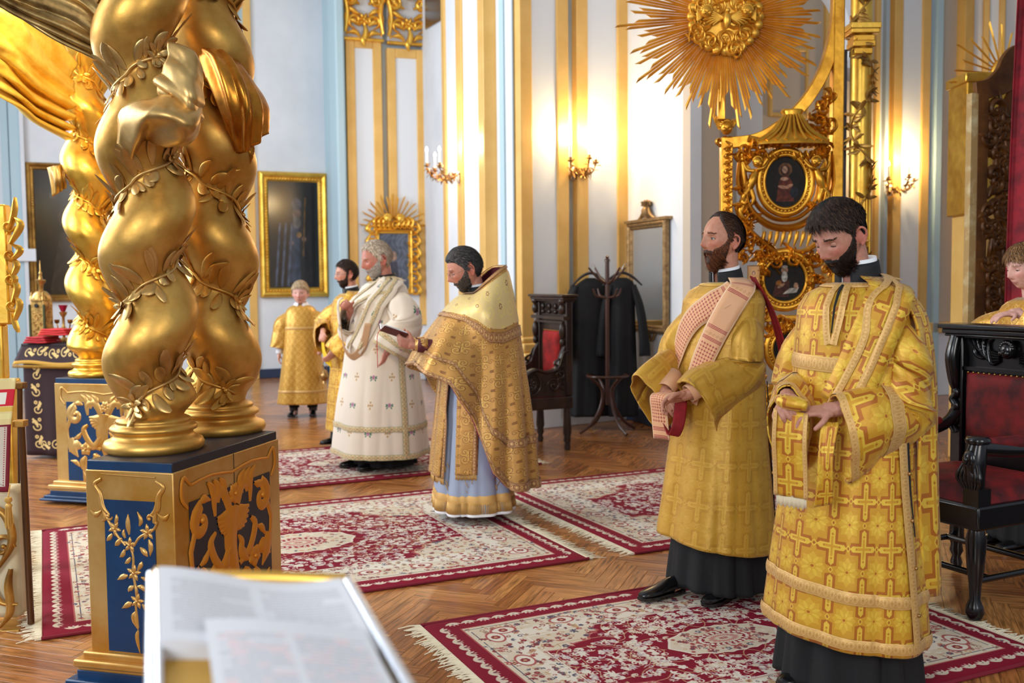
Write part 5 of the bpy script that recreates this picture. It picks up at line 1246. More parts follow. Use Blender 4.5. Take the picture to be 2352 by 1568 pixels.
# ------------------------------------------------------------------ open gate leaf, gilt case with rays and curtain at the right edge
g0 = fl(2200, 1126); yG = g0[1]; GUv = nz(np.array([.94, .34, 0])); GN = np.array([GUv[1], -GUv[0], 0]); G0 = np.array([g0[0] + .03, yG, 0])
BRN = Mat('brown_carved_wood', (116, 72, 26), .45, .25); BRN.noisecol((128, 80, 30), (84, 50, 18), 6, 5); BRN = BRN.m
CRE = Mat('worn_cream_paint', (206, 190, 148), .55); CRE.noisecol((210, 194, 150), (176, 144, 90), 9, 6, lo=.3, hi=.5); CRE = CRE.m
gl = empty('gate_leaf', tuple(G0), 0, 'tall open gate leaf of brown carved openwork with cream edge at the right', 'gate')
zg = at(2217, 215, yG)[2]; R = np.stack([GUv, -GN, ZU], 1)
obj('cream_edge', MB().box(G0 + ZU * zg / 2 + GUv * .028, (.062, .05, zg), R), CRE, gl, bevel=.003)
obj('stile', MB().box(G0 + ZU * zg / 2 + GUv * .11, (.10, .045, zg), R), BRN, gl, bevel=.006)
gs = yG / FPX; gfr = (G0 + ZU * 1.55, GUv, ZU, GN); gq = lambda px, py: ((px - 2215) * gs * 1.06, (640 - py) * gs)
def board(name, pts, wid, th=.035):
    mb = MB(); P = cr(pts, 30); T = np.gradient(P, axis=0); T /= np.linalg.norm(T, axis=1)[:, None]; S = np.stack([-T[:, 1], T[:, 0]], -1); G = np.zeros((30, 4, 3))
    wv = np.interp(np.linspace(0, 1, 30), np.linspace(0, 1, len(wid)), wid)
    for j, (a, b) in enumerate(((-1, th / 2), (1, th / 2), (1, -th / 2), (-1, -th / 2))):
        q = P + S * (a * wv)[:, None]; G[:, j] = gfr[0] + q[:, :1] * GUv + q[:, 1:] * ZU + GN * b
    mb.grid(G, cv=True, caps=True); return obj(name, mb, BRN, gl, smooth=40, bevel=.004)
board('curved_top', [gq(2230, 222), gq(2270, 214), gq(2310, 190), gq(2345, 150), gq(2420, 140)], [.06, .07, .10, .12, .12])
board('lower_rail', [gq(2240, 1090), gq(2330, 1090), gq(2480, 1090)], [.07, .07]); board('middle_rail', [gq(2240, 830), gq(2330, 830), gq(2480, 830)], [.05, .05])
board('inner_panel', [gq(2250, 240), gq(2255, 300), gq(2256, 380), gq(2250, 450)], [.05, .03, .02, .03])
mb = MB(); mb.ell(gfr[0] + GUv * gq(2345, 340)[0] + ZU * gq(2345, 340)[1], (.19, .02, .42), 28, 14, R); obj('oval_panel', mb, BRN, gl, smooth=180)
mb = MB(); mb.ell(gfr[0] + GUv * gq(2310, 640)[0] + ZU * gq(2310, 640)[1], (.13, .02, .28), 28, 14, R); obj('lower_oval_panel', mb, BRN, gl, smooth=180)
mb = MB(); r = random.Random(3)
for k in range(90):
    px, py = r.uniform(2266, 2400), r.uniform(260, 820); a = r.uniform(0, 6.28); q0 = np.array(gq(px, py))
    mb.scroll(q0, r.uniform(.05, .08), a, 1.0, .02, .03, gfr, r.choice((-1, 1)), tail=[q0 + np.array([math.cos(a + 1.8), math.sin(a + 1.8)]) * .14])
    d = np.array([math.cos(a), math.sin(a)]); mb.stroke([q0, q0 + d * .07, q0 + d * .13], [.012, .03, .004], .03, gfr, 7)
obj('openwork_carving', mb, BRN, gl, smooth=60, kind='stuff', solid=.012)
yb = 8.3; bx = at(2198, 300, yb)[0]; zt1, zt0 = at(2215, 190, yb)[2], at(2215, 495, yb)[2]
cs = empty('gilt_case', (bx + .4, yb, zt0), 0, 'gilded picture case with ray crest behind the open gate leaf', 'case')
bxd = MB().box((bx + .045, yb, (zt1 + zt0) / 2), (.09, .35, zt1 - zt0)); bxd.box((bx + .75, yb, (zt1 + zt0) / 2), (.09, .35, zt1 - zt0)); obj('side', bxd, GOLDY, cs, bevel=.01, kind='stuff')
obj('top', MB().box((bx + .40, yb, zt1 + .01), (.84, .38, .08)), GOLDY, cs, bevel=.01); obj('back', MB().box((bx + .4, yb + .16, (zt1 + zt0) / 2), (.78, .03, zt1 - zt0)), GOLDY, cs); obj('front', MB().box((bx + .4, yb - .10, (zt1 + zt0) / 2), (.74, .03, zt1 - zt0 - .06)), GOLDY, cs); obj('lower_cabinet', MB().box((bx + .42, yb + .02, zt0 / 2 + .0), (.76, .28, zt0)), OCHRE, cs, bevel=.01)
SC = at(2302, 170, yb); rays(cs, SC, KU, KN, .07, [.34 + .05 * ((k * 7) % 3) for k in range(15)], np.linspace(-.1, PI + .15, 15), .018, GR, .02, False)
obj('ray_boss', MB().ell(SC, (.10, .06, .13), 16, 10), GR, cs, smooth=180)
# curtain
mb = MB(); yv = 6.75; u = np.linspace(0, 1, 90)[:, None]; v = np.linspace(0, 1, 30)[None]
tx = at(2336, 200, yv)[0]; bx2 = at(2305, 800, yv)[0]; X = (bx2 * (1 - v) + tx * v) + u * 1.1; Yv = yv + .05 * np.sin(u * 46 + .6 * np.sin(v * 3)) + 0 * v; Z = 0.6 + v * 3.0 + 0 * u
mb.grid(np.stack(np.broadcast_arrays(X, Yv, Z), -1)); cu = obj('curtain', mb, velvet('crimson_curtain', (150, 14, 34), (104, 6, 22)), smooth=180, solid=.006, label='crimson curtain hanging in folds at the right edge behind the boy', cat='curtain')
obj('trim_curtain_rod', MB().tube([(tx - .2, yv, 3.62), (tx + 1.4, yv, 3.62)], .02, 10), GOLDY, kind='structure', smooth=60)

# ------------------------------------------------------------------ carved armchairs
def armchair(root_label, RR, F, L, wd, dp, Hb, seat_z, wood, vel, kind):
    """RR = rear right foot (sitter's right), F facing, L sitter's left"""
    RR = np.array([RR[0], RR[1], .019 if kind else 0.0]); F = nz(np.array([*F, 0])); Lv = np.array([-F[1], F[0], 0]); R = np.stack([Lv, F, ZU], 1)
    c = RR + Lv * wd / 2 + F * dp / 2; root = empty('armchair', tuple(c), 0, root_label, 'chair', 'carved armchairs with red velvet')
    Q = lambda l, f, z: RR + Lv * l + F * f + ZU * z
    for l in (0, wd):
        for f in (0, dp):
            front = f > 0
            if front: prof = [(0, 0), (.03, 0), (.042, .03), (.036, .06), (.024, .09), (.028, .16), (.038, .24), (.045, seat_z - .16), (.03, seat_z - .1), (0, seat_z - .1)]
            else: prof = [(0, 0), (.026, 0), (.032, .03), (.022, .06), (.036, .09), (.03, .12), (.04, .16), (.034, .3), (.034, seat_z - .1), (0, seat_z - .1)]
            obj('leg', MB().lathe(prof, Q(l, f, 0), 12 if front else 8), wood, root, smooth=50)
    obj('seat_rail', MB().box(Q(wd / 2, dp / 2, seat_z - .06), (wd + .09, dp + .09, .11), R), wood, root, bevel=.012)
    uu, vv = np.meshgrid(np.linspace(-1, 1, 24), np.linspace(-1, 1, 24), indexing='ij'); b = (1 - np.abs(uu) ** 6) * (1 - np.abs(vv) ** 6)
    P = Q(wd / 2, dp / 2, seat_z - .01) + uu[..., None] * Lv * (wd / 2 + .02) + vv[..., None] * F * (dp / 2 + .02) + ZU * (.08 * b ** .5)[..., None]
    obj('seat', MB().grid(P), vel, root, smooth=180)
    zb = seat_z
    for l in (0, wd):
        mb = MB().box(Q(l, -.01, (Hb + zb) / 2), (.07, .07, Hb - zb), R); o = obj('back_post', mb, wood, root, bevel=.01)
        mb = MB()
        if kind: mb.tube([Q(l, .035, z) + Lv * .012 * math.sin(z * 90) for z in np.linspace(zb + .2, zb + .42, 40)], .018, 8); mb.tube(cr([Q(l, .03, Hb - .05), Q(l, .06, Hb - .16), Q(l, .045, Hb - .28), Q(l, .03, Hb - .34)], 14), [.03, .034, .026, .012], 10)
        else:
            mb.ell(Q(l, .045, Hb - .12), (.03, .03, .05), 10, 8, R); mb.ell(Q(l, .05, Hb - .05), (.035, .03, .03), 10, 8, R); mb.ell(Q(l, .045, Hb - .32), (.028, .03, .08), 10, 8, R); mb.ell(Q(l, .045, Hb - .42), (.024, .024, .04), 10, 8, R)
        obj('carved_figure', mb, wood, o, smooth=60)
    obj('back_panel', MB().box(Q(wd / 2, -.015, (Hb + zb) / 2 - .02), (wd, .035, Hb - zb - .04), R), wood, root, bevel=.004)
    mb = MB()
    for dz, e, h in ((0, .08, .025), (-.025, .05, .025), (-.045, .03, .015)): mb.box(Q(wd / 2, .0, Hb + dz), (wd + .07 + e, .09 + e, h), R)
    obj('cornice', mb, wood, root, bevel=.006)
    fr = (Q(wd / 2, .006, Hb - .11), Lv, ZU, F)
    if kind:
        mb = MB(); mb.box(Q(wd / 2, .01, Hb - .05), (wd - .08, .03, .015), R); mb.box(Q(wd / 2, .01, Hb - .215), (wd - .08, .03, .018), R)
        for sg in (-1, 1):
            for k in range(5): mb.stroke([(sg * .055, -.06 + k * .01), (sg * (.10 + k * .022), -.07 + k * .02), (sg * (.12 + k * .03), .02 + .01 * k), (sg * (.10 + k * .035), .05)], [.006, .012, .010, .004], .02, fr, 14)
            mb.scroll((sg * .16, -.0), .05, 0, 1.2, .012, .02, fr, sg)
        putto(mb, fr[0] + F * .02, .038, Lv, F); obj('carved_crest', mb, wood, root, smooth=60)
    else:
        mb = MB(); mb.box(Q(wd / 2, .02, Hb - .20), (wd + .12, .08, .03), R); mb.box(Q(wd / 2, .02, Hb - .24), (wd, .05, .02), R)
        for k in range(3): mb.ell(Q(wd * (.27 + .23 * k), .03, Hb - .10), (.02, .022, .03), 8, 6, R); mb.ell(Q(wd * (.27 + .23 * k), .03, Hb - .15), (.024, .022, .02), 8, 6, R)
        obj('figure_frieze', mb, wood, root, smooth=60)
    v0, v1 = (seat_z + .17, Hb - .235) if kind else (seat_z + .18, Hb - .32); vw = wd - (.10 if kind else .24)
    uu, vv = np.meshgrid(np.linspace(-1, 1, 20), np.linspace(-1, 1, 26), indexing='ij'); b = (1 - np.abs(uu) ** 6) * (1 - np.abs(vv) ** 8)
    P = Q(wd / 2, .008, (v0 + v1) / 2) + uu[..., None] * Lv * vw / 2 + vv[..., None] * ZU * (v1 - v0) / 2 + F * (.035 * b ** .5)[..., None]
    bc = obj('back_cushion', MB().grid(P), vel, root, smooth=180)
    mb = MB()
    for k in range(16): mb.ell(Q(wd / 2 - vw / 2 + vw * (k + .5) / 16, .016, v1), (.006,) * 3, 6, 5)
    obj('brass_nails', mb, Mat('brass_nail', (190, 150, 80), .3, .9).m, bc, smooth=180, kind='stuff')
    for l, nm in ((0, 0), (wd, 1)):
        if kind:
            mb = MB(); mb.tube(cr([Q(l, .02, seat_z + .30), Q(l, .12, seat_z + .24), Q(l, .32, seat_z + .22), Q(l, dp + .02, seat_z + .25)], 18), [.03, .03, .035, .035], 10); ao = obj('armrest', mb, wood, root, smooth=60)
            obj('arm_pad', MB().tube(cr([Q(l, .14, seat_z + .265), Q(l, .3, seat_z + .25), Q(l, dp - .06, seat_z + .27)], 12), [.02, .034, .034, .02], 12), vel, ao, smooth=180)
            mb = MB(); mb.box(Q(l, dp, seat_z + .03), (.08, .08, .08), R); mb.tube([Q(l, dp, seat_z + .05), Q(l, dp + .02, seat_z + .12), Q(l, dp + .02, seat_z + .2), Q(l, dp, seat_z + .27)], [.034, .046, .05, .038], 12)
            p = Q(l, dp + .045, seat_z + .2); mb.ell(p, (.036, .03, .045), 12, 9, R); mb.ell(p + F * .03, (.01, .012, .018), 8, 6, R)
            for k in range(7): a = (k - 3) * .012; mb.tube(cr([p + Lv * a - ZU * .02, p + Lv * a * 1.6 + F * .01 - ZU * .08, p + Lv * a - ZU * .13], 8), [.008, .012, .004], 6)
            mb.lathe([(0, 0), (.05, 0), (.055, .015), (.045, .03), (0, .03)], Q(l, dp, seat_z + .27), 14); obj('bearded_head_post', mb, wood, root, smooth=60)
        else:
            O_ = Q(l, 0, seat_z) ; N_ = Lv * (1 if l else -1); out = [(0, 0), (0, .42), (.05, .40), (.10, .27), (.2, .235), (.3, .26), (.38, .22), (.44, .12), (.46, .0)]
            o2 = cr(out, 40); mb = MB()
            for s_ in (-1, 1): mb.add([O_ + F * a * dp / .46 + ZU * b + N_ * s_ * .025 for a, b in o2], [tuple(range(40))] if s_ > 0 else [tuple(reversed(range(40)))])
            G = np.array([[O_ + F * a * dp / .46 + ZU * b + N_ * s_ * .025 for s_ in (-1, 1)] for a, b in o2]); mb.grid(G); so = obj('scrolled_side', mb, wood, root, smooth=30)
            fr = (O_ + N_ * .025, F, ZU, N_); mb = MB(); mb.flower((.35 * dp / .46, .12), .08, .02, fr, 8)
            an = np.linspace(0, 2 * PI, 30)
            for rr in (.10, .055): mb.stroke([(.35 * dp / .46 + rr * math.cos(a), .12 + rr * math.sin(a)) for a in an], [.012, .012], .022, fr, 40)
            mb.scroll((.15, .1), .06, 0, 1.3, .014, .02, fr); mb.scroll((.08, .2), .05, 1, 1.2, .012, .02, fr, -1)
            for k in range(5): mb.stroke([(.05, .05 + k * .05), (.1 + k * .01, .1 + k * .05), (.04, .14 + k * .055)], [.005, .014, .003], .02, fr, 8)
            mb.stroke([(a * dp / .46, b - .015) for a, b in out[1:]], [.012, .016, .012], .03, fr, 40); obj('side_carving', mb, wood, so, smooth=60)
    if kind:
        for (a, b) in (((0, dp * .12), (wd, dp * .12)), ((0, dp * .85), (wd, dp * .85)), ((0, 0), (0, dp)), ((wd, 0), (wd, dp))):
            obj('stretcher', MB().tube([Q(a[0], a[1], .17), Q(b[0], b[1], .17)], .016, 8), wood, root, smooth=60)
    return root
RL = fl(1303, 1033)[:2]; RRp = fl(1233, 1010)[:2]; d = nz(RRp - RL); Fc = np.array([-d[1], d[0]])
wdA = .56; armchair('dark carved armchair with bright red velvet back, beside the reading priest', RL + d * wdA, Fc, None, wdA, .50, 1.40, .50, DWOOD, VELR, 0)
FB = nz(np.array([-.9, -.44])); LB = np.array([-FB[1], FB[0]]); Np = fl(2238, 1430)[:2]
armchair('black carved armchair with dark red velvet at the right edge', Np - LB * .60 - FB * .60, FB, None, .60, .60, 1.27, .52, BLACKW, VELD, 1)

# ------------------------------------------------------------------ coat stand, hangers, coats
def coat_stand():
    q_ = at(1395, 700, 10.0); x, y = q_[0], 10.0; root = empty('coat_stand', (x, y, 0), 0, 'brown bentwood coat stand hung with black cassocks near the mirror', 'coat stand')
    P = lambda dx, dy, z: np.array([x + dx, y + dy, z]); H = 1.72
    obj('pole', MB().tube([P(0, 0, .28), P(0, 0, H)], .022, 14), BENT, root, smooth=60); obj('finial', MB().lathe([(0, 0), (.028, 0), (.03, .02), (.014, .035), (.02, .05), (0, .065)], P(0, 0, H), 14), BENT, root, smooth=60)
    for k in range(4):
        a = k * PI / 2 + .5; dx, dy = math.cos(a), math.sin(a)
        obj('curved_leg', MB().tube(cr([P(dx * .33, dy * .33, .018), P(dx * .20, dy * .20, .10), P(dx * .09, dy * .09, .26), P(dx * .07, dy * .07, .44), P(dx * .20, dy * .20, .565)], 24), .016, 10), BENT, root, smooth=60)
        obj('hook', MB().tube(cr([P(dx * .02, dy * .02, 1.36), P(dx * .13, dy * .13, 1.38), P(dx * .17, dy * .17, 1.45)], 12), [.012, .012, .009], 8), BENT, root, smooth=60)
        obj('upper_hook', MB().tube(cr([P(dx * .02, dy * .02, 1.50), P(dx * .12, dy * .12, 1.56), P(dx * .22, dy * .22, 1.66)], 12), [.013, .011, .010], 8), BENT, root, smooth=60)
    a = np.linspace(0, 2 * PI, 40, endpoint=False); obj('ring', MB().tube([P(math.cos(t) * .205, math.sin(t) * .205, .575) for t in np.append(a, a[0])], .014, 8, caps=False), BENT, root, smooth=60)
    for i, (ox, oy, rz, lab, wtop, wb) in enumerate(((-.15, .24, 0.25, 'long black cassock on the left hanger of the coat stand', .20, .23), (.17, .20, -.1, 'black cassock with hanging sleeve, right side of the coat stand', .13, .15))):
        ct = empty('black_cassock', (x + ox, y + oy, 0), rz, lab, 'garment', 'cassocks on the coat stand'); c_, s_ = math.cos(rz), math.sin(rz); Rz = np.array([[c_, -s_, 0], [s_, c_, 0], [0, 0, 1]])
        zt = 1.56; zb = .14; nz_, na = 40, 48; Z = np.linspace(zb, zt, nz_); an = np.linspace(0, 2 * PI, na, endpoint=False); G = np.zeros((nz_, na, 3))
        for j, z in enumerate(Z):
            t = (zt - z) / (zt - zb); w2 = np.interp(t, [0, .03, .08, .2, 1], [.05, .12, wtop, wtop * .98, wb]); d2 = np.interp(t, [0, .05, .2, 1], [.03, .07, .09, .12])
            f = 1 + .10 * t * np.sin(an * 7 + i) + .05 * t * np.sin(an * 13 + t * 2)
            G[j] = np.stack([w2 * np.cos(an) * f, d2 * np.sin(an) * f, np.full(na, z)], -1)
        obj('coat_body', MB().grid(G @ Rz.T + np.array([x + ox, y + oy, 0]), cv=True, caps=True), BLACKC, ct, smooth=180)
        for sg in (-1, 1):
            pp = cr([(sg * wtop * .85, 0, zt - .08), (sg * (wtop + .05), -.02, zt - .3), (sg * (wtop + .09), -.03, zt - .6), (sg * (wtop + .10), -.04, zt - .80)], 16) @ Rz.T + np.array([x + ox, y + oy, 0])
            obj('sleeve', MB().tube(pp, [.055, .07, .08, .095], 14, flat=.6), BLACKC, ct, smooth=180)
        hg = empty('coat_hanger', (x + ox, y + oy, zt + .02), rz, 'hanger carrying the %s cassock on the coat stand' % ('left' if i == 0 else 'right'), 'hanger', 'coat hangers')
        obj('shoulder_bar', MB().tube(cr([(-.2, 0, zt - .10), (-.1, 0, zt - .01), (0, 0, zt + .03), (.1, 0, zt - .01), (.2, 0, zt - .10)], 20) @ Rz.T + np.array([x + ox, y + oy - .03, .02]), [.008, .014, .016, .014, .008], 8), Mat('dark_hanger', (40, 36, 40), .3).m, hg, smooth=60)
        obj('wire_hook', MB().tube(cr([(0, 0, zt + .03), (0, 0, zt + .08), (.03, 0, zt + .12), (.05, 0, zt + .09)], 12) @ Rz.T + np.array([x + ox, y + oy - .03, .02]), .003, 6), Mat('steel_wire', (200, 200, 204), .25, 1).m, hg, smooth=60)
coat_stand()
# wall switch plate near the right
A = hit(2090, *WD, 735); zsw = zat(735, A)
sw = empty('wall_socket', (A[0], A[1] - .1, zsw), 0, 'small white socket with blue plug low on the wall right of the deacon', 'socket')
obj('plate', MB().box((A[0], A[1] - .12, zsw), (.16, .02, .09)), WHITEC, sw, bevel=.005); obj('blue_plug', MB().tube([(A[0] - .1, A[1] - .15, zsw + .02), (A[0] + .06, A[1] - .15, zsw + .01)], .02, 8), Mat('blue_plastic', (60, 90, 150), .4).m, sw)
# ------------------------------------------------------------------ people
def Rx(a): c, s = math.cos(a), math.sin(a); return np.array([[1, 0, 0], [0, c, -s], [0, s, c]])
def Ry(a): c, s = math.cos(a), math.sin(a); return np.array([[c, 0, s], [0, 1, 0], [-s, 0, c]])
def Rz(a): c, s = math.cos(a), math.sin(a); return np.array([[c, -s, 0], [s, c, 0], [0, 0, 1]])
def headsurf(sx, sy, sz, wd=1.0, jaw=1.0):
    """sculpted head, sx..sz unit directions, face towards +y, centre at mid height"""
    t = np.clip((-sz - .05) / .95, 0, 1); fr = np.clip(sy, 0, 1)
    x = .0745 * wd * np.sign(sx) * np.abs(sx) ** .92 * (1 - .30 * t ** 1.3 / jaw)
    y = np.where(sy > 0, .094 * np.abs(sy) ** .93 * (1 - .02 * t), -.104 * np.abs(sy) ** .95 * (1 - .50 * t ** 1.1)); z = .118 * sz
    y = y + .006 * t
    w_ = sstep(.15, .6, sy)
    def g(x0, z0, a, b, amp):
        nonlocal y
        y = y + amp * w_ * np.exp(-((x - x0) / a) ** 2 - ((z - z0) / b) ** 2)
    for sg in (-1, 1):
        g(sg * .031, -.003, .015, .011, -.0145); g(sg * .028, .018, .018, .007, .0055); g(sg * .046, -.032, .018, .016, .0045); g(sg * .011, -.045, .007, .007, .007); g(sg * .035, -.068, .014, .02, -.002)
    g(0, .017, .012, .010, .002); g(0, .0, .0075, .012, .011); g(0, -.018, .008, .013, .016); g(0, -.034, .0095, .011, .021); g(0, -.042, .009, .008, .010)
    g(0, -.055, .018, .005, -.002); g(0, -.0655, .019, .0042, .0065); g(0, -.072, .022, .0025, -.003); g(0, -.0785, .015, .005, .0065); g(0, -.089, .014, .005, -.003); g(0, -.104, .017, .011, .008)
    g(0, .06, .05, .03, .003)
    return np.stack([x, y, z], -1)
def sdir(phi, th):
    """phi azimuth from the face (+ towards the person's left), th polar from the chin"""
    return -np.sin(phi) * np.sin(th), np.cos(phi) * np.sin(th), -np.cos(th)
def remesh(mb, vox, smooth_it=2):
    me = mb.mesh('tmp'); o = bpy.data.objects.new('tmp', me); COL.objects.link(o)
    m = o.modifiers.new('r', 'REMESH'); m.mode = 'VOXEL'; m.voxel_size = vox; m.use_smooth_shade = True
    s = o.modifiers.new('s', 'SMOOTH'); s.iterations = smooth_it; s.factor = .4
    dg = bpy.context.evaluated_depsgraph_get(); out = bpy.data.meshes.new_from_object(o.evaluated_get(dg)); bpy.data.objects.remove(o); bpy.data.meshes.remove(me)
    return out
def hand(mb, W, d, n, thumb, curl=(.5, .6, .5), sc_=1.0, spread=.06, tc=.5):
    """W wrist, d finger direction, n palm-side normal, thumb=+1/-1 side; returns palm centre"""
    W = np.asarray(W, float); d = nz(d); n = nz(n - d * (np.dot(n, d))); s = np.cross(d, n) * thumb; k = sc_
    R = np.stack([s, d, n], 1)
    mb.ell(W + d * .048 * k, (.040 * k, .054 * k, .0165 * k), 16, 12, R); mb.ell(W + d * .078 * k, (.041 * k, .022 * k, .0135 * k), 14, 10, R); mb.ell(W + d * .03 * k + s * .026 * k + n * .006 * k, (.018 * k, .03 * k, .015 * k), 12, 8, R)
    mb.tube([W - d * .03 * k, W + d * .03 * k], [.026 * k, .027 * k], 10)
    for i, (o_, L) in enumerate(((.0300, .070), (.0105, .079), (-.0100, .073), (-.0295, .057))):
        p = W + (d * (.088 - .004 * abs(i - 1)) + s * o_) * k; a = 0; P = [p - d * .02 * k, p]; c = curl[i] if isinstance(curl[0], (tuple, list)) else curl
        for j, f in enumerate((.45, .31, .24)):
            a += c[j]; dd = d * math.cos(a) + n * math.sin(a) + s * (1.5 - i) * spread * .4; p = p + nz(dd) * L * f * k; P.append(p)
        P = np.array(P); Q = cr(P, 14); mb.tube(Q, [.0095 * k, .0092 * k, .0098 * k, .0084 * k, .0086 * k, .0068 * k], 8)
        mb.ell(P[-1], (.0068 * k,) * 3, 8, 6)
    p = W + (d * .022 + s * .030 + n * .004) * k; q = p + nz(s * .75 + d * .6 + n * (.2 + tc * .4)) * .040 * k; r_ = q + nz(s * (.45 - tc * .5) + d * .8 + n * (.3 + tc * .5)) * .032 * k
    mb.tube(cr([p - s * .01 * k, p, q, r_], 12), [.013 * k, .0125 * k, .0105 * k, .0105 * k, .008 * k], 8); mb.ell(r_, (.008 * k,) * 3, 8, 6)
    return W + d * .05 * k
def elbow(S, W, hint, l1, l2):
    S, W = np.asarray(S, float), np.asarray(W, float); v = W - S; D = min(np.linalg.norm(v), (l1 + l2) * .995); u = nz(v)
    a = (l1 * l1 - l2 * l2 + D * D) / (2 * D); h = math.sqrt(max(l1 * l1 - a * a, 0)); hn = np.asarray(hint, float); hn = nz(hn - u * (hn @ u)); return S + u * a + hn * h
SKINS = {}
def skinmat():
    if 'm' not in SKINS:
        m = Mat('skin', rough=.48, spec=.4); a = m.n('ShaderNodeAttribute', attribute_name='tint'); mp = m.tc('Object', 60); nn = m.n('ShaderNodeTexNoise', {'Vector': mp, 'Scale': 1.0, 'Detail': 5.0})
        r = m.ramp((nn, 'Fac'), [(.3, (236, 228, 226)), (.7, (255, 255, 255))]); mx = m.n('ShaderNodeMix', {'Factor': 1.0}, data_type='RGBA', blend_type='MULTIPLY')
        m.t.links.new(a.outputs['Color'], mx.inputs['A']); m.t.links.new(r.outputs[0], mx.inputs['B']); m.t.links.new(mx.outputs['Result'], m.b.inputs['Base Color'])
        m.b.inputs['Subsurface Weight'].default_value = .12; m.b.inputs['Subsurface Radius'].default_value = (.9, .35, .2); m.b.inputs['Subsurface Scale'].default_value = .012; m.bump((nn, 'Fac'), .12, .001); SKINS['m'] = m.m
    return SKINS['m']
def hairmat(name, c1, c2):
    m = Mat(name, c1, .7, spec=.2); g = m.n('ShaderNodeNewGeometry'); r = m.ramp((g, 'Random Per Island'), [(0, c1), (.6, tuple((a + b) / 2 for a, b in zip(c1, c2))), (1, c2)]); m.to(r, 'Color', 'Base Color'); return m.m
def hairline(az, front=.062, temple=.045, ear=.01, nape=-.07):
    a = np.abs(az); return np.interp(a, [0, .5, .85, 1.22, 1.32, 1.52, 1.58, 1.95, 2.05, 2.3, PI], [front, front, temple, temple * .3, -.02 + ear, -.02 + ear, .032, .032, -.045, nape, nape])
def hair_shell(HF, mask, off, mat, name, root, wd, jaw, T, seed=0, streak=.002):
    n1, n2 = 110, 90; ph = np.linspace(-PI, PI, n1, endpoint=False); th = np.linspace(.03, PI - .03, n2); TH_, PHI = np.meshgrid(th, ph)
    P = HF(*sdir(PHI, TH_), wd, jaw); az = np.arctan2(-P[..., 0], P[..., 1]); w_ = mask(P, az)           # 0..1 thickness weight
    Pn = P / np.linalg.norm(P, axis=-1)[..., None]; nse = vnoise(P * 70, seed) + .6 * np.sin(az * 60 + 3 * vnoise(P * 40, seed + 1)); o_ = off(P, az) if callable(off) else off
    G = P + Pn * ((-.004 + (o_ + .004) * w_) + streak * nse * w_)[..., None]
    I = np.arange(n1 * n2).reshape(n1, n2); F = []; keep = w_ > .02
    for i in range(n1):
        j = (i + 1) % n1; k = keep[i, :-1] | keep[i, 1:] | keep[j, :-1] | keep[j, 1:]
        for q in np.nonzero(k)[0]: F.append((I[i, q], I[j, q], I[j, q + 1], I[i, q + 1]))
    mb = MB(); mb.add(T(G.reshape(-1, 3)), F); return obj(name, mb, mat, root, smooth=180, keep=False)
def fur(HF, mask, n, length, flow, mat, name, root, wd, jaw, T, seed, width=.0016, lift=.4, off=.0, droop=0.0, hug=0.0, over=8):
    r = np.random.RandomState(seed); mb = MB(); V = []; F = []; cnt = 0; m_ = n * over
    ph = r.uniform(-PI, PI, m_); th = np.arccos(r.uniform(-1, 1, m_)); P = HF(*sdir(ph, th), wd, jaw); az = np.arctan2(-P[..., 0], P[..., 1]); w_ = mask(P, az); ok = np.nonzero(w_ > .25)[0][:n]
    P = P[ok]; az = az[ok]; N = P / np.linalg.norm(P, axis=-1)[..., None]; o_ = off(P, az) if callable(off) else off; P0 = P + N * np.asarray(o_ * np.ones(len(P)))[:, None]
    D = flow(P, az, r); D = D - N * np.sum(D * N, -1)[:, None]; D /= np.maximum(np.linalg.norm(D, axis=-1), 1e-6)[:, None]
    L = (length(P, az) if callable(length) else np.full(len(P), length)) * r.uniform(.6, 1.15, len(P)); S = np.cross(D, N); wv = width * r.uniform(.7, 1.5, len(P))
    D = D + S * r.normal(0, .22, len(P))[:, None]
    rows = []
    for j, t in enumerate((0, .35, .7, 1.0)):
        c = P0 + D * (L * t)[:, None] + N * (L * lift * t * (1 - .35 * t) - hug * (L * t) ** 2 / .19)[:, None] - np.array([0, 0, 1]) * (droop * L * t * t)[:, None]; ww = wv * (1, .95, .7, .12)[j]
        rows.append(c - S * ww[:, None]); rows.append(c + S * ww[:, None])
    A = np.stack(rows, 1); k = len(P); V = A.reshape(-1, 3); b = np.arange(k) * 8
    for q in (0, 2, 4): F += list(zip((b + q).tolist(), (b + q + 1).tolist(), (b + q + 3).tolist(), (b + q + 2).tolist()))
    mb.add(T(V), F); return obj(name, mb, mat, root, smooth=180, keep=False, kind='stuff')

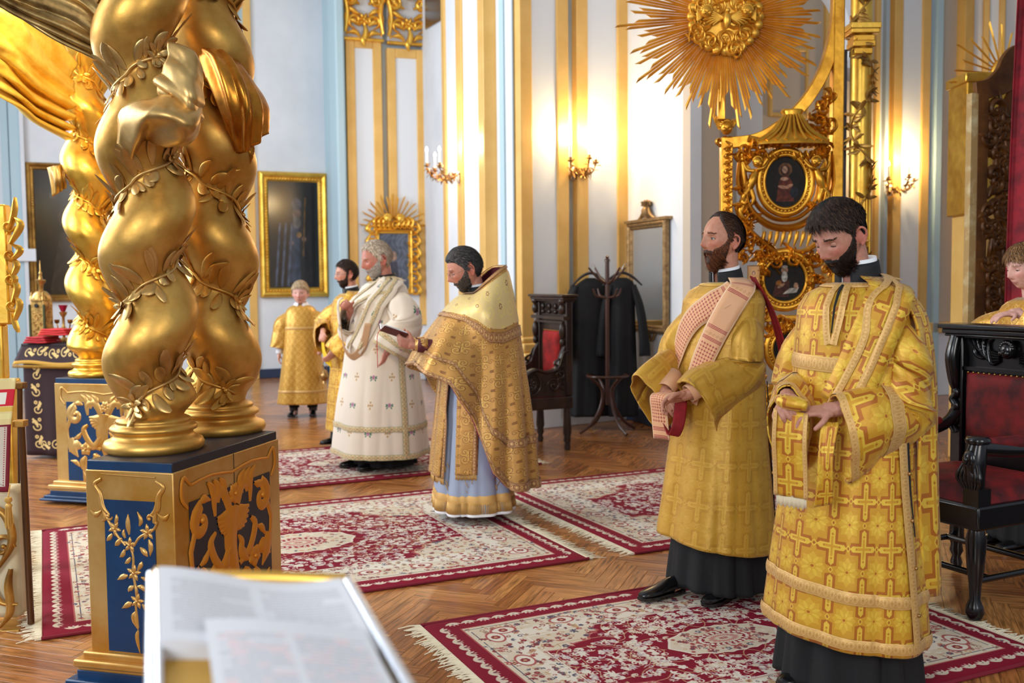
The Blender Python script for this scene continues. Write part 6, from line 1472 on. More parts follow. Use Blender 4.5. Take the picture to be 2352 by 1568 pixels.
class Robe:
    """garment body: rings (z, half width, half depth, forward shift), with hanging folds"""
    def __init__(s, rings, folds, seed=0, amp=1.0, z_amp=None):
        s.r = np.array(sorted(rings)); s.f = folds; s.amp = amp; s.z0, s.z1 = s.r[0, 0], s.r[-1, 0]; s.za = z_amp or (s.z1 - .25)
    def pt(s, phi, z, off=0.0):
        phi = np.asarray(phi, float); z = np.asarray(z, float); rx, ry, cy = [np.interp(z, s.r[:, 0], s.r[:, k]) for k in (1, 2, 3)]
        cxs = np.interp(z, s.r[:, 0], s.r[:, 4]) if s.r.shape[1] > 4 else 0
        a = sstep(s.za, s.z0, z) * s.amp; w_ = 0
        for (k, p, m_, dr) in s.f: w_ = w_ + m_ * (np.abs(np.sin((k * phi + p + dr * (s.za - z)) / 2)) ** .8 * 2 - 1.1)
        f = 1 + a * w_; sn, cs = np.sin(phi), np.cos(phi); e = .86
        return np.stack([-rx * np.sign(sn) * np.abs(sn) ** e * f + cxs, ry * np.sign(cs) * np.abs(cs) ** e * f + cy, z + 0 * phi], -1) + (off * np.stack([-sn, cs, 0 * phi], -1) if np.any(off) else 0)
    def mesh(s, n=128, m=90, z0=None, z1=None, hem=None):
        ph = np.linspace(0, 2 * PI, n, endpoint=False); zt = np.linspace(0, 1, m) ** .9; z1 = z1 or s.z1; z0 = z0 if z0 is not None else s.z0; H, Z = np.meshgrid(ph, zt)
        lo = z0 + (hem(H) if hem else 0); ZZ = z1 - (z1 - lo) * Z; G = s.pt(H, ZZ); per = np.interp(ZZ, s.r[:, 0], (s.r[:, 1] + s.r[:, 2]) / 2); avg = np.mean(s.r[:, 1])
        UV = np.stack([np.where(H > PI, H - 2 * PI, H) * (per * .55 + avg * .45) * 1.3, ZZ], -1); mb = MB()
        # duplicate the seam column behind (phi = pi) so the weave does not smear
        o_ = n // 2; G = np.roll(G, -o_, 1); UV = np.roll(UV, -o_, 1); G = np.concatenate([G, G[:, :1]], 1); u2 = UV[:, :1].copy(); u2[..., 0] = PI * (per[:, :1] * .55 + avg * .45); u2[..., 0] *= 1.3; UV[:, 0, 0] = -u2[:, 0, 0]; UV = np.concatenate([UV, u2], 1)
        return mb.grid(G, uv=UV)
    def band(s, pts, wd, off=.008, n=60, nw=5, m=1.0, v0=0.0):
        """cloth band laid on the garment along (phi deg, z) points"""
        P = cr([(math.radians(a), b * .3) for a, b in pts], n); P[:, 1] /= .3; wv = wd if not np.isscalar(wd) else [wd, wd]; wv = np.interp(np.linspace(0, 1, n), np.linspace(0, 1, len(wv)), wv)
        C = s.pt(P[:, 0], P[:, 1]); T = np.gradient(C, axis=0); T /= np.linalg.norm(T, axis=1)[:, None]; e = 1e-3
        dphi = s.pt(P[:, 0] + e, P[:, 1]) - C; dz = s.pt(P[:, 0], P[:, 1] - e) - C; N = np.cross(dphi, dz); N /= np.maximum(np.linalg.norm(N, axis=1), 1e-9)[:, None]; N *= np.sign(np.sum(N * np.stack([-np.sin(P[:, 0]), np.cos(P[:, 0]), 0 * P[:, 0]], -1), -1))[:, None]
        N = cr(N[::6], n); N /= np.linalg.norm(N, axis=1)[:, None]; S = np.cross(T, N); G = np.zeros((n, nw, 3)); L = np.concatenate([[0], np.cumsum(np.linalg.norm(np.diff(C, axis=0), axis=1))]); UV = np.zeros((n, nw, 2))
        for j in range(nw):
            k = (j / (nw - 1) - .5); q = C + S * (k * wv)[:, None]
            # re-project sideways points to the garment
            phj = np.arctan2(-(q[:, 0]), (q[:, 1] - np.interp(q[:, 2], s.r[:, 0], s.r[:, 3]))); rr = np.interp(q[:, 2], s.r[:, 0], s.r[:, 1]) / np.maximum(np.interp(q[:, 2], s.r[:, 0], s.r[:, 2]), 1e-3)
            G[:, j] = q + N * (off + .004 * (1 - 4 * k * k)); UV[:, j] = np.stack([np.full(n, (k + .5) * m), L + v0], -1)
        return MB().grid(G, uv=UV)
def sleeve(path, rv, rh, drop, n=40, m=34, fold=.05, k=5, ph=0, flare=None, cutv=0.0):
    path = [np.asarray(q, float) for q in path]; path[0] = path[0] * [.62, 1, 1] + [0, 0, -.005]; rv = [rv[0] * .72] + list(rv[1:]); rh = [rh[0] * .72] + list(rh[1:]); drop = [.012] + list(drop[1:])
    P = cr(path, n); T = np.gradient(P, axis=0); T /= np.linalg.norm(T, axis=1)[:, None]; t = np.linspace(0, 1, n); I = lambda a: np.interp(t, np.linspace(0, 1, len(a)), a)
    RV, RH, DR = I(rv), I(rh), I(drop); an = np.linspace(0, 2 * PI, m, endpoint=False); G = np.zeros((n, m, 3)); UV = np.zeros((n, m, 2)); L = np.concatenate([[0], np.cumsum(np.linalg.norm(np.diff(P, axis=0), axis=1))]); A0 = None
    for i in range(n):
        A = np.cross(T[i], ZU); A = nz(A) if np.linalg.norm(A) > .15 else A0; A = nz(A - T[i] * (A @ T[i])) if A is not None else np.array([1., 0, 0])
        if A0 is not None: A = nz(A * .5 + A0 * .5); 
        A0 = A; B = nz(np.cross(A, T[i])); f = 1 + fold * t[i] * np.sin(an * k + ph + t[i] * 4) + fold * .5 * np.sin(an * 9 + t[i] * 14 + ph)
        G[i] = P[i] - ZU * DR[i] + np.outer(np.cos(an) * f * RH[i], A) + np.outer(np.sin(an) * f * RV[i], B) + np.outer(cutv * t[i] ** 2 * np.sin(an), T[i])
        UV[i] = np.stack([(an - PI) * (RV[i] + RH[i]) * .5 * .9 + .03, np.full(m, L[i])], -1)
    G = np.concatenate([G, G[:, :1]], 1); u2 = UV[:, :1].copy(); u2[..., 0] = u2[..., 0] + 2 * PI * ((RV + RH) * .45)[:, None]; UV = np.concatenate([UV, u2], 1)
    return MB().grid(G, uv=UV)

def person(label, pos, rz, H=1.8, head=(0, 0, 0), skin=(208, 150, 122), hair=((60, 40, 28), (96, 66, 46)), hl={}, hair_off=.012, hair_len=.022, flow='down', beard=None, beard_col=None, wrists=None, hands=None, vox=.006, near=False,
           wd=1.0, jaw=1.0, eyes=True, lids=.5, brows=True, age=0, hairn=2600, build=1.0, neck_r=.056, glasses=False, lean=0.0, hs=1.03, feet=None):
    root = empty('person', (pos[0], pos[1], pos[2] if len(pos) > 2 else 0), rz, label, 'person'); k = H / 1.8
    yaw, pit, rol = head; R = Rz(yaw) @ Rx(-pit) @ Ry(rol); piv = np.array([0, -.01 + lean, H - (.157 + .118 * hs) * k]); HC = piv + R @ np.array([0, .030, .155]) * k; kh = k * hs
    T = lambda V: (np.asarray(V) * kh) @ R.T + HC; Ti = lambda V: ((np.asarray(V) - HC) @ R) / kh
    mb = MB(); ph = np.linspace(0, 2 * PI, 96, endpoint=False); th = np.linspace(.02, PI - .02, 80); PHI, TH_ = np.meshgrid(ph, th); G = headsurf(*sdir(PHI, TH_), wd, jaw); mb.grid(T(G.reshape(-1, 3)).reshape(G.shape)[:, ::-1], cv=True, caps=True)
    for sg in (-1, 1):     # ears
        c = np.array([sg * .0745 * wd, -.014, -.014]); Re = Rz(sg * .35); mb.ell(T(c), (.0075 * k, .016 * k, .027 * k), 12, 10, R @ Re @ Rx(-.15))
        e_ = [c + Re @ np.array(q) * np.array([1, 1, 1]) for q in ((0, .012, .004), (sg * .006, .010, .024), (sg * .010, -.006, .032), (sg * .012, -.020, .018), (sg * .009, -.018, -.006), (sg * .004, -.006, -.026), (0, .004, -.030))]
        mb.tube(T(cr(e_, 20)), [.004 * k, .0052 * k, .0052 * k, .005 * k, .005 * k, .0065 * k], 8)
    nb_ = np.array([0, -.02 + lean, H - .36 * k]); mb.tube(cr([nb_ - [0, .005, .05], nb_, T([[0, -.028, -.075]])[0], T([[0, -.026, -.03]])[0]], 10), [neck_r * 1.12 * k, neck_r * 1.05 * k, neck_r * k, neck_r * .95 * k], 20)
    b = build; mb.ell((0, lean * .5, H * .725), (.165 * k * b, .105 * k * b, .155 * k), 24, 16); mb.ell((0, .01, H * .60), (.145 * k * b, .11 * k * b, .20 * k), 24, 16); mb.ell((0, 0, H * .50), (.155 * k * b, .11 * k * b, .12 * k), 20, 12)
    ft = feet or ((-.09, .0), (.09, .0))
    for sg, f in zip((-1, 1), ft):
        mb.tube(cr([(sg * .085 * k, 0, H * .51), (sg * .09 * k, .01, H * .29), (f[0], f[1] - .01, .09)], 14), [.085 * k, .070 * k, .05 * k, .050 * k, .026 * k], 14)
        mb.tube(cr([(f[0], f[1] - .03, .07), (f[0], f[1] + .06, .05), (f[0], f[1] + .13, .035)], 8), [.026 * k, .022 * k, .014 * k], 10)
    l1, l2 = .29 * k, .26 * k; arms = []
    for i, sg in enumerate((-1, 1)):
        S = np.array([sg * .165 * k * (.8 + .2 * b), lean * .8, H * .768]); W = np.array(wrists[i][:3], float) * 1.0; E = elbow(S, W, wrists[i][3], l1, l2); arms.append((S, E, W))
        mb.tube(cr([S - [sg * .05, 0, 0], S, E, W], 20), [.036 * k, .040 * k, .046 * k, .040 * k, .030 * k, .026 * k], 14)
        d, n_, tb, cl, tc_ = hands[i]; hand(mb, W, np.array(d, float), np.array(n_, float), tb, cl, k * (1.02 if H > 1.6 else .9), tc=tc_)
    me = remesh(mb, vox); nv = len(me.vertices); co = np.zeros(nv * 3, np.float32); me.vertices.foreach_get('co', co); co = co.reshape(-1, 3); L = Ti(co)
    base = np.array(lin(skin)); col = np.ones((nv, 4), np.float32); col[:, :3] = base; inh = (L[:, 2] > -.13) & (L[:, 2] < .13) & (np.abs(L[:, 0]) < .1)
    def tint(m_, c, a): col[:, :3] = col[:, :3] * (1 - (m_ * a)[:, None]) + np.array(lin(c)) * (m_ * a)[:, None]
    gs = lambda x0, z0, a, b_: inh * (L[:, 1] > .03) * np.exp(-((L[:, 0] - x0) / a) ** 2 - ((L[:, 2] - z0) / b_) ** 2)
    rosy = tuple(max(0, min(255, s_ + d_)) for s_, d_ in zip(skin, (4, -34, -30)))
    tint(gs(.042, -.03, .022, .018) + gs(-.042, -.03, .022, .018), rosy, .45 + age); tint(gs(0, -.04, .014, .012), rosy, .5 + age); tint(gs(0, -.072, .021, .0085) ** .5 * (gs(0, -.072, .021, .0085) > .25), (158, 84, 78), .75)
    tint(gs(.031, -.004, .016, .010) + gs(-.031, -.004, .016, .010), tuple(s_ * .8 for s_ in skin), .3); tint(inh * (np.abs(L[:, 0]) > .07 * wd) * (L[:, 1] < .01), rosy, .5)
    at_ = me.color_attributes.new('tint', 'FLOAT_COLOR', 'POINT'); at_.data.foreach_set('color', col.ravel()); me.materials.clear(); me.materials.append(skinmat())
    body = bpy.data.objects.new('body', me); link(body, root); me.polygons.foreach_set('use_smooth', np.ones(len(me.polygons), dtype=bool))
    c1, c2 = hair; hm = hairmat('hair', c1, c2)
    # eyes, lids, brows
    if eyes:
        for sg in (-1, 1):
            c = np.array([sg * .031, .0675, -.004]); m1 = MB().ell((0, 0, 0), (.0122 if lids < .7 else .0112,) * 3, 16, 12); m1.v[0] = T(m1.v[0] + c); eo = obj('eye', m1, EYEW, root, smooth=180, keep=False)
            gz = np.array([sg * -.0, .97, -.30 * lids]); gz = nz(gz); m2 = MB().lathe([(0, .0004), (.0058, .0001), (.0062, -.0012)], (0, 0, 0), 16); q = Vector((0, 0, 1)).rotation_difference(Vector(gz)).to_matrix(); m2.v[0] = T(m2.v[0] @ np.array(q).T + c + gz * (.0121 if lids < .7 else .008)); obj('iris', m2, IRIS, eo, smooth=60, keep=True)
            for up in (1, 0):
                a_ = np.linspace(-1.35, 1.35, 14)[:, None]; e0, e1 = (.50 - .85 * lids, 1.35) if up else (-.42 - .1 * lids, -1.3); e_ = np.linspace(e0, e1, 8)[None]; e_ = e_ - (.25 if up else -.15) * (a_ ** 2) * np.linspace(1, 0, 8)[None]
                r2 = .0138; Gl = np.stack([r2 * np.sin(a_) * np.cos(e_), r2 * np.cos(a_) * np.cos(e_), r2 * np.sin(e_) + 0 * a_], -1) + c; ml = MB().grid(T(Gl.reshape(-1, 3)).reshape(Gl.shape)); lo = obj('eyelid', ml, Mat('eyelid_skin', tuple(s_ * .92 for s_ in skin), .5).m if (sg, up) == (-1, 1) else bpy.data.materials[lidname], root, smooth=180, solid=.0012, keep=False)
                if (sg, up) == (-1, 1): lidname = lo.data.materials[0].name
                if up: obj('lashes', MB().tube(T(Gl[:, 0] + np.array([0, .0008, 0])), .0013, 5), LASH, lo, smooth=180)
    bc = beard_col or hair; browm = lambda P, az: ((np.abs(np.abs(P[..., 0]) - .031) < .019) & (np.abs(P[..., 2] - .0185 + .10 * (np.abs(P[..., 0]) - .03) ** 1) < .0030) & (P[..., 1] > .03)).astype(float)
    if brows: fur(headsurf, browm, 150 if near else 100, .009, lambda P, az, r: np.stack([np.sign(P[:, 0]) * 1.0, 0 * az, .25 + 0 * az], -1), hairmat('brow_hair', bc[0], tuple((a + b_) / 2 for a, b_ in zip(*bc))), 'eyebrows', root, wd, jaw, T, 5, .0007, .08, .0, 0, 0, 110)
    if hair_off:
        hmask = lambda P, az: sstep(-.004, .010, P[..., 2] - hairline(az, **hl))
        offf = hair_off if callable(hair_off) else (lambda P, az: hair_off * (.35 + .65 * sstep(-.06, .06, P[..., 2])))
        hair_shell(headsurf, hmask, offf, Mat('hair_base', tuple(a * .8 for a in c1), .7).m, 'hair', root, wd, jaw, T, 3)
        def fdown(P, az, r): return np.stack([P[:, 0] * 2, P[:, 1] * 1.2 - .02, -.05 + 0 * az], -1)
        def ffront(P, az, r): return np.stack([P[:, 0] * 2 - .05 * (P[:, 2] > .03), .07 + 0 * az - .05 * (np.abs(P[:, 0]) > .06), -.05 - .3 * np.clip(.06 - P[:, 2], 0, 1)], -1)
        def fback(P, az, r): return np.stack([P[:, 0] * .8, -.08 + 0 * az, -.04 - .3 * np.clip(.07 - P[:, 2], 0, 1)], -1)
        fl_ = {'down': fdown, 'front': ffront, 'back': fback}[flow] if isinstance(flow, str) else flow
        fur(headsurf, hmask, hairn, hair_len, fl_, hm, 'hair_strands', root, wd, jaw, T, 9, .0017, .10, lambda P, az: offf(P, az) * hmask(P, az) * .95, 0, 1.0)
    if beard:
        blen, boff, bn = beard['len'], beard['off'], beard.get('n', 2200); bcm = hairmat('beard_hair', *bc); top = beard.get('top', -.045); fr = beard.get('front', True)
        def bmask(P, az):
            a = np.abs(az); up = np.interp(a, [0, .25, .5, .8, 1.1, 1.3, 1.42, 1.6], [-.085, -.080, -.052, top, top + .018, .0, .012, -.2]); lips = np.exp(-((P[..., 0]) / .025) ** 2 - ((P[..., 2] + .0735) / .0125) ** 2)
            must = (np.abs(P[..., 0]) < .033) & (P[..., 2] < -.0535 - .25 * np.abs(P[..., 0])) & (P[..., 2] > -.0665 - .5 * np.abs(P[..., 0])) & (P[..., 1] > .03)
            m_ = np.maximum(sstep(.004, -.006, P[..., 2] - up) * (a < 1.55), must * 1.0) * (1 - sstep(.35, .7, lips) * (~must)) ; return m_ * (a < 1.6)
        bof = lambda P, az: boff * (.25 + .75 * sstep(-.06, -.11, P[..., 2])) * (.6 + .4 * np.cos(az))
        hair_shell(headsurf, bmask, bof, Mat('beard_base', tuple(a * .75 for a in bc[0]), .7).m, 'beard', root, wd, jaw, T, 13, .0012)
        fur(headsurf, bmask, bn, lambda P, az: blen * (.30 + .70 * sstep(-.055, -.10, P[..., 2])) * np.where(P[..., 2] > -.07, .55, 1), lambda P, az, r: np.stack([P[:, 0] * 1.2, .02 + 0 * az, -.10 + 0 * az], -1), bcm, 'beard_strands', root, wd, jaw, T, 21, .0013, .38, lambda P, az: bof(P, az) * bmask(P, az), .25)
    if glasses:
        gm_ = Mat('spectacle_metal', (150, 140, 130), .25, .9).m; mg = MB(); t = np.linspace(0, 2 * PI, 24)
        for sg in (-1, 1): mg.tube(T(np.stack([sg * .033 + .024 * np.cos(t), .098 - .1 * np.abs(sg * .033 + .024 * np.cos(t)) , -.008 + .017 * np.sin(t)], -1)), .0012 * k, 6, caps=False); mg.tube(T(cr([(sg * .057, .092, -.002), (sg * .075, .06, -.002), (sg * .079, -.005, .0), (sg * .077, -.02, -.012)], 10)), .0012 * k, 6)
        mg.tube(T(cr([(-.010, .099, -.004), (0, .102, .0), (.010, .099, -.004)], 6)), .0012 * k, 6); go = obj('spectacle_frame', mg, gm_, root, smooth=180, keep=False)
        for sg in (-1, 1):
            u = np.linspace(0, 1, 3)[:, None]; Gl = np.stack([sg * .033 + .023 * u * np.cos(t[None, :-1]), .097 - .1 * np.abs(sg * .033 + .023 * u * np.cos(t[None, :-1])), -.008 + .016 * u * np.sin(t[None, :-1])], -1)
            obj('lens', MB().grid(T(Gl.reshape(-1, 3)).reshape(Gl.shape), cv=True), LENS, go, smooth=180)
    return dict(root=root, k=k, H=H, arms=arms, T=T, R=R, HC=HC, lean=lean)
EYEW = Mat('eye_white', (222, 214, 208), .25).m; IRIS = Mat('dark_iris', (36, 26, 22), .3).m; LASH = Mat('lash', (34, 24, 20), .6).m
LENS = Mat('spectacle_lens', (255, 255, 255), .03, Transmission_Weight=1.0, Alpha=.35).m
def collar(p, h=.060, r=.068, mat=None, white=True, front_gap=.25, tilt=.25, z=None, cy=None):
    k, H = p['k'], p['H']; a = np.linspace(front_gap, 2 * PI - front_gap, 40)[:, None]; v = np.linspace(0, 1, 5)[None]; zz = (z if z is not None else H - .335 * k)
    rr = r * k * (1.12 - .10 * v); cyy = cy if cy is not None else -.022 + p['lean']
    def rim(r_, z0, h_): return np.stack([-np.sin(a) * r_, np.cos(a) * r_ * 1.08 + cyy + .012 * v, z0 + h_ * v + tilt * .10 * (1 - np.cos(a)) * k * .5 + 0 * a], -1)
    obj('black_collar', MB().grid(rim(rr, zz, h * k)), BLACKV, p['root'], smooth=180, solid=.006, keep=False)
    if white: obj('white_collar', MB().grid(rim(rr - .007, zz + .006, h * k + .008)), WHITEC, p['root'], smooth=180, solid=.003, keep=False)
BLACKV = Mat('black_collar_velvet', (14, 15, 20), .7).m
def cuffpart(p, i, mat, name, ln=.12, r0=.050, r1=.042, o0=.0):
    S, E, W = p['arms'][i]; d = nz(W - E); obj(name, MB().tube([W - d * (ln + o0), W - d * (ln * .5 + o0), W - d * o0], [r0, (r0 + r1) / 2, r1], 24, caps=False), mat, p['root'], smooth=180, keep=False, solid=.003)
def shoe(p, f, ang=0, L=.27):
    x, y = f; c, s_ = math.cos(ang), math.sin(ang); Rr = np.array([[c, -s_, 0], [s_, c, 0], [0, 0, 1]]); k = L / .27; G = []
    for t, hw, ht in ((-.10, .02, .03), (-.095, .032, .07), (-.05, .036, .085), (0, .037, .08), (.05, .042, .055), (.10, .046, .045), (.145, .036, .038), (.168, .018, .03)):
        a = np.linspace(0, 2 * PI, 18, endpoint=False); G.append(np.stack([hw * np.cos(a) * k, np.full(18, t * k), np.maximum((ht * .5 + ht * .5 * np.sin(a)) * k, 0.004)], -1))
    G = np.array(G) @ Rr.T + np.array([x, y, .013]); o = obj('shoe', MB().grid(G, cv=True, caps=True), SHOE, p['root'], smooth=50, keep=False, sub=1)
    mb = MB(); sole = np.array([(hw * math.cos(a) * 1.04 * k, t * k) for t, hw, a in [(-.1, .02, 0), (-.05, .036, 0), (0, .037, 0), (.05, .042, 0), (.1, .046, 0), (.145, .036, 0), (.17, .015, 0)]]); out = np.vstack([sole, sole[::-1] * [-1, 1]])
    V = [(*q, 0.002) for q in out] + [(*q, .016) for q in out]; n = len(out); V = np.array(V) @ Rr.T + np.array([x, y, .008]); mb.add(V, [tuple(range(n)), tuple(range(2 * n - 1, n - 1, -1))] + [(i, (i + 1) % n, n + (i + 1) % n, n + i) for i in range(n)]); obj('sole', mb, BLACKW, o, smooth=30)
SHOE = Mat('black_leather', (14, 14, 16), .25, spec=.6).m

# ---- woven patterns
def brocade(kind, tw, th, base, dark, light, res=1500):
    cv = Cv(tw, th, res, base)
    def wrapstamp(fn):
        for dx in (-tw, 0, tw):
            for dy in (-th, 0, th): fn(dx, dy)
    r = np.random.RandomState(3)
    if kind == 'cross':
        def cross(ox, oy, a, w1, col, pt=.0):
            P = [(w1, w1), (w1, a), (0, a + pt), (-w1, a), (-w1, w1), (-a * .8, w1), (-a * .8 - pt, 0), (-a * .8, -w1), (-w1, -w1), (-w1, -a), (0, -a - pt), (w1, -a), (w1, -w1), (a * .8, -w1), (a * .8 + pt, 0), (a * .8, w1)]; cv.poly(P, col, ox, oy)
        def st(dx, dy):
            X0, Y0 = tw / 2 + dx, th / 2 + dy
            for (sx, sy) in ((0, 0), (1, 0), (0, 1), (1, 1)):       # star medallions between crosses
                ox, oy = sx * tw + dx, sy * th + dy; R_ = tw * .36
                P = [(R_ * (1.0 if i % 2 == 0 else .72) * math.cos(i * PI / 8), R_ * 1.15 * (1.0 if i % 2 == 0 else .72) * math.sin(i * PI / 8)) for i in range(16)]
                cv.poly(P, tuple(.5 * b_ + .5 * l_ for b_, l_ in zip(base, light)), ox, oy); 
                for q in range(8): a = q * PI / 4 + .39; cv.leaf(ox + math.cos(a) * R_ * .15, oy + math.sin(a) * R_ * .15, a, R_ * .7, R_ * .22, light)
                cv.disc(ox, oy, R_ * .22, base, ring=.0016); cv.disc(ox, oy, R_ * .1, dark)
        wrapstamp(st)
        cross(tw / 2, th / 2, th * .40, tw * .17, dark, .006); cross(tw / 2, th / 2, th * .345, tw * .085, light, .010); cross(tw / 2, th / 2, th * .20, tw * .035, base, .003)
        for (u, v) in ((0, .26), (0, -.26), (.24, 0), (-.24, 0)): cv.poly([(.0, .006), (.006, 0), (0, -.006), (-.006, 0)], base, tw * (.5 + u), th * (.5 + v)); cv.poly([(.0, .003), (.003, 0), (0, -.003), (-.003, 0)], dark, tw * (.5 + u), th * (.5 + v))
        for (u, v) in ((0, .5), (0, -.5), (.5, 0), (-.5, 0)):
            ox, oy = tw * (.5 + u), th * (.5 + v); cv.poly([(.0, .013), (.010, 0), (0, -.013), (-.010, 0)], light, ox, oy); cv.poly([(.0, .007), (.005, 0), (0, -.007), (-.005, 0)], dark, ox, oy)
    elif kind == 'scroll':
        def st(dx, dy):
            for (u, v, s_, sg) in ((.25, .25, 1, 1), (.75, .75, 1, -1), (.25, .75, .8, -1), (.75, .25, .8, 1)):
                ox, oy = u * tw + dx, v * th + dy
                for q in range(4):
                    a = q * PI / 2 + .78; x, y = ox + math.cos(a) * tw * .135 * s_, oy + math.sin(a) * th * .135 * s_; cv.spiral(x, y, tw * .105 * s_, a + 1.5, 1.3, tw * .022, light, 1 if q % 2 else -1); cv.spiral(x, y, tw * .122 * s_, a + 1.5, 1.5, tw * .010, dark, 1 if q % 2 else -1)
                cv.line([(ox, oy - th * .12), (ox, oy + th * .12)], tw * .025, light, smooth=False); cv.line([(ox - tw * .08, oy), (ox + tw * .08, oy)], tw * .02, light, smooth=False)
                cv.line([(ox - tw * .03, oy - th * .14), (ox - tw * .03, oy + th * .14)], tw * .008, dark, smooth=False); cv.spiral(ox + tw * .25, oy, tw * .07, 0, 1.4, tw * .009, dark)
            for (u, v) in ((0, 0), (.5, .5), (0, .5), (.5, 0)):
                ox, oy = u * tw + dx, v * th + dy
                for q in range(5): cv.leaf(ox + (q - 2) * tw * .02, oy, .8, tw * .05, tw * .014, dark); cv.leaf(ox + (q - 2) * tw * .02, oy, -.8, tw * .05, tw * .014, dark)
        wrapstamp(st)
    elif kind == 'flower':     # sparse roses and gold crosses on cream
        gold = (206, 172, 120); green = (70, 120, 100); pink = (176, 120, 150)
        for (u, v) in ((.25, .25), (.75, .75)):
            ox, oy = u * tw, v * th; cv.disc(ox, oy, .017, pink); cv.disc(ox, oy, .010, (206, 160, 180), ring=.003); cv.disc(ox, oy, .004, (140, 80, 120))
            for q, a in enumerate((.3, PI - .3, -.7, PI + .7, -.1, PI + .1)): cv.leaf(ox + math.cos(a) * .016, oy + math.sin(a) * .014 - .004, a, .026, .012, green)
        for (u, v) in ((.75, .25), (.25, .75)):
            ox, oy = u * tw, v * th
            for q in range(4): a = q * PI / 2; cv.flower(ox + math.cos(a) * .020, oy + math.sin(a) * .024, .012, gold, (150, 110, 80), 4, .78)
            cv.flower(ox, oy, .010, (190, 150, 110), (90, 90, 70), 4)
    elif kind == 'damask':
        def st(dx, dy):
            for (u, v) in ((.25, .25), (.75, .75)):
                ox, oy = u * tw + dx, v * th + dy; cv.flower(ox, oy, tw * .16, light, dark, 6)
                for q in range(6): a = q * PI / 3; cv.leaf(ox + math.cos(a) * tw * .12, oy + math.sin(a) * tw * .12, a + .5, tw * .2, tw * .07, dark if q % 2 else light)
            for (u, v) in ((.75, .25), (.25, .75)): cv.spiral(u * tw + dx, v * th + dy, tw * .14, 1, 1.3, tw * .04, dark)
        wrapstamp(st)
    # fine weave
    cv.a *= (1 + .018 * np.sin(cv.X * 2 * PI * round(tw * 420) / tw) * np.sin(cv.Y * 2 * PI * round(th * 420) / th))[..., None]; return cv.a
def cloth(name, arr, tile, metal=.25, rough=.45, bump=.5, dist=.003, fold=True, **kw):
    m = imgmat(name, arr, tile, rough, metal, bump=0, **kw); mp = m.tc('Object', 16); nn = m.n('ShaderNodeTexNoise', {'Vector': mp, 'Scale': 1.0, 'Detail': 6.0})
    b1 = m.n('ShaderNodeBump', {'Height': (m.im, 'Color'), 'Strength': bump, 'Distance': dist}); b2 = m.n('ShaderNodeBump', {'Height': (nn, 'Fac'), 'Strength': .25, 'Distance': .012, 'Normal': (b1, 'Normal')}); m.to(b2, 'Normal', 'Normal'); m.b.inputs['Sheen Weight'].default_value = .15; return m.m
BR_D2 = cloth('cross_brocade', brocade('cross', .125, .165, (202, 148, 32), (172, 98, 12), (222, 182, 56)), (.125, .165))
BR_D1 = cloth('tonal_cross_brocade', brocade('cross', .145, .19, (196, 148, 44), (186, 137, 37), (202, 156, 52), 1000), (.145, .19), bump=.9, dist=.004)
BR_P4 = cloth('scroll_brocade', brocade('scroll', .24, .24, (196, 146, 74), (120, 72, 36), (226, 180, 96), 1100), (.24, .24), metal=.35, rough=.4)
BR_P3 = cloth('flowered_cream_cloth', brocade('flower', .40, .44, (232, 220, 204), (200, 170, 120), (240, 230, 216), 700), (.40, .44), metal=0, rough=.75, bump=.2)
BR_BOY = cloth('gold_damask', brocade('damask', .07, .09, (206, 154, 60), (176, 116, 34), (226, 184, 92), 900), (.07, .09), metal=.35, rough=.36)
BR_P2 = cloth('deep_gold_brocade', brocade('cross', .12, .16, (204, 152, 40), (176, 112, 22), (220, 176, 70), 700), (.12, .16))
YLIN = Mat('yellow_lining', (226, 184, 20), .55).m; GALL = Mat('gold_galloon', (214, 170, 100), .5, .25); GALL.nbump(260, .7, .002); GALL = GALL.m
def galimg(base, col, col2, L=.08, W=1.0):
    cv = Cv(.04, L, 1600, base)
    for k in range(2): cv.disc(.02, L * (.25 + .5 * k), L * .15, col, ring=.003); cv.disc(.02, L * (.25 + .5 * k), L * .05, col2); cv.flower(.02, L * (.5 * k), L * .09, col2, col, 4)
    cv.line([(.002, 0), (.002, L)], .002, col, smooth=False); cv.line([(.038, 0), (.038, L)], .002, col, smooth=False); return cv.a
GALL_P4 = cloth('brown_galloon', galimg((178, 132, 84), (116, 72, 44), (228, 190, 120)), (1.0, .08)); GALL_P3 = cloth('embroidered_galloon', galimg((224, 196, 150), (80, 124, 104), (196, 140, 84)), (1.0, .07), metal=0, rough=.7); GALL_D = cloth('tan_galloon', galimg((204, 158, 88), (220, 178, 110), (184, 134, 66)), (1.0, .05))
def orarimg():
    cv = Cv(.12, 1.0, 900, (222, 168, 124)); red = (150, 36, 44)
    cv.line([(.004, 0), (.004, 1)], .004, (236, 206, 170), smooth=False); cv.line([(.116, 0), (.116, 1)], .004, (236, 206, 170), smooth=False)
    for y0, y1 in ((.455, .94),):
        yy = y0 + .02
        while yy < y1 - .01:
            for k in range(6): x = .02 + k * .016; cv.line([(x - .005, yy), (x + .005, yy)], .0028, red, smooth=False); cv.line([(x, yy - .005), (x, yy + .005)], .0028, red, smooth=False)
            yy += .017
    for y0 in (.14, .205, .385, .44, .945, .98):
        for q in (0, .006, .012): cv.line([(.01, y0 + q), (.11, y0 + q)], .0028, red, smooth=False)
    for k in range(5): cv.spiral(.02 + k * .02, .188, .008, 0, 1.3, .002, (190, 140, 90)); cv.spiral(.02 + k * .02, .422, .008, 0, 1.3, .002, (190, 140, 90))
    return cv.a
ORAR = cloth('pink_beige_stole', orarimg(), (1.0, 1.0), metal=.05, rough=.6, bump=.25)
REDL = velvet('red_lining', (150, 12, 22), (110, 6, 14))
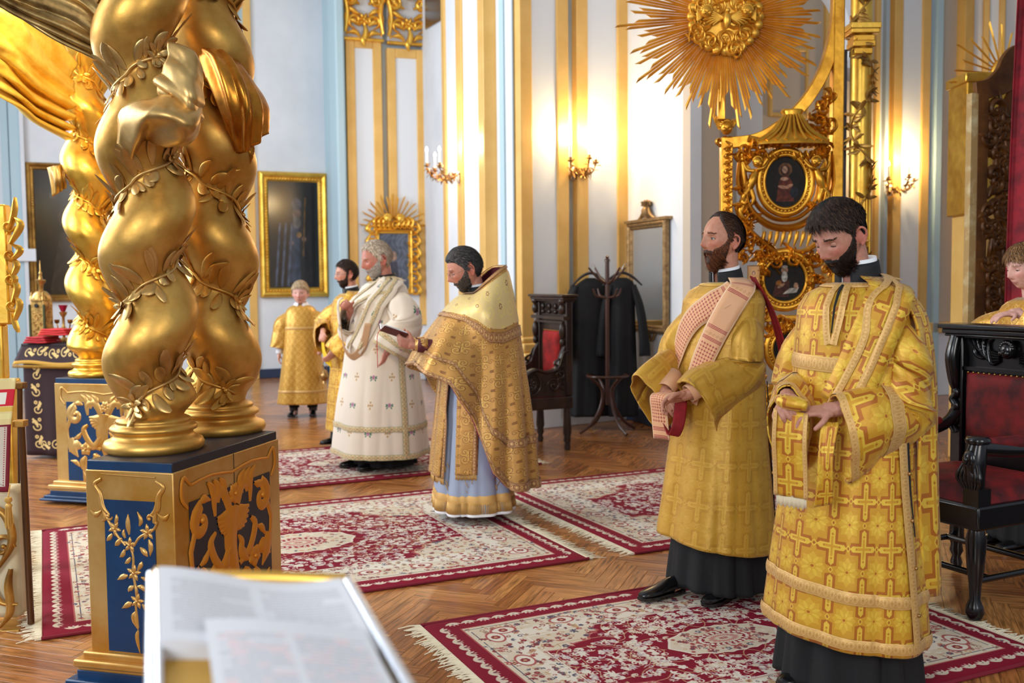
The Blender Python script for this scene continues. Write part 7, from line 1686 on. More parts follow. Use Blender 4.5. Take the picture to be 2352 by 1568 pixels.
def stdrobe(k=1.0, hem=.25, b=1.0, wide=1.0, fwd=0.0, folds=None, lean=0, top=1.50):
    w_ = b
    rg = [(1.478, .080, .080, -.018 + lean), (1.470, .105, .090, -.018 + lean), (1.458, .150 * w_, .106, -.015 + lean), (1.440, .188 * w_, .122, -.01 + lean), (1.39, .216 * w_, .140, .0 + lean), (1.30, .218 * w_, .15 * w_, .01 + lean * .8), (1.15, .215 * w_, .16 * w_, .02 + lean * .5), (.98, .22 * w_ * wide, .175 * w_ * wide, .02), (.75, .235 * w_ * wide, .19 * w_ * wide, .02 + fwd * .3), (.5, .26 * w_ * wide, .215 * w_ * wide, .02 + fwd * .6), (hem / k, .285 * w_ * wide, .24 * w_ * wide, .02 + fwd)]
    return Robe([(z * k, a * k, c * k, d * k) for z, a, c, d in rg], folds or [(5, .5, .05, 1.0), (9, 1.2, .035, -1.5), (14, 2.0, .015, 2)], z_amp=1.25 * k)
def skirt(p, z0, z1, rx, ry, mat, name='cassock', folds=None, cy=.02):
    rb = Robe([(z1, rx * .86, ry * .86, cy), (z0, rx, ry, cy)], folds or [(11, .3, .07, 2), (17, 1.5, .04, -2)], z_amp=z1 + .1); obj(name, rb.mesh(96, 20), mat, p['root'], smooth=180, keep=False, solid=.004); return rb
def fringe(p, A, B, drop, mat, n=60, nm='fringe', par=None):
    A, B = np.asarray(A, float), np.asarray(B, float); mb = MB()
    for k in range(n): q = A + (B - A) * (k + .5) / n; mb.tube([q, q - ZU * drop * (.9 + .1 * math.sin(k * 5))], np.linalg.norm(B - A) / n * .45, 4)
    obj(nm, mb, mat, par or p['root'], smooth=180, keep=False if par is None else True, kind='stuff')
def face(fx, fy): return math.atan2(fy, fx) - PI / 2

# ---- 1. bearded deacon in tonal gold robe with pink beige stole, looking left
p = person('bearded man in plain gold robe with pink red-crossed stole, looking up to the left', (1.02, 4.80, .016), face(-.80, -.60), 1.84, build=.88, head=(-.22, -.10, .0), skin=(192, 136, 110), hair=((52, 32, 24), (96, 64, 46)), hl=dict(front=.098, temple=.068, ear=.012), hair_off=.010, hair_len=.020, flow='back',
           beard=dict(len=.036, off=.020, n=3200, top=-.042), beard_col=((70, 38, 24), (136, 82, 50)), vox=.0036, near=True, lids=.28, wd=.96, hairn=3800,
           wrists=[(-.055, .30, 1.00, (-.3, -.7, -.7)), (.10, .30, 1.0, (.4, -.6, -.6))], hands=[((.75, .45, -.35), (.35, .6, -.75), 1, ((.55, .6, .5),) * 4, .5), ((-.7, .5, -.5), (.0, -.7, -.5), -1, ((.6, .6, .5),) * 4, .5)], feet=((-.10, .02), (.09, .12)))
k = p['k']; rb = stdrobe(k, .27, .96, 1.02, .03, [(5, .5, .045, .8), (8, 2.2, .03, -1.2), (13, 2.0, .012, 2)])
obj('gold_robe', rb.mesh(hem=lambda h: -.03 * np.cos(h - 2.2)), BR_D1, p['root'], smooth=180, keep=False, solid=.005)
skirt(p, .05, .45, .24, .21, BLACKC); shoe(p, (-.10, .10), .15); shoe(p, (.11, .27), -.1)
for i, sg in enumerate((-1, 1)):
    S, E, W = p['arms'][i]; d = nz(W - E); cut = W - d * .06
    if i == 0: pa, rv, rh, dr = [S + [-.0, 0, .0], S * .5 + E * .5 + [sg * .02, 0, 0], E + [sg * .02, -.02, 0], E * .35 + W * .65, cut], [.08, .095, .115, .14, .155], [.075, .08, .085, .09, .085], [.02, .03, .035, .06, .085]
    else: pa, rv, rh, dr = [S, S * .5 + E * .5 + [.03, 0, 0], E + [.04, .02, .0], E * .5 + W * .5 + [.05, .05, 0.01], E * .2 + W * .8 + [.07, .06, .0]], [.08, .10, .13, .155, .165], [.075, .08, .085, .085, .08], [.02, .03, .04, .07, .09]
    sl = obj('sleeve', sleeve(pa, rv, rh, dr, ph=i * 2, fold=.06), BR_D1, p['root'], smooth=180, keep=False, solid=.005)
    cuffpart(p, i, ORAR, 'stole_cuff', .12, .052, .042)
collar(p)
obj('neck_galloon', rb.band([(a, 1.467 * k) for a in range(-178, 179, 18)], .030, .004), cloth('robe_galloon', galimg((206, 166, 76), (190, 146, 60), (216, 180, 90)), (1, .06)), p['root'], smooth=180, keep=False, solid=.002)
# stole: over the left shoulder, across the chest to the right hip, and again hanging in front
obj('stole', rb.band([(118, 1.465 * k), (86, 1.475 * k), (52, 1.42 * k), (30, 1.30 * k), (12, 1.15 * k), (2, 1.03 * k), (-4, .93 * k)], [.115, .12, .12, .12, .12], .016), ORAR, p['root'], smooth=180, keep=False, solid=.003)
obj('stole_crossing', rb.band([(48, 1.44 * k), (14, 1.38 * k), (-18, 1.27 * k), (-42, 1.13 * k), (-62, 1.02 * k), (-80, .94 * k)], .125, .010, v0=.40), ORAR, p['root'], smooth=180, keep=False, solid=.003)
Pq = [[(.02, .30, 1.00), (.02, .37, .98), (.02, .36, .90), (.02, .345, .78)], [(.08, .30, 1.00), (.08, .37, .985), (.08, .365, .90), (.08, .35, .78)], [(.13, .29, 1.0), (.13, .36, .98), (.13, .355, .90), (.13, .34, .775)]]
G, UV = patch(Pq, 10, 24); obj('stole_end', MB().grid(G, uv=np.stack([UV[..., 0], (.66 + UV[..., 1] * .335)], -1)), ORAR, p['root'], smooth=180, keep=False, solid=.004)
Pq = [[(-.03, .28, .97), (-.05, .32, .86), (-.02, .33, .80), (.03, .33, .84)], [(.0, .33, .97), (-.02, .37, .86), (.01, .37, .81), (.05, .36, .86)]]
G, UV = patch(Pq, 8, 20); obj('stole_loop', MB().grid(G, uv=UV), REDL, p['root'], smooth=180, keep=False, solid=.004)
Pq = [[(-.20, .0, 1.53), (-.23, -.10, 1.36), (-.24, -.20, 1.1), (-.25, -.25, .8), (-.27, -.29, .36)], [(-.13, -.04, 1.54), (-.15, -.16, 1.36), (-.15, -.25, 1.1), (-.15, -.30, .8), (-.15, -.35, .36)]]
G, UV = patch(Pq, 12, 30, .008, 2, 3); obj('red_lined_back_panel', MB().grid(G, uv=UV), REDL, p['root'], smooth=180, keep=False, solid=.006)
mb = MB(); c = rb.pt(math.radians(92), .0 + .85)
for z in (1.0, .78, .60, .42, .31): mb.ell(rb.pt(math.radians(118), z * k, .014), (.008,) * 3, 8, 6)
obj('side_buttons', mb, GALL, p['root'], smooth=180, keep=False, kind='stuff')
obj('side_opening', rb.band([(116, 1.02 * k), (117, .7 * k), (119, .29 * k)], .012, .009), BLACKC, p['root'], smooth=180, keep=False); obj('side_hem', rb.band([(119.5, 1.02 * k), (121, .7 * k), (124, .26 * k)], .03, .008), GALL, p['root'], smooth=180, keep=False)

# ---- 2. dark bearded deacon in cross brocade, head bowed
p = person('dark haired bearded man in gold robe with large woven crosses, head bowed over folded hands', (1.275, 3.70, .016), face(-.77, -.64), 1.84, build=.88, head=(-.16, .44, .0), skin=(190, 136, 116), hair=((26, 19, 17), (74, 54, 42)), hl=dict(front=.062, temple=.046, ear=.018, nape=-.055), flow='front',
           hair_off=lambda P, az: .004 + .012 * sstep(.0, .06, P[..., 2]) + .010 * sstep(.02, .09, P[..., 1]) * sstep(.03, .07, P[..., 2]), hair_len=lambda P, az: .008 + .026 * sstep(.01, .06, P[..., 2]),
           beard=dict(len=.028, off=.014, n=3200, top=-.040), beard_col=((24, 17, 16), (66, 46, 38)), vox=.0036, near=True, lids=.85, wd=.98, hairn=5200,
           wrists=[(-.085, .27, 1.07, (-.3, -.7, -.7)), (.085, .30, 1.10, (.35, -.6, -.6))], hands=[((.72, .62, -.1), (.2, -.1, -1), 1, ((.5, .55, .4),) * 4, .6), ((-.55, .75, -.2), (-.4, -.3, -.85), -1, ((.9, 1.0, .7),) * 4, .5)])
k = p['k']; rb = stdrobe(k, .22, .98, 1.02, .02, [(5, 1.6, .035, .5), (8, .2, .022, -1.0), (13, 2.0, .010, 2)])
obj('gold_robe', rb.mesh(hem=lambda h: -.02 * np.cos(h - 2.0)), BR_D2, p['root'], smooth=180, keep=False, solid=.005)
skirt(p, .03, .45, .25, .22, BLACKC); shoe(p, (-.09, .10), .1); shoe(p, (.10, .12), -.1)
for i, sg in enumerate((-1, 1)):
    S, E, W = p['arms'][i]; d = nz(W - E); cut = W - d * .03
    if i == 0: pa, rv, rh, dr = [S, S * .5 + E * .5 + [-.03, 0, 0], E + [-.02, -.03, -.01], E * .45 + W * .55 + [-.02, 0, 0], cut], [.08, .092, .115, .14, .155], [.072, .072, .082, .085, .08], [.02, .03, .05, .085, .11]
    else: pa, rv, rh, dr = [S, S * .5 + E * .5 + [.02, 0, 0], E + [.03, -.01, 0], E * .4 + W * .6, cut], [.08, .09, .115, .135, .15], [.072, .075, .085, .085, .075], [.02, .03, .045, .08, .115]
    slm = sleeve(pa, rv, rh, dr, ph=i * 2 + 1, fold=.05); sl = obj('sleeve', slm, BR_D2, p['root'], smooth=180, keep=False, solid=.005)
    V = slm.v[0].reshape(40, 35, 3); cc = V.mean(1, keepdims=True)
    for (a0, a1, nm) in ((36, 40, 'cuff_galloon'), (24, 28, 'sleeve_galloon')):
        q = V[a0:a1]; q = cc[a0:a1] + (q - cc[a0:a1]) * 1.045; u, v = np.meshgrid(np.linspace(0, 1, a1 - a0), np.linspace(0, .9, 35), indexing='ij'); obj(nm, MB().grid(q, uv=np.stack([u, v], -1)), GALL_D, sl, smooth=180)
collar(p, h=.075, r=.070)
ng = [(a, 1.466 * k) for a in range(-178, 179, 18)]
obj('neck_galloon', rb.band(ng, .034, .005), GALL_D, p['root'], smooth=180, keep=False, solid=.002)
obj('front_opening', rb.band([(2, 1.46 * k), (2, 1.40 * k), (2, 1.30 * k)], [.014, .010, .004], .012), BLACKC, p['root'], smooth=180, keep=False)
for sg in (-1, 1): obj('opening_galloon', rb.band([(2 + sg * 6, 1.46 * k), (2 + sg * 6, 1.38 * k), (2 + sg * 2.0, 1.26 * k)], .028, .010), GALL_D, p['root'], smooth=180, keep=False)
st = [(120, 1.47 * k), (88, 1.475 * k), (58, 1.42 * k), (42, 1.30 * k), (28, 1.16 * k), (14, 1.05 * k)]
so = obj('stole', rb.band(st, .16, .014, m=.16), BR_D2, p['root'], smooth=180, keep=False, solid=.004)
obj('stole_edge', rb.band([(a + 9, z) for a, z in st], .026, .030), GALL_D, so, smooth=180); obj('stole_edge', rb.band([(a - 9 - (12 if i == 2 else 0), z - .01) for i, (a, z) in enumerate(st)], .026, .030), GALL_D, so, smooth=180)
obj('chest_galloon', rb.band([(-50, 1.20 * k), (-25, 1.195 * k), (0, 1.19 * k), (20, 1.185 * k)], .055, .009), GALL_D, p['root'], smooth=180, keep=False)
obj('hem_galloon', rb.band([(a, .40 * k - .02 * math.cos(math.radians(a) - 2.0)) for a in range(-178, 179, 12)], .045, .007, 160), GALL_D, p['root'], smooth=180, keep=False)
obj('bottom_galloon', rb.band([(a, .245 * k - .02 * math.cos(math.radians(a) - 2.0)) for a in range(-178, 179, 12)], .04, .007, 160), GALL_D, p['root'], smooth=180, keep=False)
obj('side_galloon', rb.band([(78, 1.05 * k), (80, .7 * k), (82, .24 * k)], .04, .009), GALL_D, p['root'], smooth=180, keep=False); obj('side_opening', rb.band([(86, 1.08 * k), (86.5, .85 * k), (88, .6 * k)], [.03, .012, .004], .008), BLACKC, p['root'], smooth=180, keep=False)
mb = MB()
for z in (.95, .82, .66, .50, .34): mb.ell(rb.pt(math.radians(84), z * k, .016), (.007,) * 3, 8, 6)
obj('side_buttons', mb, BRZ, p['root'], smooth=180, keep=False, kind='stuff')
# folded stole bundle in the hands, hanging end with fringe
mb = MB(); mb.tube(cr([(-.035, .35, 1.085), (.0, .365, 1.09), (.04, .37, 1.095), (.07, .36, 1.10)], 14), [.024, .034, .034, .026], 14, flat=.8); obj('folded_stole_end', mb, BR_D2, p['root'], smooth=180, keep=False)
Pq = [[(-.04, .36, 1.06), (-.045, .375, .96), (-.045, .37, .86), (-.045, .365, .76)], [(.07, .38, 1.07), (.07, .39, .96), (.07, .385, .86), (.07, .38, .76)]]
G, UV = patch(Pq, 10, 24, .004, 2, 1); ho = obj('hanging_stole_end', MB().grid(G, uv=UV * [.11, .30]), BR_D2, p['root'], smooth=180, keep=False, solid=.005)
for u0 in (0, 9): q = G[u0]; qq = np.stack([q + [-.008, .005, 0], q + [.008, .005, 0]], 0); obj('stole_border', MB().grid(qq, uv=np.stack(np.meshgrid([0, 1], np.linspace(0, .3, 24), indexing='ij'), -1)), GALL_D, ho, smooth=180, solid=.004)
fringe(p, (-.045, .366, .765), (.07, .381, .765), .045, CREAM, 34)
Pq = [[(-.075, .33, 1.03), (-.085, .36, .92), (-.085, .365, .82), (-.07, .36, .735)], [(-.12, .29, 1.03), (-.125, .33, .92), (-.125, .33, .82), (-.12, .32, .75)]]
G, UV = patch(Pq, 10, 20, .005, 2, 2); obj('stole_fold', MB().grid(G, uv=UV * [.1, .3]), BR_D2, p['root'], smooth=180, keep=False, solid=.006)
# band hanging down the back from the shoulder
Pq = [[(-.175, .05, 1.49), (-.24, .01, 1.38), (-.26, -.01, 1.15), (-.25, -.01, .85), (-.27, -.02, .38)], [(-.17, -.04, 1.50), (-.235, -.07, 1.38), (-.26, -.09, 1.15), (-.27, -.10, .85), (-.29, -.11, .38)], [(-.15, -.09, 1.49), (-.21, -.13, 1.38), (-.23, -.16, 1.15), (-.23, -.18, .85), (-.24, -.20, .38)]]
G, UV = patch(Pq, 16, 40, .006, 2, 3); obj('back_hanging_stole', MB().grid(G, uv=UV * [.16, 1.1]), BR_D2, p['root'], smooth=180, keep=False, solid=.008)

# ---- 3. reading priest in a high backed phelonion
p = person('priest with grey beard reading a small book, in gold cape with high stiff back', (-.235, 6.42, .016), face(-.95, -.30), 1.76, hs=1.15, head=(.0, .34, .0), skin=(200, 140, 118), hair=((44, 42, 44), (104, 98, 96)), hl=dict(front=.062, temple=.05, ear=.012), hair_off=.014, hair_len=.025, flow='back',
           beard=dict(len=.024, off=.014, n=1500, top=-.042), beard_col=((62, 54, 50), (150, 138, 128)), vox=.0055, lids=.8, wd=1.06, jaw=1.5, hairn=2400, glasses=True, build=1.15, age=.0,
           wrists=[(-.10, .42, 1.13, (-.2, -.5, -1)), (.10, .40, 1.13, (.2, -.5, -1))], hands=[((.28, .9, .25), (.8, .2, .5), -1, ((.7, .6, .4),) * 4, .3), ((-.28, .9, .25), (-.8, .2, .5), 1, ((.7, .6, .4),) * 4, .3)])
k = p['k']; gb = Robe([(1.38 * k, .19, .14, 0), (1.0 * k, .21, .17, .02), (.5 * k, .25, .21, .03), (.06, .275, .25, .03)], [(9, .4, .06, 1.5), (13, 1.4, .03, -2)], z_amp=1.1)
UG = Mat('grey_blue_cassock', (150, 162, 186), .6); UG.nbump(300, .1, .001)
obj('under_gown', gb.mesh(), UG.m, p['root'], smooth=180, keep=False, solid=.004)
obj('white_hem', gb.band([(a, .066) for a in range(-178, 179, 12)], .02, .003, 160), WHITEC, p['root'], smooth=180, keep=False)
obj('gold_hem_band', gb.band([(a, .16) for a in range(-178, 179, 12)], .06, .004, 160), GALL, p['root'], smooth=180, keep=False)
mb = MB()
for q in range(230): a = -PI + q * 2 * PI / 230; t_ = gb.pt(a, .145, .006); mb.tube([t_, gb.pt(a, .075, .008)], .0034, 4)
obj('gold_fringe', mb, GALL, p['root'], smooth=180, keep=False, kind='stuff')
mb = MB(); r = random.Random(2)
for a0 in (-60, -20, 25, 70, 110, 150):
    for q in range(6):
        a = math.radians(a0 + r.uniform(-8, 8)); z = .21 + q * .028; b0 = gb.pt(a, z, .006); dd = np.array([r.uniform(-.03, .03), r.uniform(-.03, .03), .045]); mb.tube([b0, b0 + dd * .6, b0 + dd], [.003, .006, .001], 5, flat=.4)
obj('gold_embroidery', mb, GALL, p['root'], smooth=180, keep=False, kind='stuff')
for a0, nm in ((14, 'epitrachelion'), (-10, 'epitrachelion')):
    e = obj(nm, gb.band([(a0, 1.15 * k), (a0, .8 * k), (a0 * .95, .30 * k)], .115, .03, m=.115), BR_P4, p['root'], smooth=180, keep=False, solid=.006)
    for s2 in (-.047, .047): obj('galloon_edge', gb.band([(a0 + s2 * 260, 1.15 * k), (a0 + s2 * 245, .8 * k), (a0 * .95 + s2 * 215, .30 * k)], .022, .040), GALL_P4, e, smooth=180)
    t_ = gb.pt(math.radians(a0 * .95 - 13), .30 * k, .03); u_ = gb.pt(math.radians(a0 * .95 + 13), .30 * k, .03); fringe(p, t_, u_, .05, GALL, 26, 'epitrachelion_fringe')
    mb = MB()
    for q in range(9): mb.ell(gb.pt(math.radians(2), (1.0 - .08 * q) * k, .045), (.007,) * 3, 8, 6)
obj('gold_buttons', mb, GALL, p['root'], smooth=180, keep=False, kind='stuff')
eb = obj('side_panel', gb.band([(66, 1.0 * k), (66, .7 * k), (65, .33 * k)], .14, .012, m=.14), BR_P4, p['root'], smooth=180, keep=False, solid=.006)
for s2 in (-15, 15): obj('galloon_edge', gb.band([(66 + s2, 1.0 * k), (66 + s2 * .93, .7 * k), (65 + s2 * .85, .33 * k)], .024, .020), GALL_P4, eb, smooth=180)
fringe(p, gb.pt(math.radians(49), .33 * k, .014), gb.pt(math.radians(81), .33 * k, .014), .035, GALL, 30, 'side_panel_fringe')
# phelonion: high collar behind, short over the hands, long behind
n1, n2 = 120, 60; PH, Vv = np.meshgrid(np.linspace(-PI, PI, n1), np.linspace(0, 1, n2)); A_ = np.abs(PH); bk = sstep(.9, 2.6, A_)
nr = .085 + .055 * bk; nzz = (1.475 + .185 * bk) * k; nx, ny = -np.sin(PH) * nr * (1 + .25 * bk), np.cos(PH) * nr - .02 - .03 * bk
hz = np.interp(A_, [0, .55, .95, 1.25, 1.55, 1.9, PI], [1.03, 1.00, .92, .70, .36, .22, .20]) * k; hr = np.interp(A_, [0, .35, .9, 1.3, 1.7, 2.4, PI], [.38, .43, .40, .37, .37, .36, .33]); hx, hy = -np.sin(PH) * hr * 1.0, np.cos(PH) * hr * np.where(A_ > 1.57, 1.15, 1.0)
sh = Vv ** .62 * .55 + Vv * .45; X = nx + (hx - nx) * sh; Y = ny + (hy - ny) * sh; Z = nzz + (hz - nzz) * (Vv * .7 + Vv ** 1.7 * .3)
shd = np.exp(-((A_ - 1.45) / .5) ** 2) * np.exp(-((Vv - .22) / .16) ** 2) * .085; X += -np.sign(np.sin(PH)) * shd * .9; Z += shd * .35
armb = np.exp(-((A_ - .75) / .30) ** 2) * sstep(.35, .9, Vv) * .06; X += -np.sin(PH) * armb; Y += np.cos(PH) * armb
fo = (np.abs(np.sin(PH * 6 + 1.2 * Vv + .4)) - .5) * .045 * sstep(.25, 1, Vv) + .012 * np.sin(PH * 14 + Vv * 5) * sstep(.3, 1, Vv); X += -np.sin(PH) * fo; Y += np.cos(PH) * fo
G = np.stack([X, Y, Z], -1); L = np.cumsum(np.concatenate([np.zeros((1, n1)), np.linalg.norm(np.diff(G, axis=0), axis=-1)], 0), 0); UV = np.stack([PH * .30, -L], -1)
MARO = Mat('maroon_lining', (84, 18, 34), .7).m
ph_ = obj('phelonion', MB().grid(G, uv=UV), BR_P4, p['root'], smooth=180, keep=False, solid=.012)
Gn = np.gradient(G, axis=1); Gm = np.gradient(G, axis=0); Nn = np.cross(Gn, Gm); Nn /= np.maximum(np.linalg.norm(Nn, axis=-1), 1e-9)[..., None]; Nn *= np.sign(np.sum(Nn * np.stack([-np.sin(PH), np.cos(PH), .3 + 0 * PH], -1), -1))[..., None]
def pband(r0, r1, off=.010, cols=slice(None)): q = (G + Nn * off)[r0:r1, cols]; u, v = np.meshgrid(np.linspace(0, 1, q.shape[0]), np.linspace(0, 2.2, q.shape[1]), indexing='ij'); return MB().grid(q, uv=np.stack([u, v], -1))
obj('hem_galloon', pband(n2 - 3, n2, .014), GALL_P4, ph_, smooth=180); obj('yoke_galloon', pband(19, 23, .015), GALL_P4, ph_, smooth=180); obj('collar_galloon', pband(0, 2, .014), GALL_P4, ph_, smooth=180); obj('lower_galloon', pband(47, 50, .014), GALL_P4, ph_, smooth=180)
cv = Cv(.22, .20, 900, (222, 196, 132)); [cv.spiral(.22 * u, .2 * v, .045, a, 1.4, .007, (232, 206, 120), s_) for u, v, a, s_ in ((.25, .3, 0, 1), (.75, .3, 2, -1), (.25, .8, 3, -1), (.75, .8, 4, 1))]
for (u, v) in ((.3, .25), (.75, .7)):
    for a in np.linspace(.4, 5.6, 6): cv.disc(.22 * u + math.cos(a) * .012, .2 * v + math.sin(a) * .012, .0042, (110, 26, 30))
yk = pband(2, 19, .010); q = yk.uv[-1].reshape(17, n1, 2); u, v = np.meshgrid(np.linspace(0, .24, 17), np.linspace(-1.0, 1.0, n1), indexing='ij'); yk.uv[-1] = np.stack([v, u], -1).reshape(-1, 2)
obj('yoke', yk, cloth('pale_yoke_brocade', cv.a, (.22, .20), rough=.4), ph_, smooth=180)
lin_ = (G - Nn * .012)[0:26]; obj('lining', MB().grid(lin_), MARO, ph_, smooth=180)
l2_ = (G - Nn * .012)[26:, 62:110]; obj('magenta_lining', MB().grid(l2_), Mat('magenta_lining', (176, 40, 110), .6).m, ph_, smooth=180)
for i in (0, 1): cuffpart(p, i, BR_P4, 'cuff', .08, .046, .036); S, E, W = p['arms'][i]; obj('inner_sleeve', MB().tube(cr([S, E, W * .93 + E * .07], 20), [.06, .058, .042], 14), MARO, p['root'], smooth=180, keep=False)
collar(p, h=.05, r=.070)
# his little book: a thing of its own
def small_book(P_, T_):
    O = np.asarray(T_, float); rz = P_['root'].rotation_euler[2]; R0 = Rz(rz); bo = R0 @ O + np.array([P_['root'].location[0], P_['root'].location[1], P_['root'].location[2]]); bk_ = empty('small_book', tuple(bo), 0, 'small open maroon book with red ribbon held by the reading priest', 'book')
    Fw, Rt = R0 @ nz(np.array([0, .95, .35])), R0 @ np.array([1., 0, 0]); up = np.cross(Rt, Fw)
    for sg in (-1, 1):
        n_ = nz(up + Rt * sg * -.35); r_ = np.cross(Fw, n_) ; Rm = np.stack([r_, Fw, n_], 1); c = bo + r_ * sg * .056
        obj('cover', MB().box(c, (.112, .165, .004), Rm), Mat('maroon_leather', (92, 24, 36), .5).m, bk_, bevel=.001); obj('pages', MB().box(c + n_ * .007, (.104, .156, .010), Rm), WHITEC, bk_, bevel=.002)
    obj('ribbon', MB().tube(cr([bo + Fw * .08 + up * .01, bo + Fw * .10 - ZU * .05, bo + Fw * .10 - ZU * .24], 12), .0022, 5), Mat('red_ribbon', (200, 20, 40), .5).m, bk_, smooth=180)
small_book(p, (0, .545, 1.195))

# ---- 4. white haired priest in cream flowered robe
p = person('stout white haired bearded priest in cream flowered robe and wide cream stole', (-1.06, 8.22, .016), face(-.80, -.60), 1.87, hs=1.18, head=(-.12, .20, .0), skin=(206, 140, 122), hair=((196, 176, 152), (240, 230, 216)), hl=dict(front=.075, temple=.052, ear=.006, nape=-.085), hair_off=.014, hair_len=.024, flow='down',
           beard=dict(len=.020, off=.012, n=1500, top=-.04), beard_col=((196, 188, 180), (244, 240, 234)), vox=.006, lids=.75, wd=1.06, jaw=1.6, hairn=2200, build=1.32, age=.05, neck_r=.066,
           wrists=[(-.30, .14, .98, (-1, -.4, 0)), (.08, .27, 1.31, (.8, -.2, -.9))], hands=[((.10, .25, -1), (.9, .3, .1), 1, ((.25, .3, .25),) * 4, .3), ((-.35, .75, .55), (-.3, .3, .1), 1, ((1.1, 1.2, .8),) * 4, .7)])
k = p['k']; rb = stdrobe(k, .12, 1.30, 1.10, .03, [(5, .5, .05, .8), (9, 2.2, .03, -1.2)])
obj('cream_robe', rb.mesh(hem=lambda h: -.0 * h), BR_P3, p['root'], smooth=180, keep=False, solid=.005); skirt(p, .03, .3, .27, .24, BLACKC); shoe(p, (-.10, .16), .2); shoe(p, (.10, .20), -.1)
for i, sg in enumerate((-1, 1)):
    S, E, W = p['arms'][i]; d = nz(W - E); cut = W - d * .02
    slm = sleeve([S, S * .5 + E * .5 + [sg * .03, 0, 0], E + [sg * .02, 0, 0], E * .4 + W * .6, cut], [.11, .13, .13, .12 if i else .15, .12 if i else .15], [.11, .12, .12, .10 if i else .12, .09 if i else .12], [.02, .02, .02, .02, .02] if i == 0 else [.02, .03, .05, .06, .07], ph=i, fold=.04); sl = obj('sleeve', slm, BR_P3, p['root'], smooth=180, keep=False, solid=.005)
    V = slm.v[0].reshape(40, 35, 3); cc = V.mean(1, keepdims=True)
    for (a0, a1) in ((36, 40), (27, 31)): q = cc[a0:a1] + (V[a0:a1] - cc[a0:a1]) * 1.04; u, v = np.meshgrid(np.linspace(0, 1, a1 - a0), np.linspace(0, .9, 35), indexing='ij'); obj('sleeve_galloon', MB().grid(q, uv=np.stack([u, v], -1)), GALL_P3, sl, smooth=180)
collar(p, h=.05, r=.078, white=False)
st = [(120, 1.46 * k), (88, 1.475 * k), (56, 1.42 * k), (38, 1.28 * k), (20, 1.08 * k), (8, .95 * k)]; so = obj('stole', rb.band(st, .19, .016, m=.3), BR_P3, p['root'], smooth=180, keep=False, solid=.004)
st2 = [(60, 1.45 * k), (20, 1.41 * k), (-15, 1.30 * k), (-45, 1.14 * k), (-70, 1.02 * k)]; s2_ = obj('stole_crossing', rb.band(st2, .17, .010, m=.3), BR_P3, p['root'], smooth=180, keep=False, solid=.004)
for dlt in (10, -12): obj('stole_edge', rb.band([(a + dlt, z) for a, z in st], .035, .034), GALL_P3, so, smooth=180); obj('stole_edge', rb.band([(a + dlt * .3, z + dlt * .0055) for a, z in st2], .03, .024), GALL_P3, s2_, smooth=180)
obj('neck_galloon', rb.band([(a, 1.464 * k) for a in range(-170, 171, 20)], .035, .006), GALL_P3, p['root'], smooth=180, keep=False)
for z in (.36, .14): obj('hem_galloon', rb.band([(a, z) for a in range(-178, 179, 12)], .045, .008, 160), GALL_P3, p['root'], smooth=180, keep=False)
obj('side_galloon', rb.band([(88, 1.0 * k), (88, .6 * k), (88, .13)], .05, .009), GALL_P3, p['root'], smooth=180, keep=False)
TAN = Mat('tan_lining', (190, 150, 112), .7).m
for (y0, y1, x0, x1, nm) in ((.44, .36, .10, .17, 'hanging_stole_loop'),):
    Pq = [[(.06, .35, 1.36), (.06, .36, 1.20), (.03, .35, 1.02), (-.05, .33, .95), (-.14, .30, 1.03), (-.18, .27, 1.2)], [(.12, .32, 1.36), (.12, .33, 1.18), (.08, .32, .97), (-.05, .30, .90), (-.18, .27, .99), (-.23, .24, 1.2)]]
    G, UV = patch(Pq, 8, 50); obj(nm, MB().grid(G, uv=UV), TAN, p['root'], smooth=180, keep=False, solid=.006)
Pq = [[(.05, .34, 1.40), (.05, .375, 1.37), (.05, .38, 1.28), (.05, .37, 1.18)], [(.13, .31, 1.40), (.13, .345, 1.37), (.13, .35, 1.28), (.13, .34, 1.18)]]; G, UV = patch(Pq, 8, 20); obj('folded_stole_end', MB().grid(G, uv=UV * .2), BR_P3, p['root'], smooth=180, keep=False, solid=.012)

# ---- 5. young bearded man with glasses
p = person('young bearded man with glasses, between the blond boy and cream robed priest', (-1.52, 9.35, .016), face(-.78, -.62), 1.73, hs=1.08, head=(-.22, .04, .0), skin=(204, 146, 122), hair=((36, 26, 22), (84, 60, 48)), hair_off=.014, hair_len=.028, flow='front', hl=dict(front=.066, temple=.05, ear=.012),
           beard=dict(len=.018, off=.012, n=900, top=-.055), beard_col=((48, 30, 24), (96, 62, 46)), vox=.007, lids=.45, hairn=1600, glasses=True,
           wrists=[(-.13, .24, .90, (-1, -.2, 0)), (.06, .25, 1.07, (1, .1, -.6))], hands=[((.3, .5, -.7), (.8, .0, .4), 1, ((.4, .4, .3),) * 4, .3), ((-.7, .5, -.3), (-.3, -.5, -.7), -1, ((.5, .6, .5),) * 4, .5)])
k = p['k']; rb = stdrobe(k, .14, .95, .86, .02); obj('gold_robe', rb.mesh(96, 60), BR_P2, p['root'], smooth=180, keep=False, solid=.005); skirt(p, .03, .3, .19, .17, BLACKC); shoe(p, (-.08, .10), .1); shoe(p, (.08, .12), -.1)
for i, sg in enumerate((-1, 1)):
    S, E, W = p['arms'][i]; d = nz(W - E); obj('sleeve', sleeve([S, S * .5 + E * .5 + [sg * .02, 0, 0], E + [sg * .02, -.01, 0], E * .4 + W * .6, W - d * .05], [.09, .11, .12, .14, .15], [.08, .09, .09, .09, .08], [.02, .03, .03, .06, .08], ph=i, fold=.06), BR_P2, p['root'], smooth=180, keep=False, solid=.005)
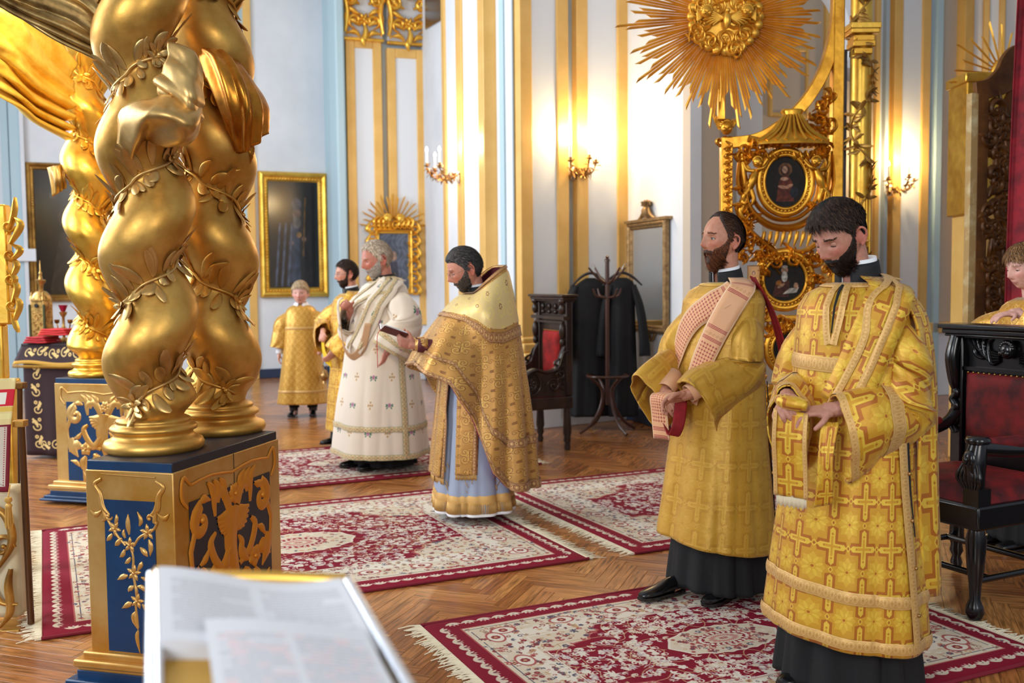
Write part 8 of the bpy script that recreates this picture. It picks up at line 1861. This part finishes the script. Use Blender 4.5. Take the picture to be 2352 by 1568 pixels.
collar(p); so = obj('stole', rb.band([(118, 1.46 * k), (86, 1.475 * k), (54, 1.42 * k), (34, 1.25 * k), (18, 1.05 * k), (10, .92 * k)], .14, .014, m=.14), BR_P2, p['root'], smooth=180, keep=False, solid=.004)
obj('neck_galloon', rb.band([(a, 1.466 * k) for a in range(-178, 179, 18)], .03, .004), GALL_D, p['root'], smooth=180, keep=False)
Pq = [[(.0, .27, 1.08), (-.01, .28, .96), (-.04, .28, .88), (-.10, .27, .84)], [(.10, .24, 1.08), (.09, .25, .94), (.02, .26, .80), (-.09, .25, .74)]]; G, UV = patch(Pq, 8, 20); obj('hanging_stole_end', MB().grid(G, uv=UV * .2), YLIN, p['root'], smooth=180, keep=False, solid=.01)

# ---- 6. blond boy facing the camera
p = person('blond boy in gold damask robe facing the camera, in front of the tall portrait', (-2.42, 11.45), face(.06, -1), 1.56, hs=1.28, head=(-.05, .05, .0), skin=(226, 176, 160), hair=((170, 140, 104), (226, 204, 168)), hair_off=.012, hair_len=.024, flow='front', hl=dict(front=.045, temple=.035, ear=.0), vox=.007, lids=.6, hairn=1400, wd=1.05, jaw=1.8, brows=False, build=.9, age=.1,
           wrists=[(-.235, .12, .80, (-1, -.3, 0)), (.26, .02, .72, (1, -.3, 0))], hands=[((-.1, .5, -.75), (.8, 0, 0), 1, ((.9, .9, .6),) * 4, .6), ((.05, .15, -1), (-1, .1, 0), -1, ((.4, .4, .3),) * 4, .3)])
k = p['k']; rb = Robe([(1.29, .065, .06, -.015), (1.28, .10, .08, -.012), (1.25, .15, .10, -.01), (1.2, .18, .115, 0), (1.08, .185, .135, .01), (.85, .20, .15, .02), (.5, .24, .18, .02), (.155, .285, .21, .02)], [(5, .5, .05, .8), (8, 2.2, .03, -1.2)], z_amp=1.05)
obj('gold_robe', rb.mesh(96, 60), BR_BOY, p['root'], smooth=180, keep=False, solid=.005)
for z in (1.02, .30): obj('robe_galloon', rb.band([(a, z) for a in (range(-178, 179, 12) if z < .5 else range(-60, 61, 12))], .03, .006, 120), GALL_D, p['root'], smooth=180, keep=False)
for i, sg in enumerate((-1, 1)):
    S, E, W = p['arms'][i]; d = nz(W - E); obj('sleeve', sleeve([S, S * .5 + E * .5 + [sg * .02, 0, 0], E, E * .5 + W * .5, W - d * .08], [.08, .10, .11, .115, .12], [.075, .085, .085, .09, .09], [.01, .01, .01, .01, .01], ph=i, fold=.06), BR_BOY, p['root'], smooth=180, keep=False, solid=.005)
    obj('shirt_cuff', MB().tube([W - d * .12, W - d * .01], [.045, .038], 14, caps=False), WHITEC, p['root'], smooth=180, keep=False)
mb = MB(); a = np.linspace(.3, 2 * PI - .3, 30)[:, None]; v = np.linspace(0, 1, 4)[None]; mb.grid(np.stack([-np.sin(a) * (.062 + .03 * v), np.cos(a) * (.062 + .03 * v) - .015, 1.305 - .035 * v + .012 * (1 - np.cos(a))], -1)); obj('white_shirt_collar', mb, WHITEC, p['root'], smooth=180, keep=False, solid=.004)
for sg in (-1, 1):
    obj('trouser_leg', MB().tube([(sg * .09, 0, .55), (sg * .10, 0, .22), (sg * .105, 0, .10)], [.075, .066, .058], 14), BLACKC, p['root'], smooth=60, keep=False)
    obj('boot', MB().tube([(sg * .10, 0, .30), (sg * .11, 0, .12), (sg * .11, 0, .06)], [.062, .050, .048], 14), SHOE, p['root'], smooth=60, keep=False); shoe(p, (sg * .11, .02), -sg * .15, .25)
R0 = Rz(p['root'].rotation_euler[2]); hp = R0 @ np.array([-.27, .17, .75]) + np.array([-2.42, 11.45, 0])
ce = empty('censer', tuple(hp - ZU * .3), 0, 'small brass censer on chains hanging from the blond boy hand', 'censer')
mb = MB(); mb.lathe([(0, -.36), (.03, -.36), (.02, -.33), (.045, -.30), (.05, -.27), (.042, -.25), (.03, -.22), (.012, -.20), (0, -.19)], hp, 16); obj('bowl', mb, BRZ, ce, smooth=50)
mb = MB()
for q in range(3):
    a = q * 2.1; mb.tube([hp, hp + [math.cos(a) * .04, math.sin(a) * .04, -.27]], .0022, 4)
    for j in range(3): mb.ell(hp + np.array([math.cos(a) * .04 * (j + 1) / 3, math.sin(a) * .04 * (j + 1) / 3, -.08 * (j + 1)]), (.009,) * 3, 8, 6)
obj('chain', mb, BRZ, ce, smooth=60, kind='stuff')

# ---- 7. boy behind the black armchair at the right edge
p = person('boy in gold robe standing behind the black armchair, cut by the right edge', (2.93, 5.62), face(-.97, -.25), 1.73, hs=1.1, head=(.0, .18, .0), skin=(222, 172, 156), hair=((96, 66, 40), (160, 120, 80)), hair_off=.016, hair_len=.035, flow='front', hl=dict(front=.045, temple=.04, ear=.0), vox=.006, lids=.5, hairn=1800, build=.9, jaw=1.4,
           wrists=[(-.15, .23, 1.345, (-1, -.3, -.4)), (.10, .20, 1.22, (1, -.3, -.4))], hands=[((.15, .95, -.12), (0, -.1, -1), 1, ((.25, .35, .3),) * 4, .2), ((-.2, .95, .05), (0, -.1, -1), -1, ((.25, .35, .3),) * 4, .2)])
k = p['k']; rb = stdrobe(k, .42, .9, .85, .02); obj('gold_robe', rb.mesh(96, 60), BR_BOY, p['root'], smooth=180, keep=False, solid=.005); skirt(p, .05, .5, .18, .16, BLACKC); shoe(p, (-.08, .1)); shoe(p, (.08, .1))
for i, sg in enumerate((-1, 1)):
    S, E, W = p['arms'][i]; d = nz(W - E); obj('sleeve', sleeve([S, S * .5 + E * .5, E, E * .4 + W * .6, W - d * .05], [.09, .11, .12, .13, .13], [.08, .09, .09, .09, .09], [.01, .02, .03, .05, .06], ph=i, fold=.06), BR_BOY, p['root'], smooth=180, keep=False, solid=.005)
